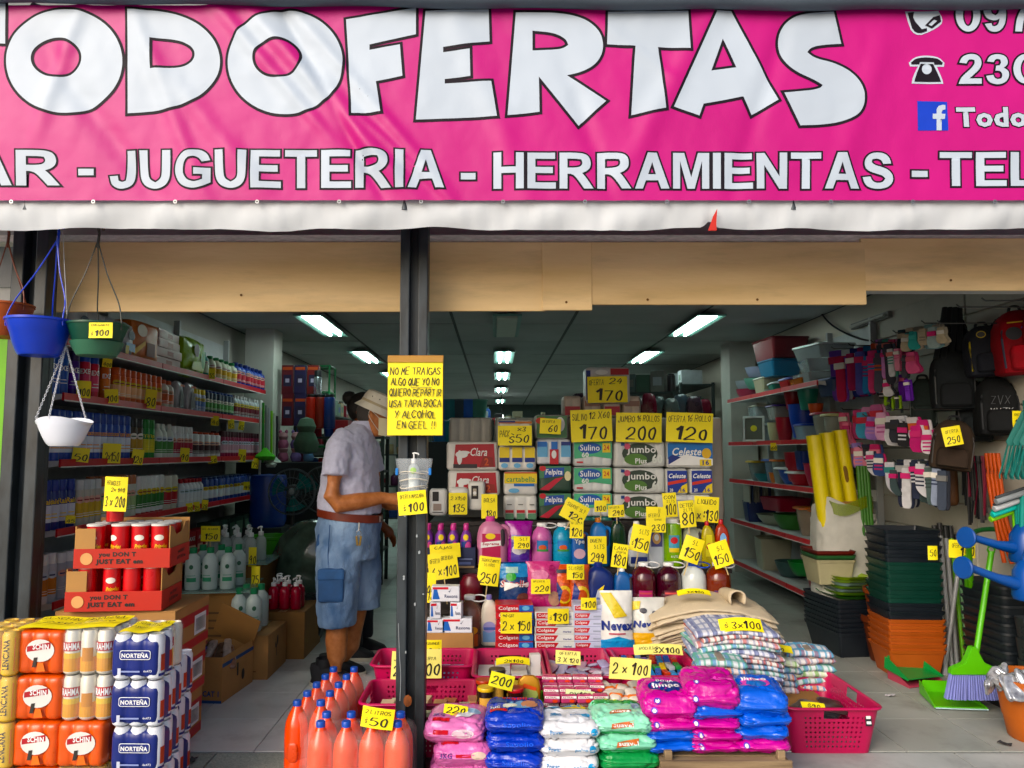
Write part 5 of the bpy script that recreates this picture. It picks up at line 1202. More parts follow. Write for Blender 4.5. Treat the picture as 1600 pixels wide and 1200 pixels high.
paper(1042, 690, 1114, 731, Y1, 5, 'd8d8d4', [('r', .02, .3, .98, .95, K('3f74b4', .4)), ('p', [(.02, .1), (.98, .1), (.98, .34), (.4, .5), (.02, .34)], wh), ('p', [(.03, .12), (.3, .4), (.12, .5), (.03, .4)], nv), ('t', 'Celeste', .43, .62, .62, .3, wh, .02, .3), ('e', .85, .55, .1, .2, K('d8b050', .4)), ('r', .7, .08, .95, .32, yel_), ('t', '16', .83, .2, .14, .18, nv, .03)], 'wide blue and white toilet paper pack under the yellow 120 card', .24)
for k, (x0, x1) in enumerate(((1040, 1076), (1078, 1115))):
    paper(x0, 732, x1, 773, Y1, 2, 'd4d4d0', [('r', .08, .08, .92, .92, K('24388a', .4)), ('p', [(.1, .36), (.9, .5), (.9, .62), (.1, .48)], K('c8483c', .4)), ('p', [(.5, .08), (.92, .08), (.92, .44), (.7, .34)], yel_), ('t', 'Celeste', .5, .72, .72, .18, wh, .02, .3), ('t', '20', .24, .18, .14, .12, wh, .02), ('t', '16', .72, .18, .2, .14, nv, .03)], 'small navy and yellow toilet paper pack, %s' % ('beside the grey jumbo packs', 'at the outer end of the row')[k], .24)
paper(1040, 773, 1112, 812, Y1, 4, 'd2d2ce', [('r', .1, .5, .9, .8, K('9aa4b4', .4))], 'plain white paper pack below the navy packs', .24)
# second rank behind and the tall pack on top
for k in range(4): paper(880 + 31 * k, 618, 909 + 31 * k, 652, 5.34, 2, 'b4a8a0', [('r', .1, .5, .9, .75, K('8c6a60', .4))] if k % 2 else [('r', .1, .1, .9, .5, K('a8303c', .4))], ('plain', 'red based', 'plain tall', 'red footed')[k] + ' paper pack standing behind the yellow 170 card', .2)
for k in range(6): paper(700 + 72 * k, 652, 770 + 72 * k, 812, 5.32, 4, ('9c9a94', '8f958f', '9a9288')[k % 3], [], ('grey', 'pale green', 'beige')[k % 3] + ' bulk paper bale behind the %s pack column' % ('flower print', 'kitchen roll', 'napkin', 'oval lettered', 'jumbo', 'navy')[k], .25, 'paper_bale', 'paper pack')
paper(916, 573, 985, 631, 5.3, 3, 'c9c9cc', [('r', .0, .1, .1, .9, nv), ('r', .55, .78, .96, .95, K('a8343c', .4)), ('e', .35, .85, .14, .07, wh)], 'tall wrapped paper pack on top of the pile with a large card', .22)
BIG = lambda p, a, b: [(p, .54, .31, .68, .5, .14), (a, .22, .78, .36, .24, .13), (b, .7, .82, .5, .24, .13)]
card(919, 588, 981, 629, 5.27, BIG('170', 'OFERTA', '24'), 'large yellow card reading 24 and 170 on the tall top pack', tilt=1)
card(893, 640, 957, 690, 5.0, BIG('170', 'SULINO', '12 X60'), 'large yellow card reading 170 above the oval lettered packs', tilt=2)
card(963, 645, 1034, 691, 5.0, BIG('200', 'JUMBO', '16 ROLLOS'), 'large yellow card reading 200 above the grey jumbo packs', tilt=-1)
card(1041, 645, 1113, 691, 5.0, BIG('120', 'OFERTA', '16 ROLLO'), 'large yellow card reading 120 above the blue and white packs', tilt=-2)
card(778, 665, 831, 696, 4.98, [('$50', .62, .36, .6, .5), ('PACK', .2, .6, .3, .4, .14), ('x3', .7, .82, .26, .24)], 'yellow card reading pack x3 50 on the kitchen paper')
card(843, 654, 876, 678, 5.0, [('60', .62, .36, .44, .5), ('OFERTA', .4, .8, .6, .2, .14)], 'yellow card reading 60 on the green napkin pack', tilt=-3)
card(701, 770, 730, 804, 4.94, [('135', .55, .3, .66, .4), ('2 X150', .5, .75, .8, .2, .14)], 'yellow card reading 135 on a kitchen roll')
card(752, 772, 777, 810, 4.9, [('180', .6, .2, .6, .3), ('BOLSA', .5, .75, .7, .2, .14)], 'yellow card reading 180 above the pink fabric softener jug')

# ================================================================== bottles on the upper step
def onstep(px, Y): return at(px, 880, Y).x
Y2 = 4.74
# softener bottles in a navy tray
sb_ = K('c04a88', .35); sofc = K('c85a94', .35)
cb = root('softener_carton', (onstep(703, 4.75), 4.76, SA), 'navy carton tray holding small pink softener bottles beside the post', 'carton tray')
for dx, dy, w, d in ((0, -.09, .31, .006), (0, .09, .31, .006), (-.155, 0, .006, .18), (.155, 0, .006, .18)): put('tray_wall', box(w, d, .12, .001), K('1c2444', .6), cb, loc=(dx, dy, 0))
decal(cb, [('r', .06, .05, .14, .055, K('8a94b8', .5)), ('r', .06, .02, .13, .035, K('5a648c', .5)), ('r', -.15, .0, .15, .012, K('9c8468', .6))], y=-.094)
for j in range(2):
    for i in range(4):
        repeat('soft', lambda l: bottle('softener_bottle', l, 'bottle', .033, .25, K('7a4a94', .35), sofc, '', 'softener bottle', 'small pink softener bottles', [('r', -.034, .1, .034, .15, K('24407c', .4)), ('e', .012, .12, .02, .03, K('d06a9c', .4)), ('e', -.004, .175, .016, .018, yel_), ('r', -.03, .05, .03, .09, K('d89ab8', .4))]), (onstep(668 + 20 * i, 4.72), 4.71 + j * .075, SA + .004), R(rnd.uniform(-20, 20)), 'small softener bottle with pink cap in the navy carton tray')
def bigjug(px, Y, z, w, h, body, cap, items, label, handle=None, d=.6, neck=.25, name='cleaner_jug', cat='jug', rz=0., lean=.06):
    # flat shouldered jug, optional grip loop whose opening is filled with painted shade
    r_ = root(name, (onstep(px, Y), Y, z), label, cat, rz=rz)
    D = w * d
    put('body', loft(tuple((round(a * w, 4), round(b * D, 4), round(c * w, 4), round(e * h, 4), round(f * w, 4), 0.) for a, b, c, e, f in ((.86, .86, .2, 0, 0), (.98, .98, .25, .03, 0), (1, 1, .26, .1, 0), (1, 1, .26, .55, 0), (.96, .98, .28, .66, 0), (.82, .92, .3, .78, -.02), (.55, .75, .25, .86, -.05), (.32, .5, .15, .9, -lean), (.28, .46, .13, .92, -lean))), True, True), body, r_)
    rr_ = w * .15
    put('cap', lathe(((rr_, h * .9), (rr_ * 1.05, h * .91), (rr_, h * .985), (rr_ * .85, h), (0, h)), 16), cap, r_, loc=(-lean * w, 0, 0))
    if handle:
        put('grip', tube(smooth_pts([(w * .3, 0, h * .8), (w * .5, 0, h * .76), (w * .56, 0, h * .62), (w * .54, 0, h * .46), (w * .4, 0, h * .36)], 5), w * .085, 8), body, r_)
        put('grip_shade_fill', loft(tuple((round(a * w, 4), round(D * 1.02, 4), round(a * w * .49, 4), round(e * h, 4), round(w * .34, 4), 0.) for a, e in ((.04, .42), (.15, .46), (.17, .6), (.14, .72), (.04, .76))), True, True), K('2a2226', .7), r_)  # solid dark filler, shade of the grip opening put in as colour
    if items: decal(r_, items, y=-D / 2 - .001)
    return r_
def L_(w, h, *its): return [tuple(x) for x in its]
W = mm(46, Y2); H = .3
bigjug(769, Y2, SA, .185, .3, K('c787a4', .4, alpha=.97), K('c9629a', .35), [('p', [(-.06, .06), (.05, .06), (.05, .2), (-.06, .2)], K('b43a5a', .4)), ('e', -.01, .185, .03, .018, yel_), ('p', [(-.068, .115), (.052, .13), (.052, .16), (-.068, .148)], wh), ('t', 'Suprema', -.008, .138, .1, .022, K('a82c48', .4), .03, .14)], 'large pink fabric softener jug with moulded handle', True)
def pouch(px, Y, z, w, h, d, col, items, label, lean=10, name='refill_pouch', cat='pouch', rough=.28, rz=0.):
    r_ = root(name, (onstep(px, Y), Y, z), label, cat, rot=(R(-lean), 0, rz))
    def fn(sgn):
        def f(u, v):
            x = (u - .5) * w * (1 - .06 * math.sin(math.pi * v)); zz = v * h
            t = math.sin(math.pi * u) ** .6 * (math.sin(math.pi * min(1, max(0, v * .9 + .07)))) ** .6
            y = sgn * d / 2 * t + .006 * npos(x + px, zz, sgn, 18) * t + .003 * npos(x, zz * 2 + px, sgn, 45)
            return (x, y, zz)
        return f
    bm = bmesh.new()
    for s in (-1, 1):
        g = grid(fn(s), 26, 26); bm.from_mesh(g)
    bmesh.ops.remove_doubles(bm, verts=bm.verts, dist=.0008)
    put('pouch_film', mesh_of(bm, 'pouch', smooth=True), K(col, rough, var=.1, vs=14, coat=.2), r_)
    if items:
        f0 = fn(-1)
        def fm(x, zz, l):
            u, v = x / w + .5, zz / h; p = f0(max(.02, min(.98, u)), max(.01, min(.99, v))); return (x, p[1] - l * 2 - .0018, zz)
        decal(r_, items, fmap=fm, tess=.012)
    return r_
pouch(811, Y2, SA, .17, .27, .1, '9c2f94', [('p', [(-.05, .03), (.06, .03), (.065, .18), (-.045, .19)], K('6a5aa8', .35)), ('e', .0, .1, .045, .03, K('d8d4dc', .4)), ('e', .03, .06, .03, .02, K('5a3f94', .4)), ('e', -.03, .17, .02, .012, K('a8b84c', .4))], 'glossy purple detergent bag on the upper step', 4)
card(803, 838, 828, 858, 4.64, [('290', .58, .3, .7, .4), ('5 LT', .6, .78, .5, .26, .14)], 'yellow card reading 5 lt 290 on the purple bag')
def rjug(px, Y, z, r, h, body, cap, label, items=None, handle=True, shape='jug', name='cleaner_jug'):
    b = bottle(name, (onstep(px, Y), Y, z), shape, r, h, body, cap, label, 'jug', None, items, rz=0, n=24)
    if handle: put('carry_ring', tube([(r * .42 + .045 * math.cos(t * math.pi / 6) + .02, .045 * math.sin(t * math.pi / 6), h * .94 + .01 * math.sin(t * math.pi / 6)) for t in range(12)], .004, 6, True), cap, b)
    return b
lbl3 = [('r', -.035, .1, .035, .16, K('2f78b8', .4)), ('e', 0, .118, .024, .016, K('d0623c', .4)), ('r', -.035, .095, .035, .108, K('4a8a4c', .4))]
rjug(847, Y2, SA, .062, .26, K('c978ac', .3), wh, 'round pink liquid jug with white cap and small scenic label', lbl3, True, 'ribbed')
rjug(879, Y2, SA, .06, .26, K('1890b8', .3), wh, 'round turquoise liquid jug with white cap', lbl3, True, 'ribbed')
bigjug(905, Y2 - .02, SA, .1, .25, K('2a62ac', .35), K('d8d8d8', .4), [('t', 'Ype', 0, .15, .06, .035, wh, .03), ('e', .0, .08, .035, .03, K('c8a8b8', .4)), ('r', -.035, .18, .035, .2, K('d88a6a', .4))], 'blue softener bottle with white script label', True, .55)
bigjug(937, Y2 + .02, SA, .125, .29, K('2a78c0', .35), K('e07f1c', .35), None, 'bright blue jug with orange cap behind a yellow card', True)
bigjug(966, Y2 + .02, SA, .1, .3, K('14321f', .2, alpha=.93), K('1f2c5c', .35), [('r', -.03, .05, .03, .12, K('5a8a44', .4))], 'dark green bottle with navy cap', False)
bigjug(997, Y2, SA, .12, .27, K('c9cfd4', .35), wh, [('r', -.05, .02, .05, .06, nv), ('r', -.05, .14, .05, .2, K('6a94b4', .4))], 'white and navy bottle behind the leaning 150 card', False)
bigjug(1025, Y2, SA, .1, .31, K('c4cad2', .35), K('d4d8d8', .4), [('p', [(-.034, .12), (.034, .12), (.034, .2), (.02, .225), (-.02, .225), (-.034, .2)], K('4a4a78', .4)), ('e', 0, .17, .026, .035, K('c8a070', .4)), ('e', 0, .175, .014, .02, wh)], 'pale grey bottle with arched picture label', False)
rjug(1051, Y2, SA, .058, .285, K('7fb02c', .15, alpha=.92), wh, 'clear jug of lime green liquid with white cap', [('r', -.032, .09, .032, .19, K('5a9ab0', .4)), ('e', 0, .16, .022, .02, rd), ('r', -.03, .09, .03, .115, yel_), ('t', '6 LTS', 0, .065, .04, .014, wh, .02)], True, 'wide')
bigjug(1082, Y2 + .02, SA, .115, .27, K('b4b8a4', .3, alpha=.85), wh, None, 'translucent jug with large handle behind the tilted 150 card', True)
bigjug(1107, Y2, SA, .085, .27, K('b8a81c', .15, alpha=.92), rd, [('p', [(-.022, .06), (.022, .06), (.018, .19), (-.018, .19)], K('d8cc4a', .4)), ('e', 0, .12, .018, .02, K('a8343c', .4))], 'yellow dish soap bottle with red cap', False, .6)
bigjug(1129, Y2 + .01, SA, .09, .28, K('a8341c', .15, alpha=.92), rd, [('e', 0, .16, .02, .04, K('8ab0d8', .4)), ('r', -.02, .05, .02, .1, K('c85a3c', .4))], 'orange red dish soap bottle with red cap', False, .6)
# lower step: jugs and pouches
Y3 = 4.52
for px, colr, capc, lb in ((1005, '4a1c24', 'e0e0e0', 'jug of maroon liquid with white cap and pink label'), (1044, '35101c', 'e0e0e0', 'jug of dark wine coloured liquid'), (1083, 'c4cac8', '2a4fc0', 'jug of milky white liquid with blue cap'), (1121, '6a2410', 'e0e0e0', 'jug of amber brown liquid at the end of the row')):
    rjug(px, Y3, SC, .072, .25, K(colr, .12, var=.06, coat=.3), K(capc, .4), lb, [('r', -.04, .03, .04, .1, K({'4a1c24': 'b84a7c', '35101c': '5a2434', 'c4cac8': 'd8d4cc', '6a2410': '4a2c58'}[colr], .4)), ('r', -.036, .08, .036, .09, K('c86a6a', .4))])
bigjug(973, Y3, SC, .115, .22, K('1f5a9c', .35), wh, None, 'mid blue jug with white cap beside the maroon jug', True)
bigjug(937, Y3, SC, .16, .25, K('172a6c', .32), K('1c2f7c', .35), [('p', [(-.05, .0), (.0, .0), (.01, .1), (-.02, .1)], K('b8bcc8', .4)), ('e', -.02, .04, .02, .02, K('6a78a8', .4)), ('p', [(-.02, .1), (.01, .1), (.02, .13)], yel_)], 'dark navy detergent bottle with curved shoulder', False)
pouch(804, Y3 - .04, SC, .19, .255, .09, '1c3a6c', [('p', [(-.085, .16), (.085, .17), (.08, .245), (-.08, .245)], K('3a86c0', .35)), ('e', -.02, .17, .03, .025, K('3f9a3c', .4)), ('r', -.05, .19, .02, .225, K('a8c8c0', .4)), ('t', 'Sapolio', .0, .125, .165, .05, wh, .045, .14), ('t', 'Sapolio', .0, .127, .155, .045, rd, .012, .14), ('p', [(-.06, .09), (.08, .14), (.08, .118), (-.06, .14)], wh), ('e', .05, .045, .04, .035, K('6a3c34', .4))], 'dark blue refill pouch with red lettering', 12)
pouch(849, Y3 - .05, SC, .2, .26, .09, 'c05a84', [('e', .06, .05, .035, .04, K('c89a84', .4)), ('e', -.02, .18, .05, .03, K('d888a8', .4)), ('p', [(-.09, .0), (.02, .0), (.0, .06), (-.09, .09)], K('b83a6c', .4)), ('e', .05, .21, .018, .03, K('a03a64', .4))], 'pink refill pouch with spout behind the 220 card', 12)
card(830, 905, 860, 928, 4.4, [('220', .55, .36, .74, .46), ('OFERTA', .4, .85, .6, .16, .14)], 'yellow card reading 220 on the pink pouch')
for px, lb, dx in ((878, 'orange detergent pouch with yellow swirl', 0), (905, 'orange detergent pouch with navy emblem', .01)):
    pouch(px, Y3 - .03 - dx, SC, .13, .24, .08, 'd04f14', [('e', .01, .07, .045, .05, K('e0b82c', .4)), ('e', .012, .065, .03, .034, K('c8501c', .4)), ('p', [(-.05, .02), (-.02, .02), (.0, .09), (-.03, .14)], nv), ('r', -.04, .19, .03, .21, K('2a2c3c', .4)), ('p', [(-.03, .14), (.04, .13), (.03, .18), (-.03, .17)], K('e0601c', .4))], lb, 10)
card(886, 882, 913, 906, 4.4, [('150', .6, .3, .6, .4), ('5 LITROS', .5, .76, .8, .26, .14)], 'curled yellow card reading 5 litros 150 on the orange pouches', curl=.12)
# clear brown bottle and white bottle with lilac cap
rjug(734, 4.38, .25, .075, .3, K('7a5a50', .12, alpha=.8), wh, 'clear bottle of brown liquid with white carrying handle', [('e', .02, .12, .03, .02, K('d8a03c', .4)), ('r', .0, .02, .05, .1, K('b85a30', .4))])
bigjug(766, 4.36, SD, .105, .27, K('cfc9bc', .4), K('7a74b0', .4), [('p', [(-.04, .02), (.03, .02), (.03, .08), (-.04, .08)], K('7a9cc4', .4)), ('e', -.005, .1, .035, .03, K('9a9ac8', .4)), ('r', -.035, .085, .03, .1, K('5a6aa8', .4))], 'ivory fabric softener bottle with lilac cap', True)
lab(put('wine_red_tub', lathe(((0, 0), (.06, 0), (.068, .1), (.07, .13), (.05, .17), (.02, .18), (0, .18)), 20), K('5c1620', .3), loc=(onstep(737, 4.55), 4.55, SC)), 'dark red jar behind the clear brown bottle', 'jar')

# ================================================================== boxed soap and toothpaste
rexm = K('d9dbe2', .4); 
def soapbox(px, py, Y, w, h, rz, txt, lb, d=.07):
    p = at(px, py, Y)
    carton('deodorant_box', (p.x, Y + d / 2, p.z), w, d, h, rexm, lb, 'soap box', 'white boxed soaps', rz, [('p', [(-w * .46, h * .15), (-w * .2, h * .15), (-w * .3, h * .8), (-w * .42, h * .8)], K('3a66b0', .4)), ('r', -w * .46, h * .8, w * .1, h * .95, K('c03a44', .4)), ('t', txt, w * .2, h * .36, w * .46, h * .22, K('2a345c', .4), .01), ('p', [(w * .1, h * .7), (w * .14, h * .6), (w * .22, h * .9), (w * .14, h * .68)], K('2a345c', .4))] if d < .09 else None)
for k, (px, py, w, h, rz, t, lb) in enumerate(((681, 989, .1, .07, 0, 'Rexona', 'leftmost on the bottom row beside the post'), (714, 989, .16, .075, 0, 'Rexona', 'wide one on the bottom row'), (679, 967, .055, .085, 8, 'Rexona', 'upright blue sided one on the middle row'), (713, 967, .06, .085, -6, 'Rexona', 'upright one on the middle row with red edge'), (696, 940, .15, .08, 0, 'Rexona', 'long one topping the tower'))):
    soapbox(px, py, 4.2, w, h, R(rz), t, 'white soap box with blue flash, ' + lb)
lab(put('carton_base', box(.3, .2, at(700, 989, 4.2).z - .002, .003), CARD, loc=(at(697, 989, 4.28).x, 4.3, .001)), 'plain brown carton under the white soap boxes', 'carton')
blu = K('2a62b0', .35)
tp = root
def tpaste(x, Y, z, w, style, lb, d=.15):
    key = ('tp', style, w)
    def mk(l):
        if style == 0: its = [('r', -w / 2, .002, w * .12, .036, rd), ('r', w * .12, .002, w / 2, .036, blu), ('t', 'Colgate', -w * .16, .018, w * .52, .024, wh, .012), ('e', w * .3, .02, w * .1, .012, sky_)]
        elif style == 1: its = [('p', [(-w * .46, .004), (w * .0, .004), (w * .1, .034), (-w * .46, .034)], rd), ('t', 'Colgate', -w * .22, .019, w * .42, .021, wh, .012), ('t', 'Herbal', w * .32, .014, w * .2, .01, nv, .02)]
        else: its = [('p', [(-w * .46, .008), (-w * .02, .008), (w * .05, .033), (-w * .46, .033)], rd), ('t', 'Colgate', -w * .24, .021, w * .38, .018, wh, .012), ('r', w * .15, .012, w * .4, .02, K('9aa0b0', .5))]
        return carton('toothpaste_box', l, w, d, .038, (K('c01a26', .32), K('d8dad6', .35), K('c3c7dc', .35))[style], '', 'toothpaste box', 'stacked toothpaste boxes', 0., its)
    o = repeat(key, mk, (x + rnd.uniform(-.003, .003), Y + rnd.uniform(-.004, .004), z), R(rnd.uniform(-2, 2)), lb); return o
ordn = ('bottom', 'second', 'third', 'fourth', 'fifth', 'sixth', 'seventh')
for px, n, w, sty, nm in ((804, 6, .205, 0, 'red'), (866, 5, .215, 1, 'white and red'), (920, 6, .165, 2, 'pale lilac')):
    for k in range(n): tpaste(at(px, 1000, 4.27).x, 4.33, SD + .001 + k * .0392, w, sty, '%s toothpaste box, %s from the bottom of its stack' % (nm, ordn[k] if k else 'lowest'))
card(782, 957, 831, 990, 4.22, [('2 x 150', .5, .36, .9, .5), ('90 GR', .25, .85, .35, .16, .14)], 'yellow card reading 2 x 150 on the red toothpaste boxes')
card(856, 951, 889, 975, 4.23, [('130', .58, .45, .7, .6), ('$', .14, .4, .12, .3)], 'yellow card reading 130 on the white toothpaste boxes')
card(908, 934, 932, 953, 4.23, [('100', .58, .45, .74, .6), ('$', .12, .4, .1, .3)], 'yellow card reading 100 on the lilac toothpaste boxes')
pouch(963, 4.24, SD, .18, .31, .1, 'dcdcd8', [('r', -.09, .0, .09, .055, K('2a8ac8', .35)), ('p', [(-.09, .05), (.09, .05), (.0, .075)], K('3a9ad0', .35)), ('t', 'Nevex', .0, .13, .17, .05, nv, .05), ('r', -.05, .085, .04, .092, K('c05a6a', .4)), ('p', [(-.09, .3), (-.03, .3), (.05, .18), (-.02, .17)], K('d8c03c', .4))], 'white washing powder bag with blue base', 6, rough=.35)
pouch(1012, 4.26, SD, .2, .27, .1, 'd2d2cc', [('r', -.1, .0, .1, .085, K('e0a81c', .35)), ('t', 'Nevex', -.01, .13, .15, .036, nv, .05, .14), ('e', -.03, .2, .02, .014, K('3c3c44', .5)), ('e', .03, .19, .014, .01, K('6a6a70', .5)), ('p', [(-.1, .2), (-.05, .21), (-.04, .25), (-.1, .25)], yel_)], 'white washing powder bag with yellow base', 10, rough=.35)

# ================================================================== folded cloths
cot = K('c8baa2', .95, var=.08, vs=12, bump=.4, bs=160)
def cloth(l, w, d, th, seed, mat, name, lb, gp, rz=0., sag=.05, decal_=None):
    # one folded cloth: rounded slab that sags over the one below
    def zf(x, y): return -sag * (2 * x / w) ** 2 * .8 - sag * .5 * (max(0, 2 * y / d * -1)) ** 2 + .01 * npos(x + seed, y, seed, 7) + .004 * npos(x, y + seed, 2, 22)
    n = 22; bm = bmesh.new(); lay = []
    for s in (0, 1):
        lay.append([[bm.verts.new((x, y, zf(x, y) + s * th)) for y in [(-.5 + j / n) * d * (1 + .03 * npos(i * .2, seed, 1, 2)) for j in range(n + 1)]] for i, x in enumerate([(-.5 + i / n) * w for i in range(n + 1)])])
    for s in (0, 1):
        for i in range(n):
            for j in range(n): bm.faces.new((lay[s][i][j], lay[s][i + 1][j], lay[s][i + 1][j + 1], lay[s][i][j + 1]))
    bd = [(i, 0) for i in range(n)] + [(n, j) for j in range(n)] + [(i, n) for i in range(n, 0, -1)] + [(0, j) for j in range(n, 0, -1)]
    for a, b in zip(bd, bd[1:] + bd[:1]):
        A, B = lay[0], lay[1]
        m_ = [bm.verts.new((v.co + w_.co) / 2 + Vector((v.co.x / w, v.co.y / d, 0)).normalized() * th * .5) for v, w_ in ((A[a[0]][a[1]], B[a[0]][a[1]]), (A[b[0]][b[1]], B[b[0]][b[1]]))]
        bm.faces.new((A[a[0]][a[1]], A[b[0]][b[1]], m_[1], m_[0])); bm.faces.new((m_[0], m_[1], B[b[0]][b[1]], B[a[0]][a[1]]))
    bmesh.ops.remove_doubles(bm, verts=bm.verts, dist=1e-5)
    o = put(name, mesh_of(bm, 'cloth', smooth=True), mat, None, loc=l, rot=(0, 0, rz))
    return lab(o, lb, 'cloth', gp)
pc = (at(1108, 950, 4.35).x, 4.45)
lab(put('low_table', box(.75, .62, .22, .004), K('4a3a2c', .8), loc=(pc[0], 4.4, .001)), 'low brown bench under the cream and checked cloths', 'bench')
for k in range(14):
    cloth((pc[0] + rnd.uniform(-.02, .02) - .01, pc[1] - .012 * k * .3, .31 + .0175 * k), .72 - .006 * k, .46, .0135, k, cot, 'floor_cloth', 'cream cotton floor cloth in the sagging pile, %s' % ('hem showing' if k < 13 else 'topmost with yellow card'), 'cream floor cloths in one pile', R(rnd.uniform(-4, 4)), .075)
put_ = grid(lambda u, v: (.045 * math.cos(math.pi * (1.15 - 1.3 * u)) * (1 - .2 * v), -.12 + .26 * v, .075 * math.sin(math.pi * max(0, min(1, u))) ** .8 * (1 - .35 * v)), 18, 6)
o = lab(put('folded_cloth_end', put_, cot, loc=(at(1145, 930, 4.3).x, 4.33, .53)), 'turned-up fold of cream cloth standing on the pile', 'cloth'); s_ = o.modifiers.new('s', 'SOLIDIFY'); s_.thickness = .008
card(1060, 915, 1112, 927, 4.2, P1('3X100'), 'yellow card lying curled on the cream floor cloths', lean=R(-62), curl=.1)
def plaid(c1, c2, c3, sc=26):
    m = bpy.data.materials.new('plaid'); m.use_nodes = True; n = m.node_tree.nodes; L = m.node_tree.links; b = n['Principled BSDF']; b.inputs['Roughness'].default_value = .9
    tc = n.new('ShaderNodeTexCoord'); prev = None
    for ax, col, s in (('X', c2, sc), ('Y', c3, sc * .8), ('X', c3, sc * 2.3)):
        wv = n.new('ShaderNodeTexWave'); wv.bands_direction = ax; wv.inputs['Scale'].default_value = s / 6; wv.inputs['Distortion'].default_value = .6
        L.new(tc.outputs['Object'], wv.inputs['Vector'])
        rp = n.new('ShaderNodeMapRange'); rp.inputs['From Min'].default_value = .72; rp.inputs['From Max'].default_value = .8; rp.inputs['To Max'].default_value = .8
        L.new(wv.outputs['Fac'], rp.inputs['Value'])
        mx = n.new('ShaderNodeMix'); mx.data_type = 'RGBA'; mx.inputs['B'].default_value = (*hx(col), 1)
        if prev is None: mx.inputs['A'].default_value = (*hx(c1), 1)
        else: L.new(prev, mx.inputs['A'])
        L.new(rp.outputs['Result'], mx.inputs['Factor']); prev = mx.outputs['Result']
    L.new(prev, b.inputs['Base Color'])
    nz = n.new('ShaderNodeTexNoise'); nz.inputs['Scale'].default_value = 150; bp_ = n.new('ShaderNodeBump'); bp_.inputs['Strength'].default_value = .25; bp_.inputs['Distance'].default_value = .004
    L.new(nz.outputs['Fac'], bp_.inputs['Height']); L.new(bp_.outputs['Normal'], b.inputs['Normal'])
    return m
PL = [plaid('d2d3dc', '3a4a8c', '8a94b8'), plaid('d8d4d2', 'c05a5c', '9a9ab4'), plaid('cfd6d8', '3f8fc0', '5aa894'), plaid('d6d2cc', '4a4f7c', 'b8524c'), plaid('c8d8b4', '7aa85c', 'd8d8d8'), plaid('d8c8c4', 'd0703c', '3a8ac0'), plaid('d4d4da', '6a4a74', '3f9ac0')]
pnm = ('navy checked', 'red checked', 'blue and teal checked', 'plum checked', 'lime checked', 'orange and blue checked', 'violet checked')
p0 = at(1150, 1010, 4.0)
lab(put('cloth_crate', box(.62, .4, .125, .004), CARD2, loc=(p0.x + .1, 4.02, .001)), 'flat brown carton under the checked dish cloths', 'carton')
for k in range(13):
    i = (3, 1, 5, 0, 2, 6, 3, 1, 0, 2, 1, 3, 0)[k]
    cloth((p0.x - .02 + rnd.uniform(-.015, .015), 4.06, .185 + .0235 * k), .4, .38, .019, 20 + k, PL[i], 'dish_cloth', '%s dish cloth in the tall pile, %s' % (pnm[i], 'topmost' if k == 12 else 'layer %d up' % (k + 1)), 'checked dish cloths in the tall pile', R(rnd.uniform(-7, 7)), .03)
for j, (px, Y, n) in enumerate(((1125, 3.8, 6), (1205, 4.1, 5), (1258, 4.14, 6))):
    x = at(px, 1040, Y).x
    for k in range(n):
        i = (4, 2, 1, 6, 5, 2)[(k + 2 * j) % 6]
        o = cloth((x + rnd.uniform(-.012, .012), Y, (.17 if Y < 4 else .13) + .034 * k), .22, .15, .028, 50 + k + 9 * j, PL[i], 'dish_cloth', '%s banded dish cloth in the %s front pile, layer %d up' % (pnm[i], ('first', 'middle', 'outer')[j], k + 1), 'banded dish cloths in front piles', R(rnd.uniform(-10, 10)), .012)
        put('paper_band', roundbox(.04, .15, .034, .008, 0, 0., .001), K('8f8478', .7), o, loc=(.0, 0, -.004))
card(1128, 960, 1195, 985, 3.86, [('3x100', .6, .45, .7, .6), ('$', .15, .5, .1, .4)], 'yellow card reading 3x100 lying on the checked dish cloths', lean=R(-50), curl=.08)
card(1183, 1003, 1240, 1017, 4.0, P1('$ 120'), 'yellow card lying on the lime checked dish cloths', lean=R(-55), tilt=-6)

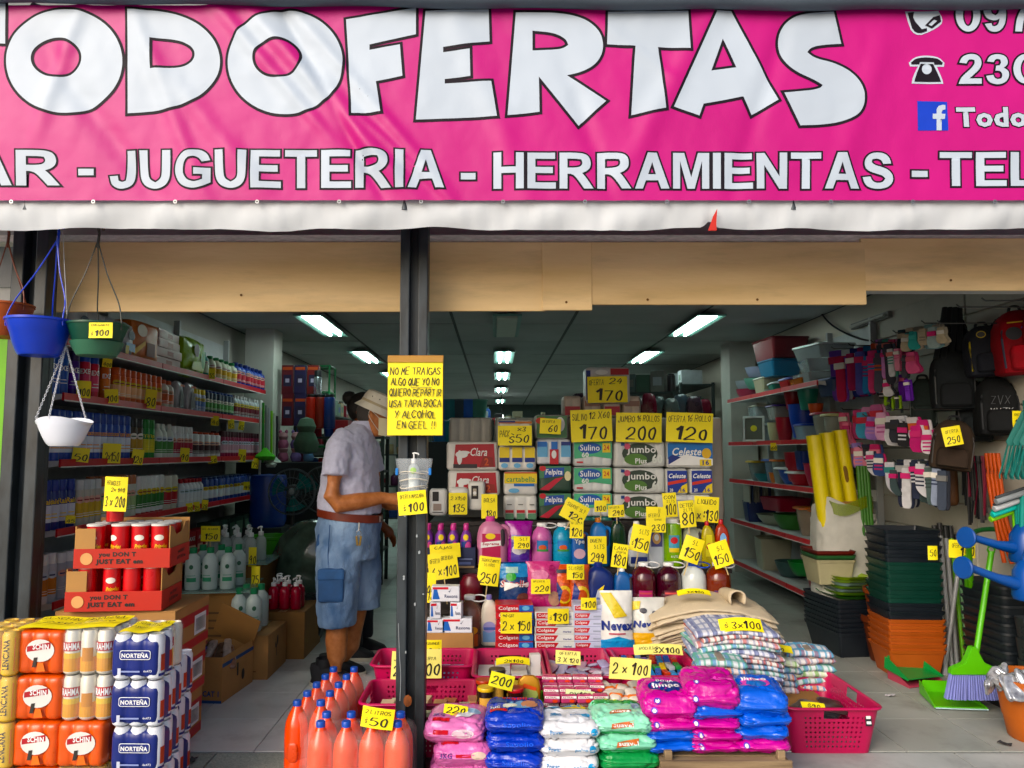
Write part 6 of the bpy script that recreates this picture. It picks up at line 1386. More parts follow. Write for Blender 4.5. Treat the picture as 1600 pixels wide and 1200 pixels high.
# ================================================================== leaning yellow cards among the bottles
CZ = [(672, 850, 720, 872, 4.62, [('CAJAS', .45, .75, .7, .25, .14), ('85', .5, .2, .3, .3)], 'yellow card half hidden on the softener tray', -4, .0), (671, 864, 718, 905, 4.5, [('6 x:100', .52, .3, .84, .42), ('OFERTA', .24, .72, .34, .2, .14), ('BEBIDA', .66, .8, .4, .16, .14)], 'yellow card reading 6 x 100 beside the post', -7, .14),
      (744, 870, 778, 915, 4.5, [('250', .5, .26, .78, .4), ('SUAVIZANTE', .52, .87, .84, .13, .14), ('5 LITROS', .5, .72, .5, .12, .14)], 'yellow card reading 250 between jug and blue pouch', 7, .14), (871, 782, 910, 814, 4.6, [('120', .62, .3, .6, .36), ('SUAVE 5LT', .5, .72, .8, .2, .14)], 'tilted yellow card reading 120 above the turquoise jug', 28, .06),
      (890, 812, 911, 841, 4.6, P1('120', 'OFERTA'), 'yellow card reading 120 on the blue softener bottle', 2, 0), (919, 838, 948, 881, 4.6, [('299', .5, .24, .74, .34), ('BUEN', .42, .84, .6, .16, .14), ('5 LTS', .6, .62, .56, .16, .14)], 'yellow card reading 299 on the jug with orange cap', 0, 0),
      (929, 782, 948, 800, 4.7, P1('100'), 'small yellow card reading 100 above the orange cap', 0, .05), (951, 789, 976, 808, 4.72, [('290', .6, .35, .7, .46), ('OFERTA', .4, .8, .6, .2, .14)], 'small yellow card reading 290 above the dark green bottle', -3, .04),
      (954, 850, 978, 887, 4.5, P1('180', 'LAVA', 'ROPA'), 'narrow yellow card reading 180 stuck on the mid blue jug', 8, .05), (982, 820, 1012, 862, 4.55, [('150', .58, .3, .74, .42), ('5 LTS', .62, .76, .5, .2, .14), ('$', .14, .3, .1, .2)], 'leaning yellow card reading 150 over the maroon jug', 12, .12),
      (1010, 792, 1040, 832, 4.6, [('230', .6, .2, .7, .3), ('H', .66, .84, .1, .2), ('OFERTA', .4, .66, .6, .16, .14), ('GRANDE', .6, .5, .4, .08, .14)], 'yellow card reading 230 above the picture label bottle', 1, 0), (1038, 770, 1059, 808, 4.8, P1('100', 'CON', '3 LTS'), 'narrow yellow card reading 100 above the lime green jug', -4, .03),
      (1064, 782, 1088, 824, 4.65, P1('80', 'DETER', '2 LTS'), 'yellow card reading 80 in front of the liquido card', -5, .04), (1084, 776, 1122, 816, 4.78, [('x:130', .55, .28, .86, .46), ('LIQUIDO', .5, .8, .76, .22, .14)], 'yellow card reading liquido 130 behind the dish soaps', 4, 0),
      (1060, 838, 1090, 878, 4.45, [('150', .56, .36, .8, .42), ('5 L', .56, .8, .3, .2, .14)], 'tilted yellow card reading 150 over the milky white jug', 20, .08), (1118, 845, 1148, 885, 4.45, [('150', .45, .32, .72, .4), ('5 L', .55, .74, .36, .2, .14)], 'tilted yellow card reading 150 over the amber jug', -18, .05),
      (664, 895, 680, 942, 4.32, P1('95'), 'yellow card behind the white soap boxes', 2, 0)]
for a, b, c, d, Y, ls, lb, ti, sk in CZ: card(a, b, c, d, Y, ls, lb, tilt=-ti, stick=sk, lean=R(-3))
from mathutils.bvhtree import BVHTree
# ================================================================== pink perforated baskets
_bk = {}
def basket_mesh(w, d, h):
    if (w, d, h) in _bk: return _bk[(w, d, h)]
    r = .045; hole, gap = .0095, .0125; cols = []
    def side(L, fx):
        n = int((L - .03) / (hole + gap)); s0 = -(n * (hole + gap) - gap) / 2; out = [(-L / 2, 0)]
        for k in range(n): out += [(s0 + k * (hole + gap), 1), (s0 + k * (hole + gap) + hole, 0)]
        return [(fx(s), f, s) for s, f in out if s < L / 2]
    A, B = w - 2 * r, d - 2 * r
    def arc(cx, cy, a0): return [((cx + r * math.cos(R(a0 + 18 * i)), cy + r * math.sin(R(a0 + 18 * i))), 0, 9) for i in range(5)]
    cols += side(A, lambda s: (s, -d / 2)) + arc(A / 2, -B / 2, -90) + side(B, lambda s: (w / 2, s)) + arc(A / 2, B / 2, 0) + side(A, lambda s: (-s, d / 2)) + arc(-A / 2, B / 2, 90) + side(B, lambda s: (-w / 2, -s)) + arc(-A / 2, -B / 2, 180)
    rows = [(0, 0), (.02, 0)]; z = .03
    while z < h - .03: rows += [(z, 1), (z + hole, 0)]; z += hole + gap
    rows += [(h, 0)]
    bm = bmesh.new(); V = []
    for z, f in rows:
        k = .84 + .16 * z / h
        V.append([bm.verts.new((p[0] * k, p[1] * k, z)) for p, _, _ in cols])
    n = len(cols)
    for j in range(len(rows) - 1):
        for i in range(n):
            if cols[i][1] and rows[j][1]: continue
            if abs(cols[i][2]) < .052 and cols[i][2] != 9 and abs(rows[j][0] - (h - .045)) < .014: continue
            bm.faces.new((V[j][i], V[j][(i + 1) % n], V[j + 1][(i + 1) % n], V[j + 1][i]))
    bm.faces.new(V[0][::-1])
    _bk[(w, d, h)] = mesh_of(bm, 'basket', angle=R(35))
    return _bk[(w, d, h)]
pinkm = K('b62a55', .38, var=.07, vs=8)
def basket(x, y, z, w, d, h, label, rz=0., tag=False):
    r_ = root('plastic_basket', (x, y, z), label, 'basket', 'pink perforated baskets', rz)
    o = put('basket_wall', basket_mesh(w, d, h), pinkm, r_); s = o.modifiers.new('s', 'SOLIDIFY'); s.thickness = .003
    put('rim', tube([(px_, py_, h) for px_, py_ in rrect(w + .012, d + .012, .05, 6)], .009, 8, True, (1, .8)), pinkm, r_)
    if tag:
        t = put('barcode_tag', box(.028, .002, .06, .002), BLK, r_, loc=(w / 2 - .06, -d / 2 * .99, h - .075), rot=(R(-8), 0, 0)); decal(t, [('r', -.01, .03, .01, .05, wh), ('r', -.01, .008, .01, .02, wh)], y=-.001)
    return r_
gB = gr(1307, 1188); basket(gB.x + .01, gB.y + .3, .002, .42, .56, .21, 'pink perforated basket on the bare pavement with a black tag', 0, True)
def smallbox(x, y, z, w, d, h, m, lb, gp, rz, its=None, nm='small_box', cat='box'):
    repeat((nm, w, d, h, m.name), lambda l: carton(nm, l, w, d, h, m, lb, cat, gp, 0., its, bev=.0015), (x, y, z), rz, lb)
# second row
B2 = [(800, 3.69, .355, .5, 'white boxed creams'), (915, 3.69, .365, .5, 'lilac sachets'), (1034, 3.7, .4, .5, 'coloured batteries'), (660, 3.87, .5, .32, 'blue razors')]
for px, Y, w, d, what in B2:
    x = at(px, 1050, Y).x
    basket(x, Y + d / 2, .1, w, d, .2, 'pink perforated basket filled with ' + what)
    lab(put('support_box', box(w * .7, d * .7, .096, .002), CARD2, loc=(x, Y + d / 2, .001)), 'flattened brown carton under the basket of ' + what, 'carton')
x = at(800, 1050, 3.69).x
for i in range(4):
    for j in range(3): smallbox(x - .125 + .083 * i, 3.8 + .11 * j, .17 + .012 * j + (.02 if (i + j) % 2 else 0), .078, .1, .06, K('d4d2ce', .45), 'white boxed cream lying in a pink basket', 'white boxed creams', R(rnd.uniform(-5, 5)), [('r', -.03, .01, .03, .014, K('7a3a44', .5)), ('r', -.025, .035, .02, .04, K('8a8a90', .5))])
smallbox(x + .12, 3.95, .24, .05, .04, .1, K('d4d2ce', .45), 'upright white boxed cream in a pink basket', 'upright cream boxes', R(10))
card(775, 1023, 828, 1036, 3.88, P1('2X100'), 'yellow card curled over the white boxed creams', lean=R(-55), curl=.1)
x = at(915, 1050, 3.69).x
for i in range(6):
    for j in range(5):
        lab(put('sachet', pillow(.055, .09, .018, (i * 5 + j) % 6, .003, .5, .8, .0, 18, 8), K(('b9b4cc', 'a8a4c4', 'd0c8d4', 'c4a0b0')[(i + j) % 4], .25), loc=(x - .14 + .055 * i, 3.77 + .075 * j, .2 + .01 * j + rnd.uniform(0, .02)), rot=(R(rnd.uniform(-20, 25)), R(rnd.uniform(-12, 12)), R(rnd.uniform(-40, 40)))), 'shiny lilac sachet heaped in a pink basket', 'sachet', 'lilac sachets in a basket')
card(868, 1016, 907, 1038, 3.85, [('3 X 120', .5, .3, .86, .4), ('OFERTA', .5, .78, .7, .25, .14)], 'pale yellow card reading 3 x 120 over the lilac sachets', mat=PYEL, lean=R(-35), tilt=-4)
x = at(1034, 1050, 3.7).x
for i in range(9):
    for j in range(5):
        o = lab(put('battery_pack', box(.03, .07, .02, .004), K(('2a5ab0', '3f8a4c', 'c04a3c', 'd0b02c', '2f7fb8', 'b8bcc0')[(i * 2 + j) % 6], .3), loc=(x - .15 + .037 * i, 3.8 + .075 * j, .2 + .014 * j + rnd.uniform(0, .01)), rot=(R(rnd.uniform(-8, 20)), 0, R(rnd.uniform(-14, 14)))), '%s battery blister standing in a pink basket' % ('blue', 'green', 'red', 'yellow', 'light blue', 'silver')[(i * 2 + j) % 6], 'battery pack', 'coloured batteries in a basket')
card(992, 1004, 1068, 1022, 3.95, [('3X100', .66, .4, .56, .6), ('RODILLO', .3, .6, .4, .3, .14)], 'pale yellow card reading 3X100 over the batteries', mat=PYEL, lean=R(-45))
x = at(660, 1050, 3.87).x
for k in range(6): smallbox(x + .05 + .035 * (k % 3) + .03, 3.96 + .05 * (k // 3), .22 + .02 * (k % 2), .1, .035, .025, K('8fb4d8', .4), 'pale blue razor pack in a pink basket', 'pale blue razor packs', R(rnd.uniform(-14, 14)))
card(628, 1014, 690, 1060, 3.8, [('200', .66, .3, .62, .44), ('CAJA', .4, .85, .4, .16, .14), ('OFERTA', .66, .68, .4, .12, .14)], 'pale yellow card reading 200 half hidden behind the post', mat=PYEL)
card(610, 1018, 634, 1062, 3.7, [('20', .5, .3, .7, .4), ('JAB', .5, .75, .7, .2, .14)], 'pale yellow card reading 20 standing in the front basket', mat=PYEL, tilt=-3)
card(664, 1000, 690, 1030, 4.0, P1('90', 'GRANDE'), 'yellow card standing behind the razor basket')
# front basket behind the post
xf = at(655, 1080, 3.48).x
basket(xf, 3.66, .002, .52, .36, .24, 'pink perforated basket of soap bars standing behind the post')
for k in range(12): smallbox(xf - .2 + .04 * k, 3.58 + .06 * (k % 3), .15 + .012 * (k % 2), .06, .09, .04, K(('c98a68', 'd8c8a8', 'c4d0b0', 'd0a080')[k % 4], .4), '%s wrapped soap bar in the basket behind the post' % ('tan', 'cream', 'pale green', 'peach')[k % 4], 'soap bars in the front basket', R(rnd.uniform(-12, 12)))
# carton of jars
xj = at(795, 1080, 3.42).x
flapbox('jar_carton', (xj, 3.55, .002), .29, .24, .25, CARD, 'open grey brown carton holding sauce jars', 'carton', flaps=None, items=[('r', -.1, .06, -.06, .14, K('8c4a3c', .7)), ('r', -.09, .07, -.07, .13, CARD)])
JR = [(-.1, -.07, '1c120e', 'd8b018', 'dark jar with yellow lid nearest the carton corner'), (-.05, -.02, '1a1512', '1c1a1a', 'squat bottle with black cap rising above the jars'), (.02, .0, '3a1c10', 'd8b018', 'jar with yellow lid behind the black cap'), (.03, -.08, '2c1510', 'b01c24', 'dark jar with red lid'), (-.02, .07, '6a4a14', 'd8b018', 'amber jar with yellow lid at the back'), (-.11, .05, '2a1a14', 'b83a1c', 'jar with orange lid in the corner')]
for k, (dx, dy, bc, cc, lb) in enumerate(JR): bottle('sauce_jar', (xj + dx, 3.54 + dy * .9, .18 + (.045 if k == 1 else 0)), 'tub', .036, .14 if k != 1 else .16, K(bc, .2), K(cc, .35), lb + ' in the carton', 'jar', 'sauce jars in a carton', [('r', -.03, .04, .03, .1, K('c8a060', .4))])
oj = root('oval_tin', (xj + .09, 3.52, .19), 'upright oval tin with green and orange print in the jar carton', 'tin')
put('tin_body', loft(((.1, .03, .015, 0), (.105, .035, .017, .01), (.105, .035, .017, .12), (.09, .03, .015, .15), (.05, .02, .01, .165)), True, True), K('b8863c', .3, metal=.4), oj)
decal(oj, [('e', 0, .07, .042, .05, K('3a5a34', .4)), ('e', 0, .09, .04, .025, K('8f9a5c', .4)), ('p', [(-.035, .12), (.03, .105), (.035, .118), (-.02, .136)], K('c84a1c', .4))], y=-.0185)
card(762, 1052, 800, 1076, 3.42, [('200', .5, .5, .84, .66)], 'pale yellow card reading 200 tucked among the jars', mat=K('dcd85a', .55), tilt=-14)
# lime tray of pink soaps
xs_ = at(900, 1090, 3.42).x
lt = root('soap_tray', (xs_, 3.55, .002), 'lime green plastic tray filled with pink wrapped soaps', 'tray')
put('tray_shell', loft(((.26, .24, .03, 0), (.28, .25, .035, .24), (.29, .26, .04, .245), (.27, .24, .03, .24), (.25, .23, .03, .02))), K('5fae2c', .4), lt)
for i in range(4):
    for j in range(4):
        def mkS(l):
            r_ = root('soap_pack', l, '', 'soap pack', 'pink soap packs in the lime tray'); put('wrapper', roundbox(.069, .05, .034, .008, 0, 0., .002), K('b85a78', .25, var=.15, vs=40), r_)
            decal(r_, [('r', -.032, .022, .032, .032, wh), ('t', 'ASTRAL', -.004, .027, .05, .007, K('a82c48', .4), .02), ('e', .012, .012, .012, .007, K('d85a4c', .4))], y=-.0265); return r_
        if j < 3 or i < 3: repeat('asoap', mkS, (xs_ - .1 + .07 * i, 3.46 + .055 * (j % 2), .2 + .036 * (j // 2) + .012 * j), R(rnd.uniform(-6, 6)), 'pink wrapped soap pack with white band in the lime tray')
for j in range(8): repeat('asoap', None, (xs_ - .1 + .07 * (j % 4), 3.58 + .06 * (j // 4), .27 + .02 * (j // 4)), R(rnd.uniform(-6, 6)), 'pink wrapped soap pack with white band in the lime tray')
card(884, 1076, 930, 1094, 3.44, [('2X120', .5, .5, .8, .6)], 'small printed card reading 2X120 on the pink soaps', mat=K('c9d0a0', .5), lean=R(-50), tilt=-6)
# candle carton
xc = at(992, 1075, 3.45).x
flapbox('candle_carton', (xc, 3.56, .002), .28, .24, .26, CARD, 'low brown carton of white candle packs', 'carton', flaps=None, items=[('r', -.1, .14, -.06, .19, BLK), ('p', [(-.085, .15), (-.075, .15), (-.075, .168), (-.066, .168), (-.08, .183), (-.094, .168), (-.085, .168)], wh)])
for k in range(14):
    o = lab(put('candle_pack', pillow(.06, .13, .045, k % 5, .004, .5, .8, 0, 20, 9), K('d6cec4', .3, var=.1, vs=30), loc=(xc - .105 + .034 * (k % 7), 3.5 + .11 * (k // 7), .235 + .015 * (k % 2)), rot=(R(rnd.uniform(-10, 18)), 0, R(rnd.uniform(-20, 20)))), 'white candle pack with orange band in the brown carton', 'candle pack', 'candle packs in a carton')
    put('orange_band', roundbox(.062, .018, .044, .012, 0, 0., .001), K('d86a1c', .4), o, loc=(0, -.03, .001))
card(951, 1028, 1015, 1062, 3.5, [('2 x 100', .5, .52, .86, .62)], 'pale yellow card reading 2 x 100 standing in the candle carton', mat=PYEL, tilt=-4, curl=-.04)
xk = at(1062, 1070, 3.5).x
flapbox('low_carton', (xk, 3.57, .002), .2, .2, .22, CARD, 'empty looking brown carton between the candles and the bright bags', 'carton', flaps=None)
card(1048, 1062, 1078, 1072, 3.5, [('150', .5, .5, .7, .6)], 'yellow card lying in the brown carton beside the bright bags', lean=R(-40))

# ================================================================== plastic bags in front
def raydecal(parent, mesh, items, c, ang, tess=.012):
    # lay print on a soft bag: rays along a tilted direction
    V = [v.co.copy() for v in mesh.vertices]; bv = BVHTree.FromPolygons(V, [tuple(p.vertices) for p in mesh.polygons])
    up = Vector((0, math.cos(R(ang)), math.sin(R(ang)))); nn = Vector((0, -math.sin(R(ang)), math.cos(R(ang)))) 
    def fm(x, z, l):
        p = Vector((x, 0, 0)) + up * z + Vector(c) + nn * .4
        h = bv.ray_cast(p, -nn)
        if h[0] is None: h = bv.find_nearest(p - nn * .4); return tuple(h[0] + h[1] * (l * 1.4 + .0014))
        return tuple(h[0] + nn * (l * 1.4 + .0014))
    return decal(parent, items, fmap=fm, tess=tess)
def bag(px, Y, z, w, d, h, col, items, label, seed=0, rz=0., tilt=0., dxm=0., wr=.014, rough=.22):
    c = at(px, 1150, Y); r_ = root('washing_powder_bag', (c.x + dxm, Y + d / 2, z), label, 'powder bag', 'soft powder bags at the pavement edge', rot=(R(tilt), 0, R(rz)))
    m = pillow(w, d, h, seed, wr, .4, .72, .06, 84, 36); put('bag_film', m, K(col, rough, var=.07, vs=10, coat=.15, bump=.5, bs=34), r_)
    if items: raydecal(r_, m, items, (0, -d * .12, h * .62), 46)
    if col in FRP: raydecal(r_, m, FRP[col], (0, -d * .34, h * .45), 78)
    return r_
FRP = {'d9dade': [('t', 'Power', -.06, .0, .05, .016, K('2f7fb8', .4), .02), ('t', 'polvo', .045, -.004, .05, .016, K('2f8fc0', .4), .02), ('e', .09, -.002, .014, .014, K('2a9ad0', .4))], '8fd0b4': [('r', -.11, -.036, .11, -.02, K('1f9a4c', .35)), ('p', [(-.05, -.01), (.04, .004), (.045, .022), (-.045, .01)], K('c87a5c', .4)), ('t', 'suavel', 0, .006, .08, .014, wh, .02)], 'd888b8': [('r', -.08, .0, -.02, .016, rd), ('e', .04, .004, .045, .016, K('d8c0c8', .4))], 'cf7cb0': [('t', '3KG', -.07, .006, .05, .018, K('4a3a7c', .4), .02), ('r', -.03, .0, .03, .01, rd), ('e', .06, .006, .03, .014, K('d8c0b0', .4))], 'c41c92': [('e', -.07, .004, .013, .013, K('7a5ac0', .4)), ('e', -.07, .004, .008, .008, wh)], '1739b4': [('t', 'Sapolio', .01, .0, .11, .022, K('4468d8', .4), .02)]}
FRP['9ad8bc'] = FRP['8fd0b4']
pk1, pk2 = 'd888b8', 'cf7cb0'
pi_ = [('e', .01, .03, .035, .028, K('c8966e', .4)), ('e', .05, .045, .05, .028, K('9ab8d0', .4)), ('r', -.09, -.03, -.02, -.008, rd), ('t', '3KG', -.07, .012, .05, .02, K('4a3a7c', .4), .02), ('p', [(.0, .0), (.06, .0), (.08, .03), (.02, .04)], K('d8d4d8', .4))]
bag(718, 3.18, .002, .25, .3, .11, pk2, None, 'pink powder bag resting on the pavement under two others', 3, -2)
bag(722, 3.17, .076, .25, .3, .11, pk2, pi_, 'pink powder bag with flower picture in the middle of its pile', 1, 2)
bag(712, 3.19, .155, .26, .31, .11, pk1, pi_, 'pink powder bag on top of its pile carrying a yellow card', 2, -5)
card(692, 1098, 730, 1118, 3.3, [('220', .5, .5, .8, .7)], 'yellow card reading 220 lying on the pink powder bag', lean=R(-55), tilt=-8)
bi = [('p', [(-.11, .06), (.11, .06), (.1, .12), (-.1, .12)], K('2a3f7c', .35)), ('e', .03, .045, .06, .035, K('7aa8cc', .4)), ('e', .06, .05, .035, .03, K('c08a70', .4)), ('e', -.02, .035, .03, .016, K('d8d8c8', .4)), ('t', 'Sapolio', .01, .095, .13, .026, rd, .04), ('t', '3KG', -.08, .018, .04, .018, wh, .03), ('r', -.1, -.014, -.03, .002, rd)]
for k in range(4): bag(806, 3.13, .002 + .073 * k, .245, .3, .09, '1739b4', bi if k == 3 else [('t', 'Sapolio', 0, .0, .1, .02, K('3f62d0', .4), .02)], 'royal blue powder bag, %s of its pile' % ('lowest', 'second', 'third', 'top with picture print')[k], 4 + k, (4, -4, 2, -2)[k])
wi = [('e', -.05, .035, .02, .012, K('3a86b8', .4)), ('t', 'POWER', -.05, .02, .045, .012, K('2f7fb8', .4), .02), ('e', .07, .02, .018, .016, K('2a9ad0', .4)), ('t', 'polvo', .03, .02, .045, .014, K('2f7fb8', .4), .02), ('p', [(-.11, .08), (.1, .09), (.1, .12), (-.11, .12)], K('2f8fc0', .4)), ('r', -.02, .075, .1, .1, yel_)]
for k in range(4): bag(891, 3.13, .006 + .065 * k, .25, .27, .08, 'd9dade', wi, 'white powder bag with small blue print, %s of its pile' % ('lowest', 'second', 'third', 'top')[k], 8 + k, (6, -3, 0, 3)[k], rough=.4)
mi = [('p', [(-.11, .07), (.11, .07), (.1, .13), (-.1, .13)], K('1f9a4c', .35)), ('p', [(-.05, -.02), (.04, .0), (.045, .02), (-.045, .005)], K('c87a5c', .4)), ('t', 'suavel', 0, .0, .08, .014, wh, .02), ('r', .05, .04, .085, .075, K('9ab8c8', .4)), ('t', 'VERDE', .0, .105, .12, .024, K('b8c84c', .4), .03)]
for k in range(4): bag(977 + (8, 6, 3, 0)[k], 3.15, .002 + .07 * k, .25, .29, .086, ('1f8f48', '1f8f48', '8fd0b4', '9ad8bc')[k], mi if k > 1 else None, 'mint green powder bag, %s of its pile' % ('deep green lowest', 'deep green second', 'third', 'top')[k], 12 + k, (-8, 6, 3, -2)[k], rough=.35)
lab(put('grey_bag', pillow(.2, .2, .05, 3), K('b8bcc0', .35), loc=(at(935, 1190, 3.06).x, 3.02, .001)), 'crumpled grey white bag on the pavement before the mint bags', 'bag')
# crate
cx_ = at(1140, 1180, 3.1).x; cr_ = root('wooden_crate', (cx_, 3.3, 0), 'weathered wooden crate carrying bright pink and blue powder bags', 'crate')
wdm = K('7d6a54', .85, var=.3, vs=7, two='9a866c', bump=.35, bs=40, stretch=(.4, 1, 5))
CWd = .52
put('crate_plank', box(CWd, .016, .125, .002), wdm, cr_, loc=(0, -.15, .008)); put('crate_plank', box(CWd, .016, .125, .002), wdm, cr_, loc=(0, .15, .008))
for s in (-1, 1): put('crate_plank', box(.016, .284, .12, .002), wdm, cr_, loc=(s * (CWd / 2 - .012), 0, .008))
for s in (-1, 1):
    for t in (-1, 1): put('crate_post', box(.03, .03, .165, .003), wdm, cr_, loc=(s * (CWd / 2 - .036), t * .127, .002))
for k in range(5): put('crate_slat', box(CWd - .04, .045, .01, .001), wdm, cr_, loc=(0, -.12 + .06 * k, .118))
mg, bb = 'c41c92', '3f68d0'
li = [('e', .0, .05, .075, .035, nv), ('t', 'limpo', 0, .05, .11, .035, wh, .04), ('t', 'DOÑA', .0, .082, .07, .014, wh, .02), ('e', -.055, -.035, .014, .013, K('6a4ab0', .4)), ('e', -.055, -.035, .008, .008, wh)]
ls = [('e', -.06, .0, .012, .012, K('7a5ac0', .4)), ('e', -.06, .0, .007, .007, wh), ('p', [(.0, .02), (.09, .02), (.08, .035), (.02, .04)], K('d86ab4', .4))]
def pile(px, seq, nm, Y=3.17, w=.23):
    z = .135
    for k, (cl, h, its, tl) in enumerate(seq):
        bag(px, Y, z, w, .26, h * 1.25, cl, its, '%s powder bag in the %s pile on the crate, %s' % ('magenta' if cl == mg else 'blue', nm, ordn[k] + ' layer' if k else 'bottom layer'), 20 + k + len(nm), rnd.uniform(-8, 8), tl); z += h * .86
pile(1052, ((bb, .05, None, 0), (bb, .05, ls, 0), (mg, .06, ls, 3), (mg, .09, li, 8)), 'first')
pile(1122, ((mg, .05, ls, 0), (mg, .052, ls, 0), (mg, .05, None, 0), (bb, .055, ls, 0), (mg, .095, ls, 8)), 'middle')
pile(1198, ((mg, .055, ls, 0), (bb, .06, ls, 0), (bb, .06, None, 0), (bb, .09, [('e', 0, .05, .06, .03, K('d86ab4', .4)), ('t', 'limpo', 0, .07, .1, .03, wh, .04), ('e', .0, .04, .04, .02, bl_)], 6)), 'outer')
card(1091, 1052, 1142, 1078, 3.3, [('2 x 120', .55, .3, .8, .44), ('OFERTA', .4, .8, .6, .2, .14)], 'pale yellow card reading 2 x 120 on the magenta bags', mat=PYEL, lean=R(-42), tilt=6)
# dark packets in the right basket
for k in range(5): lab(put('dark_packet', pillow(.16, .12, .025, k, .006), K(('2a2628', '3a3034', '4a4038', '2c2c30', '3c2c2c')[k], .3), loc=(gB.x - .1 + .05 * k, gB.y + .22 + .05 * (k % 3), .085 + .012 * k), rot=(R(10), R(-6), R(20 * k))), 'dark glossy packet lying in the pavement basket', 'packet', 'dark packets in the pavement basket')
card(1255, 1094, 1292, 1108, 3.55, [('$90', .5, .5, .7, .6)], 'yellow card lying in the pavement basket', lean=R(-60), tilt=-5)

# ================================================================== orange drink bottles in shrink wrap
orm = K('ea4a18', .22, var=.05, coat=.3, bump=.2, bs=18); capb = K('2450b4', .35)
obp = ((0, 0), (.042, 0), (.05, .01), (.05, .06), (.047, .065), (.05, .07), (.051, .12), (.05, .165), (.046, .19), (.034, .217), (.019, .24), (.016, .25))
def drink(l):
    r_ = root('drink_bottle', l, '', 'drink bottle', 'orange drink bottles in shrink wrap')
    put('bottle_body', lathe(tuple((a, round(b * 1.13, 4)) for a, b in obp), 24), orm, r_); put('cap', lathe(((.0165, .278), (.018, .279), (.018, .297), (.016, .3), (0, .3)), 18), capb, r_)
    put('grip_panel', pillow(.05, .02, .085, 2, .001, .6, .8, 0, 20, 10), K('d2481f', .3), r_, loc=(0, -.0445, .06))
    return r_
def drinks(spots, tag, w, d, cx, cy, rz=0.):
    for x, y in spots: repeat('drink', drink, (x, y, .002), R(rnd.uniform(-25, 25)), 'orange drink bottle with blue cap in the %s shrink wrapped pack' % tag)
    o = lab(put('shrink_wrap', roundbox(w, d, .265, .04, max(2, round(w / .105)), .014, .007, 4), film('ffe8e0', .1, .08), loc=(cx, cy, .003), rot=(0, 0, rz)), 'crinkled clear shrink film around the %s pack of orange bottles' % tag, 'shrink film')
xo = [at(p, 1140, 3.1).x for p in (501, 541, 581, 621)]
drinks([(x, 3.1 + .105 * j) for j in range(2) for x in xo], 'front', .43, .235, sum(xo) / 4, 3.152)
drinks([(at(px, 1060, 3.85).x - .012 * j, 3.85 - .125 * j) for j in range(5) for px in (521, 553)], 'receding', .225, .6, at(530, 1060, 3.62).x, 3.6, R(-5))
card(562, 1106, 613, 1139, 3.06, [('50', .55, .32, .6, .42), ('2 LITROS', .5, .78, .8, .22, .14), ('$', .16, .34, .08, .3)], 'yellow card reading 2 litros 50 on the orange drink bottles', tilt=-8)

# ================================================================== notice on the post and sanitiser holder
nz_ = card(605, 557, 692, 680, 3.27, [], 'large handwritten yellow notice fixed to the black post', name='notice_board', cat='notice', curl=.004)
wN = mm(87, 3.27); hN = mm(123, 3.27)
put('backing_board', box(round(wN + .002, 3), .006, round(hN + .01, 3), .001), K('a88050', .8), nz_, loc=(0, .012, -.002)); put('top_edge', box(round(wN, 3), .003, .026, .001), K('b08a58', .8), nz_, loc=(0, -.006, hN - .024))
LN = ('NO ME TRAIGAS', 'ALGO QUE YO NO', 'QUIERO REPARTIR', 'USA TAPA BOCA', 'Y ALCOHOL', 'EN GEEL !!')
decal(nz_, [('h', t, (0, -.005, 0, .0, .005, .02)[i] * wN, hN * (.82 - .138 * i), wN * (.92, .88, .94, .94, .74, .7)[i], hN * .112, INK, .17) for i, t in enumerate(LN)] + [('r', -.02, hN * .605, .07, hN * .612, K('6a6a4a', .6))], y=-.002, name='handwriting')
hp = at(645, 795, 3.26)
hd = root('bottle_holder', (hp.x, 3.29, hp.z), 'clear cut plastic holder tied to the post with cord', 'bottle holder')
put('plastic_cone', lathe(((.04, 0), (.043, .02), (.078, .19), (.08, .21)), 22, .5), K('dfe6ea', .1, alpha=.2, var=.02, spec=.8), hd)
for zz in (.09, .12, .15): put('cord', tube([(.07 * (.75 + zz) * math.cos(t * .52), .042 * math.sin(t * .52), zz + .006 * math.sin(t + zz * 40)) for t in range(12)], .002, 5, True), K('d8d0c0', .7), hd)
for s in (-1, 1): put('clip', box(.012, .01, .03, .003), K('3f7fc8', .4), hd, loc=(s * .07, -.02, .14))
sb2 = bottle('sanitiser_bottle', (hp.x, 3.285, hp.z + .07), 'bottle', .024, .14, K('d4dcdc', .1, alpha=.5), wh, 'small clear sanitiser bottle with white pump in the holder', 'sanitiser bottle', None, [('r', -.02, .02, .02, .06, K('d0d8d8', .4)), ('e', 0, .09, .013, .013, K('9ac83c', .4))], pump=True)
card(623, 767, 668, 804, 3.24, [('100', .62, .32, .56, .42), ('OFERTA MASCARA', .5, .78, .84, .2, .14), ('$', .22, .3, .08, .26)], 'yellow card reading 100 on the post under the sanitiser holder', tilt=5)
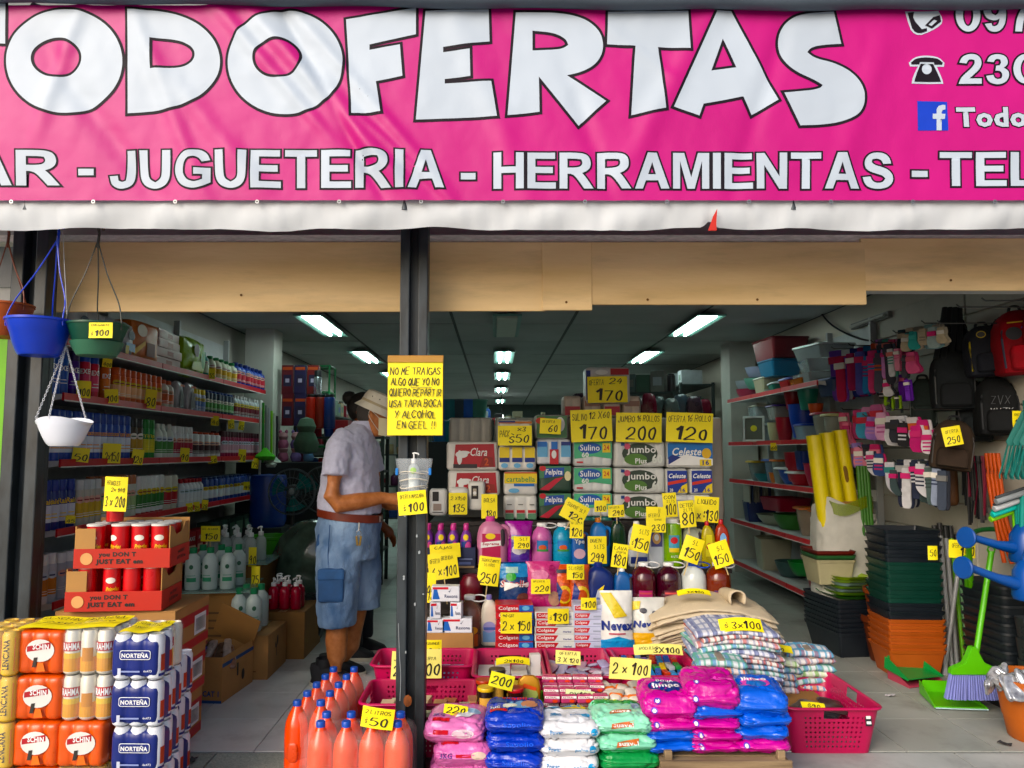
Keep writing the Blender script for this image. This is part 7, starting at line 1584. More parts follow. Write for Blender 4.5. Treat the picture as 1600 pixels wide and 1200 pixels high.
# ================================================================== right wall rack and housewares
RX1 = 2.52; RZ = [.2, .63, 1.05, 1.44, 1.9]
rr2 = rack('wall_rack', XR - .01, RX1, 6.0, 8.35, RZ, 'dark wall rack with red rails holding plastic housewares')
def YR(px, X=2.58): return X * FPX / (px - VPX)
def bowl(name, px, zi, w, d, h, col, lb, cat='bowl', lid=None, dz=0., rough=.35, round_=False, alpha=1., dx=0.):
    Y = YR(px); m = K(col, rough, alpha=alpha, var=.06)
    r_ = root(name, (RX1 + .06 + w / 2 + dx, Y, RZ[zi] + .001 + dz), lb, cat, 'plastic housewares on the right rack', R(rnd.uniform(-12, 12)))
    if round_: put('shell', lathe(tuple((round(a, 4), round(b, 4)) for a, b in ((0, 0), (w * .3, 0), (w * .34, .008), (w * .46, h * .6), (w * .5, h), (w * .52, h), (w * .47, h * .95), (w * .3, .012), (0, .012))), 22), m, r_)
    else: put('shell', loft(((w * .85, d * .85, .02, 0), (w, d, .03, h), (w + .012, d + .012, .034, h + .002), (w - .006, d - .006, .03, h - .002), (w * .83, d * .83, .02, .006))), m, r_)
    if lid: put('lid', loft(((w + .01, d + .01, .03, h + .003), (w + .016, d + .016, .034, h + .006), (w + .012, d + .012, .034, h + .018), (w * .9, d * .9, .03, h + .024)), True, True), K(lid, .35), r_)
    return r_
HW = [('bowl', 1152, 4, .26, .26, .11, 'b85a6c', 'pink bowl at the end of the top shelf', 'bowl', None, 0, .35, True), ('bowl', 1151, 4, .26, .26, .11, 'a8b0b8', 'pale grey bowl stacked on the pink bowl', 'bowl', None, .09, .35, True), ('bowl', 1165, 4, .26, .26, .11, '6a9a8a', 'sage green bowl on the top shelf', 'bowl', None, .09, .35, True), ('bowl', 1167, 4, .3, .3, .12, '9aa0b8', 'lavender grey bowl topping the bowl pile', 'bowl', None, .19, .35, True),
      ('storage_box', 1196, 4, .3, .34, .14, '2f6a8c', 'teal blue storage box high on the top shelf', 'storage box', '2a5f80', .16), ('storage_box', 1185, 4, .28, .3, .15, 'b0a890', 'beige container under the teal blue box', 'storage box', 'b8b4a4'), ('food_box', 1205, 4, .26, .26, .07, '1c6a5c', 'dark teal lunch box with white lid', 'food box', 'c9ccd0'), ('food_box', 1225, 4, .24, .24, .08, '9c2a2c', 'red lunch box with lilac lid', 'food box', '6a70b0'), ('storage_box', 1193, 4, .36, .5, .18, '6a1c24', 'maroon cooler box above the rack', 'cool box', '5c161e', .33),
      ('storage_box', 1244, 4, .26, .34, .07, 'b86a3c', 'clear box with orange contents on the top shelf', 'storage box', None, 0, .2, False, .8), ('storage_box', 1252, 4, .32, .42, .1, 'c3cacc', 'clear drawer box, lowest of three', 'storage box', None, .0, .15, False, .45), ('storage_box', 1258, 4, .32, .42, .1, 'c3cacc', 'clear drawer box, middle of three', 'storage box', None, .105, .15, False, .45), ('storage_box', 1260, 4, .32, .42, .1, 'c3cacc', 'clear drawer box, top of three', 'storage box', 'c3cacc', .21, .15, False, .45),
      ('storage_box', 1172, 3, .3, .32, .16, 'b9c4c8', 'clear box with lid on the fourth shelf, lower', 'storage box', 'b9c4c8', 0, .15, False, .5), ('storage_box', 1174, 3, .3, .32, .16, 'b9c4c8', 'clear box with lid on the fourth shelf, upper', 'storage box', 'c9c4b4', .19, .15, False, .5), ('storage_box', 1203, 3, .26, .3, .12, 'b0b4b0', 'clear box with purple clip lid', 'storage box', '3a2a6c', .2, .15, False, .6), ('bowl', 1196, 3, .32, .32, .14, '8f948a', 'upturned grey bowl on the clear boxes', 'bowl', None, .36, .35, True),
      ('jar', 1199, 3, .13, .13, .18, 'b4b090', 'cream jar with green base on the fourth shelf', 'jar', None, 0, .35, True), ('cup', 1212, 3, .16, .16, .22, '9c1c2c', 'dark red tumbler leaning on the fourth shelf', 'cup', None, 0, .35, True), ('cup', 1226, 3, .16, .16, .2, '9c1c24', 'red tumbler stacked high on the fourth shelf', 'cup', None, .28, .35, True), ('bucket', 1233, 3, .26, .26, .3, '1c3f9c', 'royal blue bucket on the fourth shelf', 'bucket', None, .02, .35, True), ('cup', 1247, 3, .18, .18, .22, '3f8a78', 'sea green cup pile leaning on the fourth shelf', 'cup', None, .26, .35, True), ('food_box', 1246, 3, .28, .24, .12, '9ab0c4', 'clear food box with blue lid on the fourth shelf', 'food box', '1f3f9c', 0, .2, False, .7), ('cup', 1264, 3, .12, .12, .1, 'c05a34', 'orange cup on the fourth shelf', 'cup', None, .2, .35, True),
      ('jar', 1271, 3, .2, .2, .2, 'a8b0ac', 'glass drink dispenser with pink lid', 'jar', 'c06a7c', 0, .15, True, .6), ('jar', 1287, 3, .14, .14, .18, 'a8b0ac', 'glass cup with straw and cream lid', 'jar', 'c8c89c', 0, .15, True, .6), ('food_box', 1288, 3, .3, .26, .12, '3a4a6c', 'dark blue tub high at the rack end', 'food box', '2a3a7c', .34),
      ('jar', 1168, 2, .22, .22, .18, '9aa8a8', 'clear canister with yellow lid on the third shelf', 'canister', 'c9a81c', 0, .15, True, .6), ('bowl', 1176, 2, .26, .26, .08, '1f7a84', 'turquoise bowl on the third shelf', 'bowl', None, 0, .35, True), ('jar', 1193, 2, .18, .18, .2, '8aa0b4', 'clear canister with blue lid on the third shelf', 'canister', '1f4fa8', 0, .15, True, .6), ('jar', 1204, 2, .17, .17, .2, '9aa8a8', 'clear canister with orange lid on the third shelf', 'canister', 'c86a2c', 0, .15, True, .6), ('bucket', 1224, 2, .22, .22, .26, '9c1c2c', 'dark red pitcher on the third shelf', 'pitcher', None, .03, .35, True), ('bowl', 1215, 2, .3, .3, .13, '2a4fa8', 'blue mixing bowl with white lid on the third shelf', 'bowl', 'c9ccd0', 0, .35, True), ('bowl', 1230, 2, .24, .24, .1, 'a82430', 'red mixing bowl with white lid on the third shelf', 'bowl', 'd0d0d0', 0, .35, True), ('cup', 1199, 2, .13, .13, .1, 'c8743c', 'small orange cup on the third shelf', 'cup', None, 0, .35, True),
      ('bowl', 1254, 2, .26, .26, .2, 'b02a4c', 'crimson colander pile with white bands, back one', 'colander', None, 0, .35, True), ('bowl', 1272, 2, .28, .28, .18, 'b0203a', 'crimson colander pile with white bands, front one', 'colander', 'd0ccd0', 0, .35, True), ('food_box', 1244, 2, .2, .2, .16, '2a3a7c', 'navy tub behind the colanders', 'food box', None, .14), ('vase', 1262, 2, .3, .3, .3, '46625e', 'dark glass bowl standing at the back of the third shelf', 'bowl', None, .1, .2, True, 1., .12),
      ('storage_box', 1160, 1, .3, .3, .2, '1a2a5c', 'navy crate on the second shelf', 'storage box'), ('bowl', 1180, 1, .4, .4, .1, '9aa092', 'pale dish pile on the second shelf', 'dish', None, 0, .35, True), ('bowl', 1205, 1, .36, .36, .14, '3a6a34', 'green basin on the second shelf', 'basin', None, 0, .35, True), ('storage_box', 1195, 1, .34, .4, .12, '8c1c34', 'crimson tray on the second shelf', 'tray', None, .16), ('jar', 1240, 1, .22, .22, .22, 'a89a8a', 'clear tub with orange lid on the second shelf, inner', 'canister', 'c06a2c', 0, .15, True, .6), ('jar', 1262, 1, .22, .22, .22, 'a89a8a', 'clear tub with orange lid on the second shelf, outer', 'canister', 'c06a2c', 0, .15, True, .6),
      ('crate', 1178, 0, .3, .34, .3, 'a8a692', 'nested pale crates on the lowest shelf', 'crate'), ('basin', 1205, 0, .3, .3, .14, '3f5a58', 'grey green basin on the lowest shelf', 'basin', None, 0, .35, True), ('basin', 1225, 0, .3, .3, .12, '2f7a3c', 'green basin on the lowest shelf', 'basin', None, .06, .35, True), ('bucket', 1250, 0, .26, .26, .24, '8c2028', 'dark red bucket on the lowest shelf', 'bucket', None, 0, .35, True)]
for h in HW: bowl(*h)
for k in range(9):
    lab(put('dish_rack_board', box(.012, .2, .2, .002), K(('b4b4a8', '3a4a6c', 'a8a89c')[k % 3], .5), loc=(RX1 + .07 + .03 * k, 8.0, RZ[1] + .19)), 'thin cutting board standing in a row at the far rack end', 'cutting board', 'cutting boards at the far rack end')
pf = wx(1178, 688, RX1 - .02)
fr_ = root('picture_frame', (pf.x, pf.y, RZ[3] + .002), 'small silver picture frame leaning at the shelf edge', 'picture frame', rot=(R(-6), 0, R(-25)))
for dx, dz, w, h in ((0, 0, .2, .02), (0, .23, .2, .02), (-.09, .02, .02, .21), (.09, .02, .02, .21)): put('frame_bar', box(w, .014, h, .003), K('b4b8b8', .3), fr_, loc=(dx, 0, dz))
put('picture', box(.16, .004, .21, .001), K('4a5048', .5), fr_, loc=(0, .004, .02)); decal(fr_, [('e', 0, .13, .03, .03, K('c8c23c', .5))], y=.0015)
card(1204, 692, 1214, 704, 0, P1('60'), 'small yellow price card on the right rack rail', X=RX1 - .02, turn=-35)
# yellow rolls in the white sack
sp = at(1330, 870, 5.35)
sk = root('woven_sack', (sp.x, 5.45, 0), 'crumpled white woven sack holding yellow rolls', 'sack')
def sackf(u, v):
    a = 2 * math.pi * u; e = lambda t, p: math.copysign(abs(t) ** p, t); z = v * .98
    rr_ = 1 + .06 * npos(math.cos(a) * 2, math.sin(a) * 2, z * 3, 2.2) + .08 * math.sin(math.pi * v) + .05 * npos(math.cos(a), z * 4, math.sin(a), 4)
    return (.2 * e(math.cos(a), .6) * rr_, .15 * e(math.sin(a), .6) * rr_, z * (1 + .06 * math.sin(a * 2) * (v > .9)))
put('sack_cloth', grid(sackf, 60, 30, True), K('b9b8b0', .8, var=.12, vs=8, bump=.4, bs=22), sk)
put('inner_carton', box(.32, .22, .2, .003), CARD2, sk, loc=(0, 0, .8))
for k in range(3):
    c0 = at(1290 + 22 * k, 776, 5.38 + .05 * k); c1 = at(1268 + 20 * k + 3, 680 - 4 * k, 5.38 + .05 * k)
    y_ = root('plastic_roll', c0 - Vector((0, 0, .15)), 'long yellow plastic film roll standing in the white sack, %s' % ('tilted most', 'middle one', 'with brown stain')[k], 'roll', 'yellow rolls in the sack')
    put('roll', tube([(0, 0, -.1), tuple(c1 - c0 + Vector((0, 0, .15)))], .05, 20), K('e0cc10', .35, var=.04), y_)
    put('core', tube([tuple(c1 - c0 + Vector((0, 0, .149))), tuple(c1 - c0 + Vector((0, 0, .153)))], .02, 12), K('8a7a2c', .7), y_)
    if k == 2: put('stain', pillow(.03, .012, .12, 2, .002), K('7a5a1c', .7), y_, loc=(-.06, -.045, .25), rot=(0, R(-8), 0))
put('film', grid(lambda u, v: (.2 * math.cos(math.pi * (.9 + .9 * u)), .16 * math.sin(math.pi * (.9 + .9 * u)) - .02, .94 + .08 * v + .03 * math.sin(u * 9)), 20, 3), K('7a8a2c', .25, alpha=.7), sk)
gb = at(1372, 800, 5.2)
gb_ = root('green_hose_bundle', (gb.x, 5.3, 0), 'upright bundle of long green plastic stakes beside the sack', 'stake bundle')
for k in range(4): put('stake', tube([(.02 * k - .03, .01 * (k % 2), 0), (.02 * k - .05, .01, .7), (.02 * k - .075, 0, 1.25)], .016, 8), K('3f6a30', .4, var=.15), gb_)
# ================================================================== socks on hooks
rod = K('4a4a48', .4, metal=.7)
def hook(px, py, Xh=2.5, L=.42):
    p = wx(px, py, Xh); r_ = root('wall_hook', (p.x, p.y, p.z), 'thin wire display hook sticking out from the right wall', 'hook', 'wire hooks on the right wall')
    put('wire', tube([(XR - .1 - p.x, 0, .0), (0, 0, 0), (-.02, 0, .015)], .004, 6), rod, r_); put('hook_plate', box(.006, .03, .05, .001), rod, r_, loc=(XR - .1 - p.x, 0, -.025)); return p
sockp = [(-.032, 0), (.032, 0), (.034, -.12), (.05, -.17), (.075, -.2), (.07, -.225), (.04, -.235), (.0, -.21), (-.03, -.17), (-.034, -.12)]
straight = [(-.03, 0), (.03, 0), (.034, -.1), (.03, -.2), (.034, -.26), (.02, -.285), (-.02, -.285), (-.034, -.26), (-.03, -.16)]
ankle = [(-.03, .0), (.03, .0), (.04, -.05), (.03, -.09), (.06, -.13), (.065, -.16), (.03, -.18), (-.03, -.17), (-.05, -.13), (-.035, -.06)]
_sk = {}
def sock(px, py, X, hpx, col, c2, shape, lb, turn=-50, band=None, stripes=0, flip=1):
    p = wx(px, py, X); sh = {'s': sockp, 't': straight, 'a': ankle}[shape]; hh = -min(z for _, z in sh); s = mm(hpx, p.y) / hh
    if shape not in _sk: _sk[shape] = prism(soften([tuple(q_) for q_ in sh], 2), .014, .003)
    r_ = root('sock_pair', p, lb, 'socks', 'socks hung on the right wall', rot=(0, R(rnd.uniform(-4, 4)), R(turn + rnd.uniform(-8, 8))))
    for k in range(2): put('sock', _sk[shape], K(col if k == 0 or not c2 else c2, .9, var=.12, vs=25, bump=.3, bs=200), r_, loc=(.012 * k * flip, .016 * k, 0), sc=(s * flip, 1, s))
    its = []
    for k in range(stripes): its.append(('r', -.03 * s, -(.1 + .028 * k) * s, .03 * s, -(.088 + .028 * k) * s, K(c2 or 'd8d8d8', .8)))
    if its: decal(r_, its, y=-.0015)
    b = band or 'd8d4cc'
    put('paper_band', box(.07 * s, .04, .04 * s, .002), K(b, .6), r_, loc=(0, .012, -.075 * s))
    return r_
for px, py in ((1303, 545), (1330, 540), (1365, 535), (1400, 520), (1445, 505), (1318, 640), (1352, 650), (1395, 640), (1430, 640), (1345, 700), (1400, 722), (1440, 722), (1470, 505), (1500, 480), (1540, 470)): hook(px, py)
XS = 2.62
SK = [(1303, 548, 86, '7a5ab0', None, 't', 'long purple sock with red band at the end of the row', 'b02a4c', 0), (1322, 546, 86, 'c9c8cc', '9c3a5c', 't', 'white long sock behind the yellow card', 'b8285c', 0), (1335, 544, 84, '2c3470', '5a5a9c', 't', 'navy patterned long sock with pink band', 'c02a5c', 2), (1347, 543, 84, '8c2a5c', '3f7ab0', 't', 'plum long sock with pink band', 'b8285c', 0), (1356, 540, 84, '2f7ab0', 'c05a7c', 't', 'bright blue lettered long sock', 'd0ccd0', 3), (1368, 536, 80, 'b8522c', '4a4a58', 't', 'orange topped grey long sock', '3a3a44', 0), (1378, 530, 78, '5a5a68', '2a2a34', 't', 'charcoal striped long sock', '2a2c38', 3),
      (1373, 530, 56, 'a878b4', 'c08ac0', 't', 'lilac short sock with pink band', 'd0847c', 0), (1383, 530, 54, '4a8a78', 'c9ccd0', 't', 'green and white short sock', 'd0847c', 2), (1392, 530, 52, 'd0708c', 'e09ab0', 't', 'salmon pink short sock', 'd0847c', 0), (1405, 540, 44, '2a3034', None, 't', 'black short sock behind the salmon one', '3a3a44', 0), (1416, 545, 44, 'a84a6c', 'c86a8c', 'a', 'rose ankle sock beside the dark backpack', 'b05a6c', 0), (1378, 588, 40, '2a2c34', 'd0d0d4', 'a', 'black and white striped ankle sock', '3a3a44', 3), (1408, 585, 46, '6a3fa0', '7a50b0', 't', 'purple short sock with pink label', 'd0708c', 0),
      (1408, 515, 36, '1f2f34', None, 'a', 'dark gripper sock on a cream card', 'b8ac94', 0), (1420, 512, 36, 'c0b09c', None, 'a', 'tan sock on a cream card with turquoise dot', '4fa8a0', 0), (1434, 510, 38, '8a8478', None, 'a', 'grey sock on a cream card', 'b8ac94', 0), (1450, 507, 44, '7a9a9c', 'a0b4b4', 'a', 'pale teal sock in clear packaging', '4fa8b0', 0), (1462, 507, 40, 'a8a090', None, 'a', 'beige sock beside the black straps', 'b8ac94', 0),
      (1316, 645, 46, 'd0708c', 'e08aa4', 's', 'pink baby sock with white label', 'd8d4cc', 0), (1340, 640, 52, 'b85a80', '5a9ab8', 'a', 'pink and blue patterned ankle sock pack', 'b8283c', 0), (1355, 636, 54, 'c08ab0', '9a7ab8', 'a', 'violet patterned ankle sock pack', 'b8283c', 2), (1368, 632, 54, 'b06a94', 'd0a0c0', 'a', 'mauve patterned ankle sock pack', 'b8283c', 0), (1392, 650, 52, 'd4d4d8', '2a2c34', 'a', 'white trainer sock with black label', '1c1c20', 0), (1404, 650, 48, 'c9c9d0', None, 'a', 'second white trainer sock behind the first', '1c1c20', 0), (1424, 652, 52, 'd0ccd0', 'c04a7c', 'a', 'white sock with pink toe and orange label', 'c8623c', 0), (1440, 656, 52, 'c04a7c', 'd0ccd0', 'a', 'fuchsia toed white sock', 'c8623c', 0), (1384, 610, 26, '8ab03c', '2a2c34', 't', 'lime and black short sock', '4a4a48', 0), (1396, 612, 26, '7a9a34', '2a2c34', 't', 'second lime and black short sock', '4a4a48', 0),
      (1336, 692, 44, '9a8ac8', 'd08a9c', 'a', 'lavender spotted ankle sock', 'c87a8c', 0), (1352, 694, 54, '24283c', 'd0d0d4', 's', 'black and white striped sock with tan foot', '3a3a44', 4), (1366, 694, 46, 'b04a6c', '3a4a78', 'a', 'crimson and blue sock in clear wrap', 'c87a8c', 0),
      (1389, 722, 56, 'd0d0d8', '3a4a4c', 's', 'white sock with teal print', '3a7a78', 0), (1408, 718, 80, '22283c', 'c9c9cc', 't', 'black tube sock with grey edge', 'a8a8a8', 0), (1420, 718, 80, 'c0c0c4', '22283c', 't', 'grey and white tube sock', 'a8a8a8', 0), (1433, 718, 78, '262c40', 'd0d0d4', 's', 'navy sock with white stripe', '8a8a88', 0), (1444, 720, 70, '2c3c3a', '4a5a58', 't', 'dark green tube sock', '7a7a74', 0), (1455, 720, 74, '2a3450', '8a94a8', 't', 'slate blue tube sock', '8a8a88', 0), (1464, 722, 76, '1a1e28', '3a4250', 't', 'black tube sock at the end by the brown bag', '6a6a68', 0)]
for px, py, hp_, c1, c2, shp, lb, bnd, stp in SK:
    sock(px, py, XS - (.06 if py > 600 else 0), hp_ * .92, c1, c2, shp, lb, band=bnd, stripes=stp)
    sock(px + rnd.uniform(4, 8), py + rnd.uniform(3, 16), XS - .1, hp_ * rnd.uniform(.66, .84), c2 or bnd, c1, shp, 'shorter pair beside the ' + lb, band=rnd.choice((bnd, 'd8d4cc', 'c8507c')), stripes=rnd.choice((0, 0, 2, 3)))
card(1309, 560, 1324, 588, 0, P1('100', 'MEDIAS'), 'yellow price card reading 100 on the long socks', X=2.55, turn=-35, tilt=-6)
# ================================================================== backpacks
def backpack(px0, py0, px1, py1, Y, col, trim, lb, turn=-20, pocket=None, d=.17, panel=None, tilt=0., straps=True, emblem=None):
    a, b = at(px0, py1, Y), at(px1, py0, Y); w, h = b.x - a.x, b.z - a.z
    r_ = root('backpack', ((a.x + b.x) / 2 * (1 + d / 2 / Y) + .03, Y + d / 2, a.z), lb, 'backpack', 'backpacks hung on the right wall', rot=(0, R(tilt), R(turn)))
    m = K(col, .85, var=.25, vs=8, bump=.5, bs=26, spec=.25)
    S = [(.8, .7, .1, 0), (.96, .95, .14, .03), (1, 1, .16, .15), (1, 1, .17, .5), (.95, .92, .2, .74), (.78, .75, .2, .88), (.5, .5, .14, .97), (.3, .3, .1, 1)]
    put('bag_body', loft(tuple((round(x * w, 4), round(y * d, 4), round(r__ * w, 4), round(z * h, 4)) for x, y, r__, z in S), True, True), m, r_)
    pm_ = K(pocket or col, .85, var=.25, vs=10, bump=.5, bs=26, spec=.25)
    put('front_pocket', loft(tuple((round(x * w, 4), round(.06 * y, 4), .02, round(z * h, 4)) for x, y, z in ((.7, .6, .06), (.76, 1, .09), (.76, 1, .34), (.66, .7, .42), (.5, .3, .44))), True, True), pm_, r_, loc=(0, -d / 2 - .005, 0))
    zp = [(-w * .46, -d * .42, h * .1)] + [(-w * .47 * math.cos(math.pi * t / 10) * (1 if True else 1), -d * .42 * (1 - .3 * math.sin(math.pi * t / 10)), h * (.55 + .33 * math.sin(math.pi * t / 10))) for t in range(11)] + [(w * .46, -d * .42, h * .1)]
    put('zip_piping', tube(zp, .006, 6), K(trim, .5), r_)
    put('grab_loop', tube(smooth_pts([(-.03, .02, h * .98), (-.02, .02, h * 1.07), (.02, .02, h * 1.07), (.03, .02, h * .98)]), .008, 6), BLK, r_)
    if straps:
        for s in (-1, 1): put('shoulder_strap', tube(smooth_pts([(s * w * .18, d * .45, h * .95), (s * w * .3, d * .8, h * .8), (s * w * .34, d * .75, h * .4), (s * w * .4, d * .45, h * .06)]), .018, 8, False, (1, .4)), BLK, r_)
    if panel: decal(r_, panel(w, h), y=-d / 2 - .002)
    return r_
backpack(1508, 505, 1560, 585, 4.35, '23262e', 'b8a418', 'black backpack with yellow trim and round yellow badge', -18, '1c1f28', .2, lambda w, h: [('p', [(w * .16, h * .44), (w * .3, h * .44), (w * .36, h * .7), (w * .2, h * .88)], K('c8b01c', .6)), ('e', -w * .18, h * .8, w * .12, h * .07, K('b8a01c', .5)), ('e', -w * .18, h * .8, w * .1, h * .052, K('2a2c30', .5))], -4)
backpack(1556, 480, 1622, 582, 4.15, '8c1c24', '2a2c40', 'red backpack with blue panels and dark centre', -14, '9c2028', .2, lambda w, h: [('p', [(-w * .1, h * .7), (w * .2, h * .9), (w * .42, h * .6), (w * .4, h * .3), (w * .2, h * .5)], K('1c4fb0', .5)), ('e', -w * .25, h * .62, w * .16, h * .1, K('1a1c24', .6)), ('r', -w * .36, h * .78, -w * .05, h * .8, K('c8a04c', .6))], -4)
backpack(1452, 545, 1505, 640, 4.55, '1b1f22', '2a2e30', 'large plain black backpack hanging in the middle', -20, '171a1d', .22)
backpack(1418, 590, 1452, 668, 4.75, '1f2826', '2a3432', 'dark green black backpack beside the socks', -30, None, .18)
backpack(1522, 588, 1572, 680, 4.4, '16181a', '24262a', 'black backpack with white scribble print', -15, None, .18, lambda w, h: [('h', 'XVZX', 0, h * .42, w * .6, h * .1, K('c9ccd0', .6), .14), ('h', 'ZVX', .0, h * .6, w * .5, h * .16, K('5a5c60', .6), .08)])
backpack(1492, 600, 1535, 690, 4.6, '1c2124', '2a2e32', 'slim black backpack half hidden behind its neighbours', -25, None, .16)
backpack(1446, 655, 1500, 735, 4.35, '33281f', '1c1612', 'dark brown backpack with a yellow 250 card', -25, '2c221b', .18, None, 8)
backpack(1600, 470, 1680, 540, 4.0, '8c1820', '6a1418', 'plain red backpack at the edge above', -10, None, .18)
backpack(1460, 490, 1500, 570, 4.75, '14161a', '20242a', 'black drawstring bag hanging from its long straps', -25, None, .1)
for k in range(4): lab(put('bag_strap', tube(smooth_pts([at(1476 + 8 * k, 480, 4.7), at(1470 + 10 * k, 520, 4.66), at(1462 + 12 * k, 560, 4.6)]), .016, 7, False, (1, .35)), BLK), 'broad black strap from which the black backpacks hang', 'strap', 'black straps above the backpacks')
card(1479, 666, 1504, 696, 4.22, [('250', .5, .3, .74, .4), ('OFERTA', .5, .74, .7, .2, .14)], 'yellow card reading 250 on the dark brown backpack', tilt=10, turn=-15)
# belts, hoses, rods
for k in range(16):
    x0 = 1503 + 2.3 * k; p = wx(x0, 712, 2.86); L = mm(rnd.uniform(60, 110), p.y)
    lab(put('hanging_belt', tube([(0, 0, 0), (.004, 0, -L * .5), (rnd.uniform(-.02, .02), .01, -L)], .011, 6, False, (1, .35)), K(('15171a', '1c2024', '24201e', '15171a', '7a1c34')[k % 5] if k < 15 else '7a1c34', .5), loc=p), '%s belt hanging in the dense row below the backpacks' % ('black', 'charcoal', 'brown black', 'black', 'crimson')[k % 5 if k < 15 else 4], 'belt', 'belts hanging on the right wall')
for k in range(4):
    a = wx(1541 + 6 * k, 708, 2.84); o = lab(put('orange_hose', tube(smooth_pts([(0, 0, 0), (.01, .0, -.2), (.03, -.01, -.42), (.05 + .02 * k, -.03, -.62)]), .012, 8), K('c8521c', .4), loc=a), 'hanging length of orange hose beside the belts', 'hose', 'orange hoses on the right wall')
lab(put('brown_bag', roundbox(.14, .1, .28, .03, 0, 0., .006, 5), K('5a3c26', .6, bump=.2), loc=wx(1478, 790, 2.75), rot=(0, 0, R(-35))), 'plain brown leather bag hanging below the dark backpack', 'bag')
# teal rakes
tl = K('136a62', .45, var=.1); rk0 = wx(1622, 640, 2.72)
for k in range(3):
    r_ = root('leaf_rake', (rk0.x - .02, rk0.y - .05 + .05 * k, rk0.z), 'teal plastic leaf rake head hanging by the wall, %s of three' % ('front', 'middle', 'back')[k], 'rake', 'teal rake heads', rz=R(-20))
    put('socket', tube([(0, 0, .05), (0, 0, -.08)], .018, 10), tl, r_)
    put('fan_plate', prism([(-.02, .0), (.02, 0), (.1, -.16), (.09, -.18), (-.09, -.18), (-.1, -.16)], .012, .002), tl, r_)
    for j in range(13):
        t = (j - 6) / 6; put('tine', tube([(t * .09, .006, -.17), (t * .12, .006, -.28), (t * .14, -.01, -.33), (t * .143, -.03, -.345)], .0045, 5), tl, r_)
card(1583, 642, 1607, 668, 3.95, [('150', .5, .3, .74, .4), ('RASTRILLO', .5, .78, .8, .18, .14)], 'yellow card reading 150 on the teal rakes')
# squeegees at the edge
for k, (c1, c2, py) in enumerate((('8a9094', '3a4044', 770), ('b4b8bc', '2a3034', 782), ('3fc0b4', '1f8a80', 792), ('8fd83c', '5aa82c', 800))):
    a, b = at(1556 + 3 * k, py + 14, 4.0), at(1640, py - 14, 4.0); r_ = root('floor_squeegee', (a + b) / 2 + Vector((0, .03 * k, 0)), '%s floor squeegee lying across the others at the edge' % ('grey', 'silver', 'turquoise', 'lime')[k], 'squeegee', 'squeegees by the right wall')
    dv = (b - a) / 2; put('blade_holder', tube([tuple(-dv), tuple(dv)], .016, 8), K(c1, .4), r_); put('rubber_blade', tube([tuple(-dv + Vector((0, 0, .02))), tuple(dv + Vector((0, 0, .02)))], .009, 6), K(c2, .6), r_)
    put('handle', tube([(0, 0, 0), (.02 * k, .06, -.5)], .013, 8), K(('1f8a80', '1f8a80', '1f8a80', '7ac83c')[k], .4), r_)
# wall cable and tube lamp fitting
lab(put('wall_cable', tube(smooth_pts([wx(1278, 482, 2.98), wx(1300, 508, 2.98), wx(1345, 530, 2.98), wx(1395, 533, 2.98)], 6), .008, 6), BLK), 'black cable sagging along the upper right wall', 'cable')
lf = wx(1360, 506, 2.98); r_ = root('tube_fitting', lf, 'unlit slim tube lamp fitting high on the right wall', 'lamp fitting'); put('fitting', box(.03, .62, .05, .004), K('8a8a84', .5), r_); put('dead_tube', tube([(-.03, -.28, .02), (-.03, .28, .02)], .012, 8), K('b0b0a8', .3), r_)
# ================================================================== planters and garden tools on the floor
def planter(x, y, z, w, d, h, m, lb, gp, rz=0.):
    def mk(l):
        r_ = root('planter', l, lb, 'planter', gp)
        put('planter_wall', loft(((w * .8, d * .8, .012, 0), (w * .97, d * .97, .016, h - .022), (w, d, .018, h - .02), (w + .012, d + .012, .02, h), (w - .006, d - .006, .016, h), (w * .78, d * .78, .012, .012)), True), m, r_); return r_
    return repeat(('pl', w, d, h, m.name), mk, (x, y, z), rz, lb)
gA, gBk, gO = K('12352c', .4), K('151b22', .4), K('a8562c', .55)
pp = gr(1428, 1066); px_ = pp.x
nth = ['lowest'] + ['%s from the bottom' % s for s in ('second', 'third', 'fourth', 'fifth', 'sixth', 'seventh', 'eighth', 'ninth', 'tenth', 'eleventh', 'twelfth', 'thirteenth', 'fourteenth', 'fifteenth', 'sixteenth', 'seventeenth')]
for k in range(17):
    z = .001 + (k * .036 if k < 6 else .18 + (k - 5) * .048)
    planter(px_ + .06 + rnd.uniform(-.003, .003), pp.y + .18, z, .33, .3, .17, gO if k < 6 else (gA if k in (8, 9, 10, 11, 12) else gBk), '%s rectangular planter, %s in the tall nested stack' % ('terracotta' if k < 6 else 'dark green' if k in (8, 9, 10, 11, 12) else 'black green', nth[k]), 'nested planters by the right wall', R(-3))
p2 = gr(1345, 1036)
for k in range(8): planter(p2.x + .02, p2.y + .3, .001 + .03 * k, .3, .46, .17, gBk, 'long black planter, %s in the low stack' % nth[k], 'low black planters', R(6))
lid = K('4f9a2c', .4)
for k, (cl, s) in enumerate((('3f8a24', 1.0), ('8aa84c', .82), ('9ab0b8', .82), ('8ab04c', .82), ('a0b8bc', .8), ('8fae50', .8), ('9cb84c', .8))):
    lab(put('planter_saucer', loft(((.24 * s, .3 * s, .06, 0), (.29 * s, .36 * s, .08, .02), (.3 * s, .37 * s, .085, .022), (.28 * s, .35 * s, .08, .018), (.23 * s, .29 * s, .06, .005))), K(cl, .4), loc=(p2.x + .02, p2.y + .22, .385 + .02 * k), rot=(0, 0, R(6))), '%s plastic saucer, %s on the low planters' % ('deep green' if not k else 'pale blue' if k in (2, 4) else 'lime', ('lowest',) [0] if not k else nth[k]), 'saucer', 'saucers piled on the low planters')
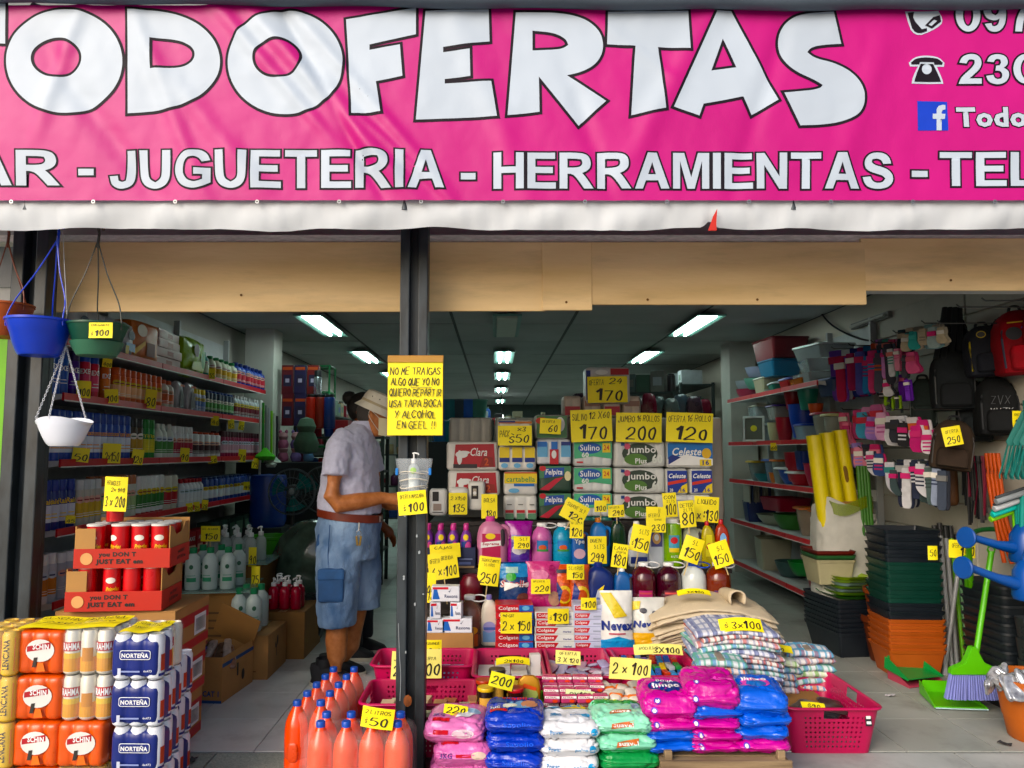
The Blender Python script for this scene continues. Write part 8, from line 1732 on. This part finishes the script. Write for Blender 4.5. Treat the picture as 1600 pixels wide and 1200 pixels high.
for k in range(6): planter(gr(1392, 1010).x, 5.3, .001 + .07 * k, .26, .3, .17, gO, 'terracotta planter behind the tall stack, %s' % nth[k], 'terracotta planters behind')
for k in range(10): planter(gr(1345, 960).x + .02, 5.75, .001 + .05 * k, .34, .4, .2, gBk, 'black planter in the stack below the beige boxes, %s' % nth[k], 'black planters at the back')
p3 = at(1305, 915, 5.2)
for k, (cl, lb) in enumerate((('a8a284', 'beige'), ('2f5a34', 'green rimmed'), ('5c2420', 'maroon'))): planter(p3.x + .02, 5.35, p3.z + .135 * (k > 0) + .03 * max(0, k - 1), .26, .28, .165 if not k else .06, K(cl, .5), '%s planter box above the low planters' % lb, 'planter boxes above')
lab(put('dark_bin', lathe(((0, 0), (.15, 0), (.18, .4), (.19, .41), (.19, .43), (.17, .43), (.14, .02), (0, .02)), 26), K('14181e', .4), loc=(gr(1268, 970).x, 5.6, .001)), 'round black bin standing beside the rack', 'bin')
lab(put('brown_pot', lathe(((0, 0), (.11, 0), (.15, .24), (.165, .25), (.165, .29), (.15, .29), (.1, .02), (0, .02)), 26), K('5a2c1c', .5), loc=(gr(1300, 985).x, 5.1, .001)), 'brown round pot between bin and low planters', 'plant pot')
lab(put('brown_pot', lathe(((0, 0), (.1, 0), (.13, .2), (.14, .21), (.14, .24), (.13, .24), (.1, .02), (0, .02)), 26), K('7a3a20', .5), loc=(gr(1318, 1000).x, 5.0, .24)), 'smaller brown pot resting on the brown round pot', 'plant pot')
# beams carrying poles
def pole(top, bot, r, col, lb, cap='1c1e20', name='broom_pole', cat='pole', gp='poles leaning by the planters'):
    t_, b_ = Vector(top), Vector(bot); r_ = root(name, b_, lb, cat, gp)
    put('pole', tube([(0, 0, 0), tuple(t_ - b_)], r, 10), K(col, .3, metal=.3 if col == 'x' else 0), r_)
    if cap: dv = (t_ - b_).normalized(); put('end_cap', tube([tuple(t_ - b_ - dv * .06), tuple(t_ - b_ + dv * .02)], r * 1.25, 10), K(cap, .5), r_)
    return r_
YP = 4.25
PO = [((1460, 826), (1478, 1056), 'a4a7aa', 'grey pole leaning first in the row'), ((1468, 822), (1488, 1050), 'a4a7aa', 'grey pole leaning second in the row'), ((1477, 826), (1496, 1048), 'a4a7aa', 'grey pole leaning third in the row'), ((1499, 875), (1475, 1056), 'a4a7aa', 'grey pole crossing the others'), ((1485, 826), (1507, 1046), '6fae3c', 'pale green pole with black cap'), ((1494, 840), (1513, 1044), '7aa87c', 'slim green metal pole')]
for k, (t_, b_, cl, lb) in enumerate(PO):
    g_ = gr(b_[0], b_[1]); tt = at(t_[0], t_[1], g_.y + .12); pole(tt, g_, .0125, cl, lb)
card(1451, 853, 1465, 875, 4.3, [('50', .5, .5, .7, .5)], 'small yellow card reading 50 tied to the grey poles'); card(1484, 844, 1524, 872, 4.25, [('100', .68, .4, .56, .6), ('OFERTA', .3, .7, .4, .3, .14)], 'yellow card reading 100 stuck between pole and watering can', tilt=-2)
# lime broom and dustpans
lm = K('58b41c', .38, var=.06); lmd = K('4a9a1a', .4)
bh = at(1521, 1050, 4.08); br = root('lime_broom', bh, 'lime green broom with lavender bristles standing in its dustpan', 'broom')
tp_ = at(1549, 862, 4.16) - bh
put('handle', tube([(.012, 0, .06), tuple(tp_)], .0145, 10), lm, br); put('handle_eye', tube([tuple(tp_ + Vector((.02 * math.cos(t * .8), 0, .012 + .02 * math.sin(t * .8)))) for t in range(8)], .006, 6, True), lm, br)
put('broom_head', prism([(-.125, -.01), (.125, -.01), (.12, .02), (.05, .05), (.03, .09), (.012, .13), (-.012, .13), (-.03, .09), (-.05, .05), (-.12, .02)], .04, .004), lm, br, loc=(0, -.02, 0))
bris = K('8a90c8', .7, var=.12); bmsh = loft(((.009, .03, .003, -.13), (.007, .026, .003, 0)), True, True)
for k in range(22): put('bristle_tuft', bmsh, bris, br, loc=((k - 10.5) * .0112, 0, -.008), rot=(R(rnd.uniform(-4, 4)), R((k - 10.5) * -1.1), 0))
pole(at(1513, 850, 4.12), gr(1527, 1052), .0145, '5cb020', 'lime broom handle leaning behind the lime broom', None, 'broom_pole', 'pole'); pole(at(1510, 870, 4.2), gr(1516, 1048), .0145, '4f9a24', 'darker lime handle behind the others', None, 'broom_pole', 'pole')
def dustpan(loc, rz, m, lb, w=.27, d=.22, tilt=0., lip=None):
    r_ = root('dustpan', loc, lb, 'dustpan', rot=(R(tilt), 0, rz))
    put('pan_floor', prism([(-w / 2, 0), (w / 2, 0), (w / 2 - .03, d), (-w / 2 + .03, d)], .005), m, r_, rot=(R(-90), 0, 0), sc=(1, 1, -1) if False else (1, 1, 1), loc=(0, 0, .006)).rotation_euler = (R(-90), 0, 0)
    put('pan_back', prism([(-w / 2 + .03, 0), (w / 2 - .03, 0), (w / 2 - .05, .07), (-w / 2 + .05, .07)], .006, .001), m, r_, loc=(0, d, 0))
    for s in (-1, 1): put('pan_side', prism([(0, 0), (d, 0), (d, .07), (d * .7, .06), (0, .012)], .005, .001), m, r_, loc=(s * w / 2 - (0 if s < 0 else .005), 0, .001), rot=(0, 0, R(90 + s * 7.5)))
    if lip: put('rubber_lip', box(w, .014, .006, .002), lip, r_, loc=(0, -.002, .0))
    return r_
g_ = gr(1503, 1112); dp = dustpan((g_.x, g_.y, .012), R(-6), lm, 'lime dustpan with pale rubber lip under the broom', .26, .26, 0, K('b8d4d8', .5))
for o in dp.children:
    if o.name.startswith('pan_floor'): o.rotation_euler = (R(90), 0, 0); o.location = (0, 0, .006); o.scale = (1, 1, -1)
g_ = gr(1448, 1074); d2 = dustpan((g_.x, g_.y, .045), R(18), K('158a3c', .4), 'green scoop dustpan lying before the terracotta planters', .26, .2, 6)
d3 = dustpan((g_.x + .01, g_.y - .01, .004), R(14), K('b05a68', .4), 'pink dustpan lying under the green one', .26, .2)
for dd_ in (d2, d3):
    for o in dd_.children:
        if o.name.startswith('pan_floor'): o.rotation_euler = (R(90), 0, 0); o.location = (0, 0, .006); o.scale = (1, 1, -1)
# black crates and watering cans
cxx = gr(1590, 1062)
for k in range(11):
    lab(put('black_crate', loft(((.3, .3, .03, 0), (.36, .36, .04, .16), (.375, .375, .045, .162), (.375, .375, .045, .175), (.345, .345, .035, .17), (.28, .28, .03, .012))), K('171c20', .38, var=.15), loc=(2.8, 4.25, .001 + .047 * k), rot=(0, 0, R(3))), 'black plastic crate in the nested stack under the watering cans, %s' % nth[k], 'crate', 'nested black crates')
wk_ = basket_mesh(.3, .3, .3)
o = lab(put('laundry_basket', wk_, K('1c2226', .45), loc=(2.79, 3.88, .002)), 'black perforated laundry basket behind the terracotta pot', 'basket'); s_ = o.modifiers.new('s', 'SOLIDIFY'); s_.thickness = .003
for k in range(2):
    o = lab(put('laundry_basket', wk_, K('1c2226', .45), loc=(2.79, 3.885, .11 + .1 * k)), 'black perforated laundry basket nested %s' % ('on the first', 'on top')[k], 'basket'); s_ = o.modifiers.new('s', 'SOLIDIFY'); s_.thickness = .003
wbm = K('174a94', .35, var=.06)
def wcan(Y, pr, pb, lb):
    rs_ = at(pr[0], pr[1], Y); bd = at(pb[0], pb[1], Y + .04); r_ = root('watering_can', bd - Vector((0, 0, .1)), lb, 'watering can', 'blue watering cans')
    L_0 = rs_ - bd + Vector((0, 0, .1))
    put('can_body', loft(((.2, .14, .06, 0), (.22, .15, .07, .02), (.2, .14, .065, .14), (.14, .1, .05, .19), (.1, .08, .04, .2)), True, True), wbm, r_)
    put('spout', tube([(-.07, 0, .07), tuple(L_0 * .55 + Vector((0, 0, .02))), tuple(L_0 + Vector((.03, 0, 0)))], [.035, .022, .018], 12), wbm, r_)
    dv = Vector((-1, -.35, .1)).normalized(); ro = put('rose', lathe(((.016, -.035), (.03, -.02), (.052, .0), (.055, .012), (.05, .018), (0, .02)), 24), wbm, r_, loc=L_0); ro.rotation_euler = dv.to_track_quat('Z', 'Y').to_euler()
    put('handle', tube(smooth_pts([(-.05, 0, .18), (-.02, 0, .25), (.08, 0, .27), (.16, 0, .2), (.13, 0, .06)]), .016, 10), wbm, r_)
wcan(4.0, (1512, 840), (1612, 848), 'blue watering can resting on the crates, upper one'); wcan(3.85, (1507, 887), (1618, 905), 'blue watering can with long spout, lower one')
lab(put('green_hoop', tube([at(1560, 838, 4.45) + Vector((.14 * math.cos(t * .4), .06 * math.sin(t * .4), .035 * math.sin(t * .4))) for t in range(16)], .014, 8, True), K('165a2c', .45)), 'dark green ring handle behind the watering cans', 'handle')
# terracotta pot with bags
tpp = gr(1600, 1178); tr = root('terracotta_pot', (at(1626, 1100, tpp.y + .17).x, tpp.y + .17, .002), 'large terracotta pot holding shiny wrapped goods at the pavement edge', 'plant pot')
put('pot_shell', lathe(((0, 0), (.13, 0), (.14, .01), (.155, .1), (.158, .1), (.178, .235), (.19, .24), (.195, .25), (.195, .285), (.182, .285), (.175, .24), (.13, .02), (0, .02)), 48), K('b0602f', .6, var=.1, vs=6, bump=.08, bs=60), tr)
for k in range(8): lab(put('shiny_packet', pillow(.09, .14, .04, k, .012), K('a8a8b0', .15, metal=.5, var=.5, vs=25, two='d8dce0'), loc=(at(1606, 1100, 3.55).x + .05 * (k % 3), tpp.y + .1 + .05 * (k // 3), .25 + .02 * (k % 2)), rot=(R(50 + 10 * k), R(20 * k), R(40 * k))), 'crinkled silver packet sticking out of the terracotta pot', 'packet', 'silver packets in the terracotta pot')
# litter
for px, py, cl in ((462, 1160, 'd8d8d4'), (282, 1163, '8a5a34'), (1392, 1090, 'b8b4b8'), (1478, 1091, '9a7a4c'), (1570, 1166, '2a2a2c'), (300, 1192, '3a3a3c')):
    g_ = gr(px, py); lab(put('paper_scrap', grid(lambda u, v: ((u - .5) * .055, (v - .5) * .03, .006 + .008 * npos(u * 3 + px, v * 3, 1, 1.3)), 8, 5), K(cl, .8), loc=(g_.x, g_.y, .008), rot=(0, 0, px)), '%s scrap of litter lying %s' % ({'d8d8d4': 'white', '8a5a34': 'brown', 'b8b4b8': 'pale', '9a7a4c': 'tan', '2a2a2c': 'black', '3a3a3c': 'dark'}[cl], 'by the drink bottles' if px == 462 else 'beside the beer packs' if px < 460 else 'near the dustpans' if px < 1500 else 'near the terracotta pot'), 'litter')
# ================================================================== deep interior
gf = K('2f8a54', .5, var=.1)
def bgrack(x, y, w, d, zs, label, rz=0., col='39403f', seed=1, dens=1., pal=('7a2a34', '2a3a6c', '6a6a64', '3f5a4a', '8a7a5c', '9aa0a4', '5a2f4c')):
    r_ = root('aisle_rack', (x, y, 0), label, 'shelf rack', rz=rz); m = K(col, .6); rr = random.Random(seed)
    for sx in (-1, 1):
        for sy in (-1, 1): put('upright', box(.035, .035, zs[-1] + .02, .002), m, r_, loc=(sx * (w / 2 - .02), sy * (d / 2 - .02), 0))
    nm = label.split(' ')[0]
    for i, z in enumerate(zs):
        put('shelf', box(w, d, .02, .002), m, r_, loc=(0, 0, z - .02))
        xx = -w / 2 + .03
        while xx < w / 2 - .1:
            bw = rr.uniform(.08, .2); bh = rr.uniform(.12, .26); cl = rr.choice(pal)
            if rr.random() < dens:
                p = Matrix.Rotation(rz, 3, 'Z') @ Vector((xx + bw / 2, -d * .12, 0))
                kind = rr.random(); lb = '%s on shelf %d of the rack with %s' % ({'7a2a34': 'maroon', '2a3a6c': 'navy', '6a6a64': 'grey', '3f5a4a': 'dark green', '8a7a5c': 'tan', '9aa0a4': 'silver', '5a2f4c': 'plum', '1f6a3c': 'green', '8a1c24': 'red', '2a4a8c': 'blue', '3a3438': 'dark', 'b0a890': 'cream', '4a5a58': 'slate'}.get(cl, 'dark'), i + 1, ' '.join(label.split(' with ')[1].split(' ')[:4]) if ' with ' in label else 'stock')
                if kind < .6:
                    o = carton('stock_box', (x + p.x, y + p.y, z + .001), round(bw * .93, 2), round(d * .6, 2), round(bh, 2), K(cl, .5, var=.15), 'boxed ' + lb, 'box', 'stock on the back racks', rz)
                    if bw > .1: decal(o, [('r', -bw * .3, bh * .3, bw * .3, bh * .7, K(rr.choice(pal), .5))], y=-round(d * .6, 2) / 2)
                else: bottle('stock_bottle', (x + p.x, y + p.y, z + .001), rr.choice(('bottle', 'wide', 'tub')), round(min(bw * .42, .07), 2), round(bh, 2), K(cl, .4), K(rr.choice(pal), .4), 'bottle ' + lb, 'bottle', 'stock on the back racks', n=12)
            xx += bw
    return r_
bgrack(-1.62, 8.1, .95, .4, (.35, .75, 1.15, 1.5), 'dark toy rack with boxed toys behind the left column', 0, '24302e', 3, pal=('8a1c24', '2a3a6c', '8a1c24', '5a2f4c', '2a4a8c'))
bgrack(-2.2, 10.4, 2.6, .4, (.3, .8, 1.3, 1.8), 'tall dark rack with household stock against the left wall', R(90), '24302e', 4)
bgrack(-1.2, 12.5, 2.2, .45, (.3, .8, 1.3, 1.75), 'dark rack with mixed stock in the left aisle', R(0), '24302e', 5)
bgrack(.9, 12.0, 1.9, .5, (.3, .8, 1.25, 1.7), 'dark rack with bulky stock in the middle aisle', 0, '2a2f30', 6, pal=('8a7a5c', 'b0a890', '6a6a64', '3a3438', '4a5a58'))
bgrack(2.55, 11.4, 3.4, .45, (.3, .8, 1.3, 1.8, 2.2), 'tall dark rack with glassware against the right wall', R(-90), '2a3534', 7, pal=('9aa0a4', '4a5a58', '3f5a4a', '6a6a64'))
bgrack(1.75, 9.3, .9, .4, (.35, .8, 1.25, 1.7, 2.05), 'dark rack with bottles and bags behind the paper packs', R(-20), '2a3534', 8, pal=('3f5a4a', '4a5a58', '3a3438', '6a6a64', '9aa0a4'))
bgrack(-.25, 15.5, .5, .4, (.4, .85, 1.3, 1.75, 2.0), 'narrow red rack with small goods far down the shop', 0, '9c1c24', 9, pal=('2a3a6c', '4a5a58', '2a4a8c'))
bgrack(-.9, 16.5, 1.0, .4, (.4, .9, 1.4, 1.8), 'far dark rack with blue buckets down the shop', 0, '22302f', 10, pal=('2a4a8c', '3f5a4a', '4a5a58', '2a4a8c'))
bgrack(1.2, 17.5, 2.2, .4, (.4, .9, 1.4, 1.9), 'far dark rack with assorted stock near the back wall', 0, '22302f', 12)
# green wire frame shelf
gx = at(495, 620, 8.6); g_ = root('green_frame_shelf', (gx.x, 8.6, 0), 'tall green tubular frame shelf behind the toy rack', 'shelf frame')
for sx in (-1, 1):
    for sy in (-1, 1): put('frame_post', tube([(sx * .17, sy * .15, 0), (sx * .17, sy * .15, 2.3)], .012, 6), gf, g_)
for z in (.5, 1.0, 1.4, 1.75, 2.0, 2.29):
    put('frame_shelf', box(.34, .3, .008, .001), K('2f8a54', .4, alpha=.6), g_, loc=(0, 0, z))
    put('frame_ring', tube([(-.17, -.15, z), (.17, -.15, z), (.17, .15, z), (-.17, .15, z)], .01, 6, True), gf, g_)
# large boxed toys and fire red cylinders on the toy rack
for k in range(6):
    p = at(446 + 20 * (k % 3), 665 if k < 3 else 615, 7.85); c = carton('toy_box', (p.x, 7.95, p.z), .12, .08, .34 if k < 3 else .3, K(('5a1620', '2a2448', '701c1c')[k % 3], .5), '%s boxed toy with small window, %s shelf of the toy rack' % (('maroon', 'violet', 'dark red')[k % 3], 'lower' if k < 3 else 'upper'), 'toy box', 'boxed toys', 0, [('r', -.04, .08, .04, .2, K('24203c', .5)), ('r', -.02, .12, .02, .16, K('b8b0c8', .5)), ('r', -.05, .25, .05, .28, K('b84a24', .5))])
for k, cl in enumerate(('a82418', '7a2c24', '24386c')):
    p = at(486 + 14 * k, 670, 7.6); bottle('vacuum_flask', (p.x, 7.6, p.z), 'wide', .06, .34, K(cl, .35), BLK, '%s tall flask beside the toy boxes' % ('bright red', 'brown red', 'navy')[k], 'flask')
p = at(492, 640, 7.6); bottle('vacuum_flask', (p.x, 7.7, p.z + .1), 'aero', .04, .3, K('a8acb0', .2, metal=.8), BLK, 'shiny steel flask near the green frame', 'flask')
# dolls and plush
for k in range(6):
    p = at(440 + 20 * (k % 3), 722 if k < 3 else 702, 7.5); r_ = root('plush_toy', (p.x, 7.55, p.z), '%s plush doll sitting in the %s row by the fans' % (('pink', 'lilac', 'pale blue')[k % 3], 'lower' if k < 3 else 'upper'), 'plush toy', 'plush dolls by the fans'); m = K(('a86a84', '7a6a9c', '5f7a9c')[k % 3], .9, bump=.4, bs=60)
    put('toy_body', lathe(((0, 0), (.045, .01), (.055, .05), (.04, .09), (0, .1)), 16), m, r_); put('toy_head', lathe(((0, .08), (.035, .09), (.048, .125), (.035, .16), (0, .17)), 16), K('b08a90', .9), r_)
    for s in (-1, 1): put('toy_ear', lathe(((0, 0), (.016, .01), (.016, .03), (0, .045)), 10), m, r_, loc=(s * .03, 0, .15))
p = at(478, 710, 7.2); r_ = root('plush_toy', (p.x, 7.2, p.z), 'larger grey green plush animal behind the fan', 'plush toy')
put('toy_body', lathe(((0, 0), (.1, .02), (.12, .1), (.08, .2), (0, .22)), 18), K('4f6a58', .9, bump=.4, bs=50), r_); put('toy_head', lathe(((0, .18), (.07, .2), (.09, .26), (.06, .33), (0, .35)), 18), K('5a7462', .9, bump=.4, bs=50), r_)
lab(put('toy_table', box(1.0, .5, at(450, 722, 7.5).z - .001, .004), K('20282a', .7), loc=(at(460, 722, 7.5).x, 7.55, .0)), 'dark cabinet under the plush dolls', 'cabinet')
# floor fans
def fan(px, py, rpx, Y, lb):
    c = at(px, py, Y); rad = mm(rpx, Y); r_ = root('stand_fan', (c.x, Y, 0), lb, 'fan', 'stand fans', rz=R(8)); m = K('14181a', .4); te = K('1f7a78', .25, alpha=.85)
    put('fan_base', lathe(((0, 0), (.2, 0), (.19, .03), (.04, .05), (0, .05)), 28), m, r_); put('fan_pole', tube([(0, .04, .04), (0, .04, c.z)], .015, 8), m, r_)
    put('motor', lathe(((0, 0), (.05, .0), (.055, .08), (.03, .12), (0, .12)), 18), m, r_, loc=(0, .02, c.z), rot=(R(-90), 0, 0)); 
    put('hub', lathe(((0, .02), (.025, .018), (.03, 0), (.03, -.03)), 18), K('5a6a70', .3), r_, loc=(0, -.05, c.z), rot=(R(90), 0, 0))
    for k in range(3):
        a0 = R(30 + 120 * k)
        def bl(u, v, a0=a0): a = a0 + (u - .3) * 1.05 * (.5 + .5 * v); q_ = .03 + (rad * .86 - .03) * v; return (q_ * math.cos(a), -.03 + .05 * (u - .5), c.z + q_ * math.sin(a))
        o = put('fan_blade', grid(bl, 10, 8), te, r_)
    for k, (q_, dy) in enumerate(((rad, -.02), (rad, -.035), (rad * .97, -.06), (rad * .62, -.08), (rad * .3, -.085))): put('guard_ring', tube([(q_ * math.cos(t * math.pi / 18), dy, c.z + q_ * math.sin(t * math.pi / 18)) for t in range(36)], .004 if k > 1 else .007, 6, True), K('6a7478', .3, metal=.6), r_)
    for k in range(26):
        a = 2 * math.pi * k / 26; put('guard_wire', tube([(.03 * math.cos(a), -.088, c.z + .03 * math.sin(a)), (rad * .6 * math.cos(a), -.08, c.z + rad * .6 * math.sin(a)), (rad * math.cos(a), -.035, c.z + rad * math.sin(a))], .0016, 4), K('6a7478', .3, metal=.6), r_)
fan(457, 768, 35, 6.4, 'black stand fan with teal blades next to the person in the bucket hat'); fan(508, 765, 36, 6.6, 'second black stand fan half hidden behind the person')
# bins, wrapped bundle, mops
lab(put('blue_barrel', lathe(((0, 0), (.14, 0), (.16, .05), (.155, .2), (.16, .4), (.15, .45), (.0, .46)), 24), K('1c3f94', .4), loc=(at(418, 820, 6.9).x, 6.9, at(418, 822, 6.9).z)), 'blue plastic barrel near the end of the left rack', 'barrel')
lab(put('lime_bin', lathe(((0, 0), (.13, 0), (.165, .5), (.18, .51), (.18, .53), (.16, .53), (.12, .02), (0, .02)), 28), K('3fa01c', .4), loc=(at(420, 860, 6.5).x, 6.5, .12)), 'bright green plastic bin beside the oval logo carton', 'bin')
lab(put('bin_stand', box(.34, .34, .118, .003), K('20282a', .7), loc=(at(420, 860, 6.5).x, 6.5, .0)), 'dark box under the bright green bin', 'box')
lab(put('barrel_stand', box(.34, .34, at(418, 822, 6.9).z - .002, .003), K('20282a', .7), loc=(at(418, 820, 6.9).x, 6.9, .0)), 'dark cabinet under the blue barrel', 'cabinet')
def bund(u, v):
    a = 2 * math.pi * u; b = math.pi * v; e = 1 + .16 * npos(math.cos(a) * 2, v * 4, math.sin(a) * 2, 1.5) + .05 * npos(math.cos(a) * 5, v * 9, math.sin(a) * 5, 1.2)
    return (.34 * math.sin(b) ** .7 * math.cos(a) * e, .24 * math.sin(b) ** .7 * math.sin(a) * e, .42 - .42 * math.cos(b) * (1 + .05 * math.cos(a)))
q_ = at(468, 870, 5.9); lab(put('wrapped_bundle', grid(bund, 48, 30, True), K('2f4038', .22, var=.35, vs=7, two='4f6458', coat=.4, bump=.3, bs=14), loc=(q_.x, 5.95, .02), rot=(0, R(14), 0)), 'large bundle wrapped in dark green plastic behind the cartons', 'bundle')
q_ = at(480, 940, 5.5); lab(put('dark_sack', pillow(.2, .22, .34, 6, .02, .6, .7), K('12161c', .5), loc=(q_.x, 5.6, .0)), 'dark sack standing on the floor before the wrapped bundle', 'sack')
for k in range(7):
    t_ = at(407 + 3.4 * k, 625 + 4 * k, 7.3); r_ = root('mop_stick', (t_.x + .03, 7.3 + .02 * k, 0), '%s mop stick upright in the bunch at the end of the left rack' % ('white', 'green', 'grey', 'steel', 'lime', 'pale', 'black')[k], 'mop', 'mop sticks'); cl = ('c9ccc8', '3f8a3c', '7a7f80', 'a0a4a6', '7ac030', 'b8bcb4', '24282a')[k]
    put('stick', tube([(0, 0, 0), (-.03, 0, t_.z)], .012, 7), K(cl, .4), r_)
    if k in (1, 4): put('mop_head', lathe(((0, 0), (.09, .01), (.1, .04), (.05, .08), (.015, .12), (0, .12)), 16), K(('4fb02c', 'b8c0b8')[k == 4], .8, bump=.5, bs=60), r_, loc=(0, 0, t_.z - .55), rot=(0, 0, 0))
# dark stock heap in the centre aisle and blue/teal buckets
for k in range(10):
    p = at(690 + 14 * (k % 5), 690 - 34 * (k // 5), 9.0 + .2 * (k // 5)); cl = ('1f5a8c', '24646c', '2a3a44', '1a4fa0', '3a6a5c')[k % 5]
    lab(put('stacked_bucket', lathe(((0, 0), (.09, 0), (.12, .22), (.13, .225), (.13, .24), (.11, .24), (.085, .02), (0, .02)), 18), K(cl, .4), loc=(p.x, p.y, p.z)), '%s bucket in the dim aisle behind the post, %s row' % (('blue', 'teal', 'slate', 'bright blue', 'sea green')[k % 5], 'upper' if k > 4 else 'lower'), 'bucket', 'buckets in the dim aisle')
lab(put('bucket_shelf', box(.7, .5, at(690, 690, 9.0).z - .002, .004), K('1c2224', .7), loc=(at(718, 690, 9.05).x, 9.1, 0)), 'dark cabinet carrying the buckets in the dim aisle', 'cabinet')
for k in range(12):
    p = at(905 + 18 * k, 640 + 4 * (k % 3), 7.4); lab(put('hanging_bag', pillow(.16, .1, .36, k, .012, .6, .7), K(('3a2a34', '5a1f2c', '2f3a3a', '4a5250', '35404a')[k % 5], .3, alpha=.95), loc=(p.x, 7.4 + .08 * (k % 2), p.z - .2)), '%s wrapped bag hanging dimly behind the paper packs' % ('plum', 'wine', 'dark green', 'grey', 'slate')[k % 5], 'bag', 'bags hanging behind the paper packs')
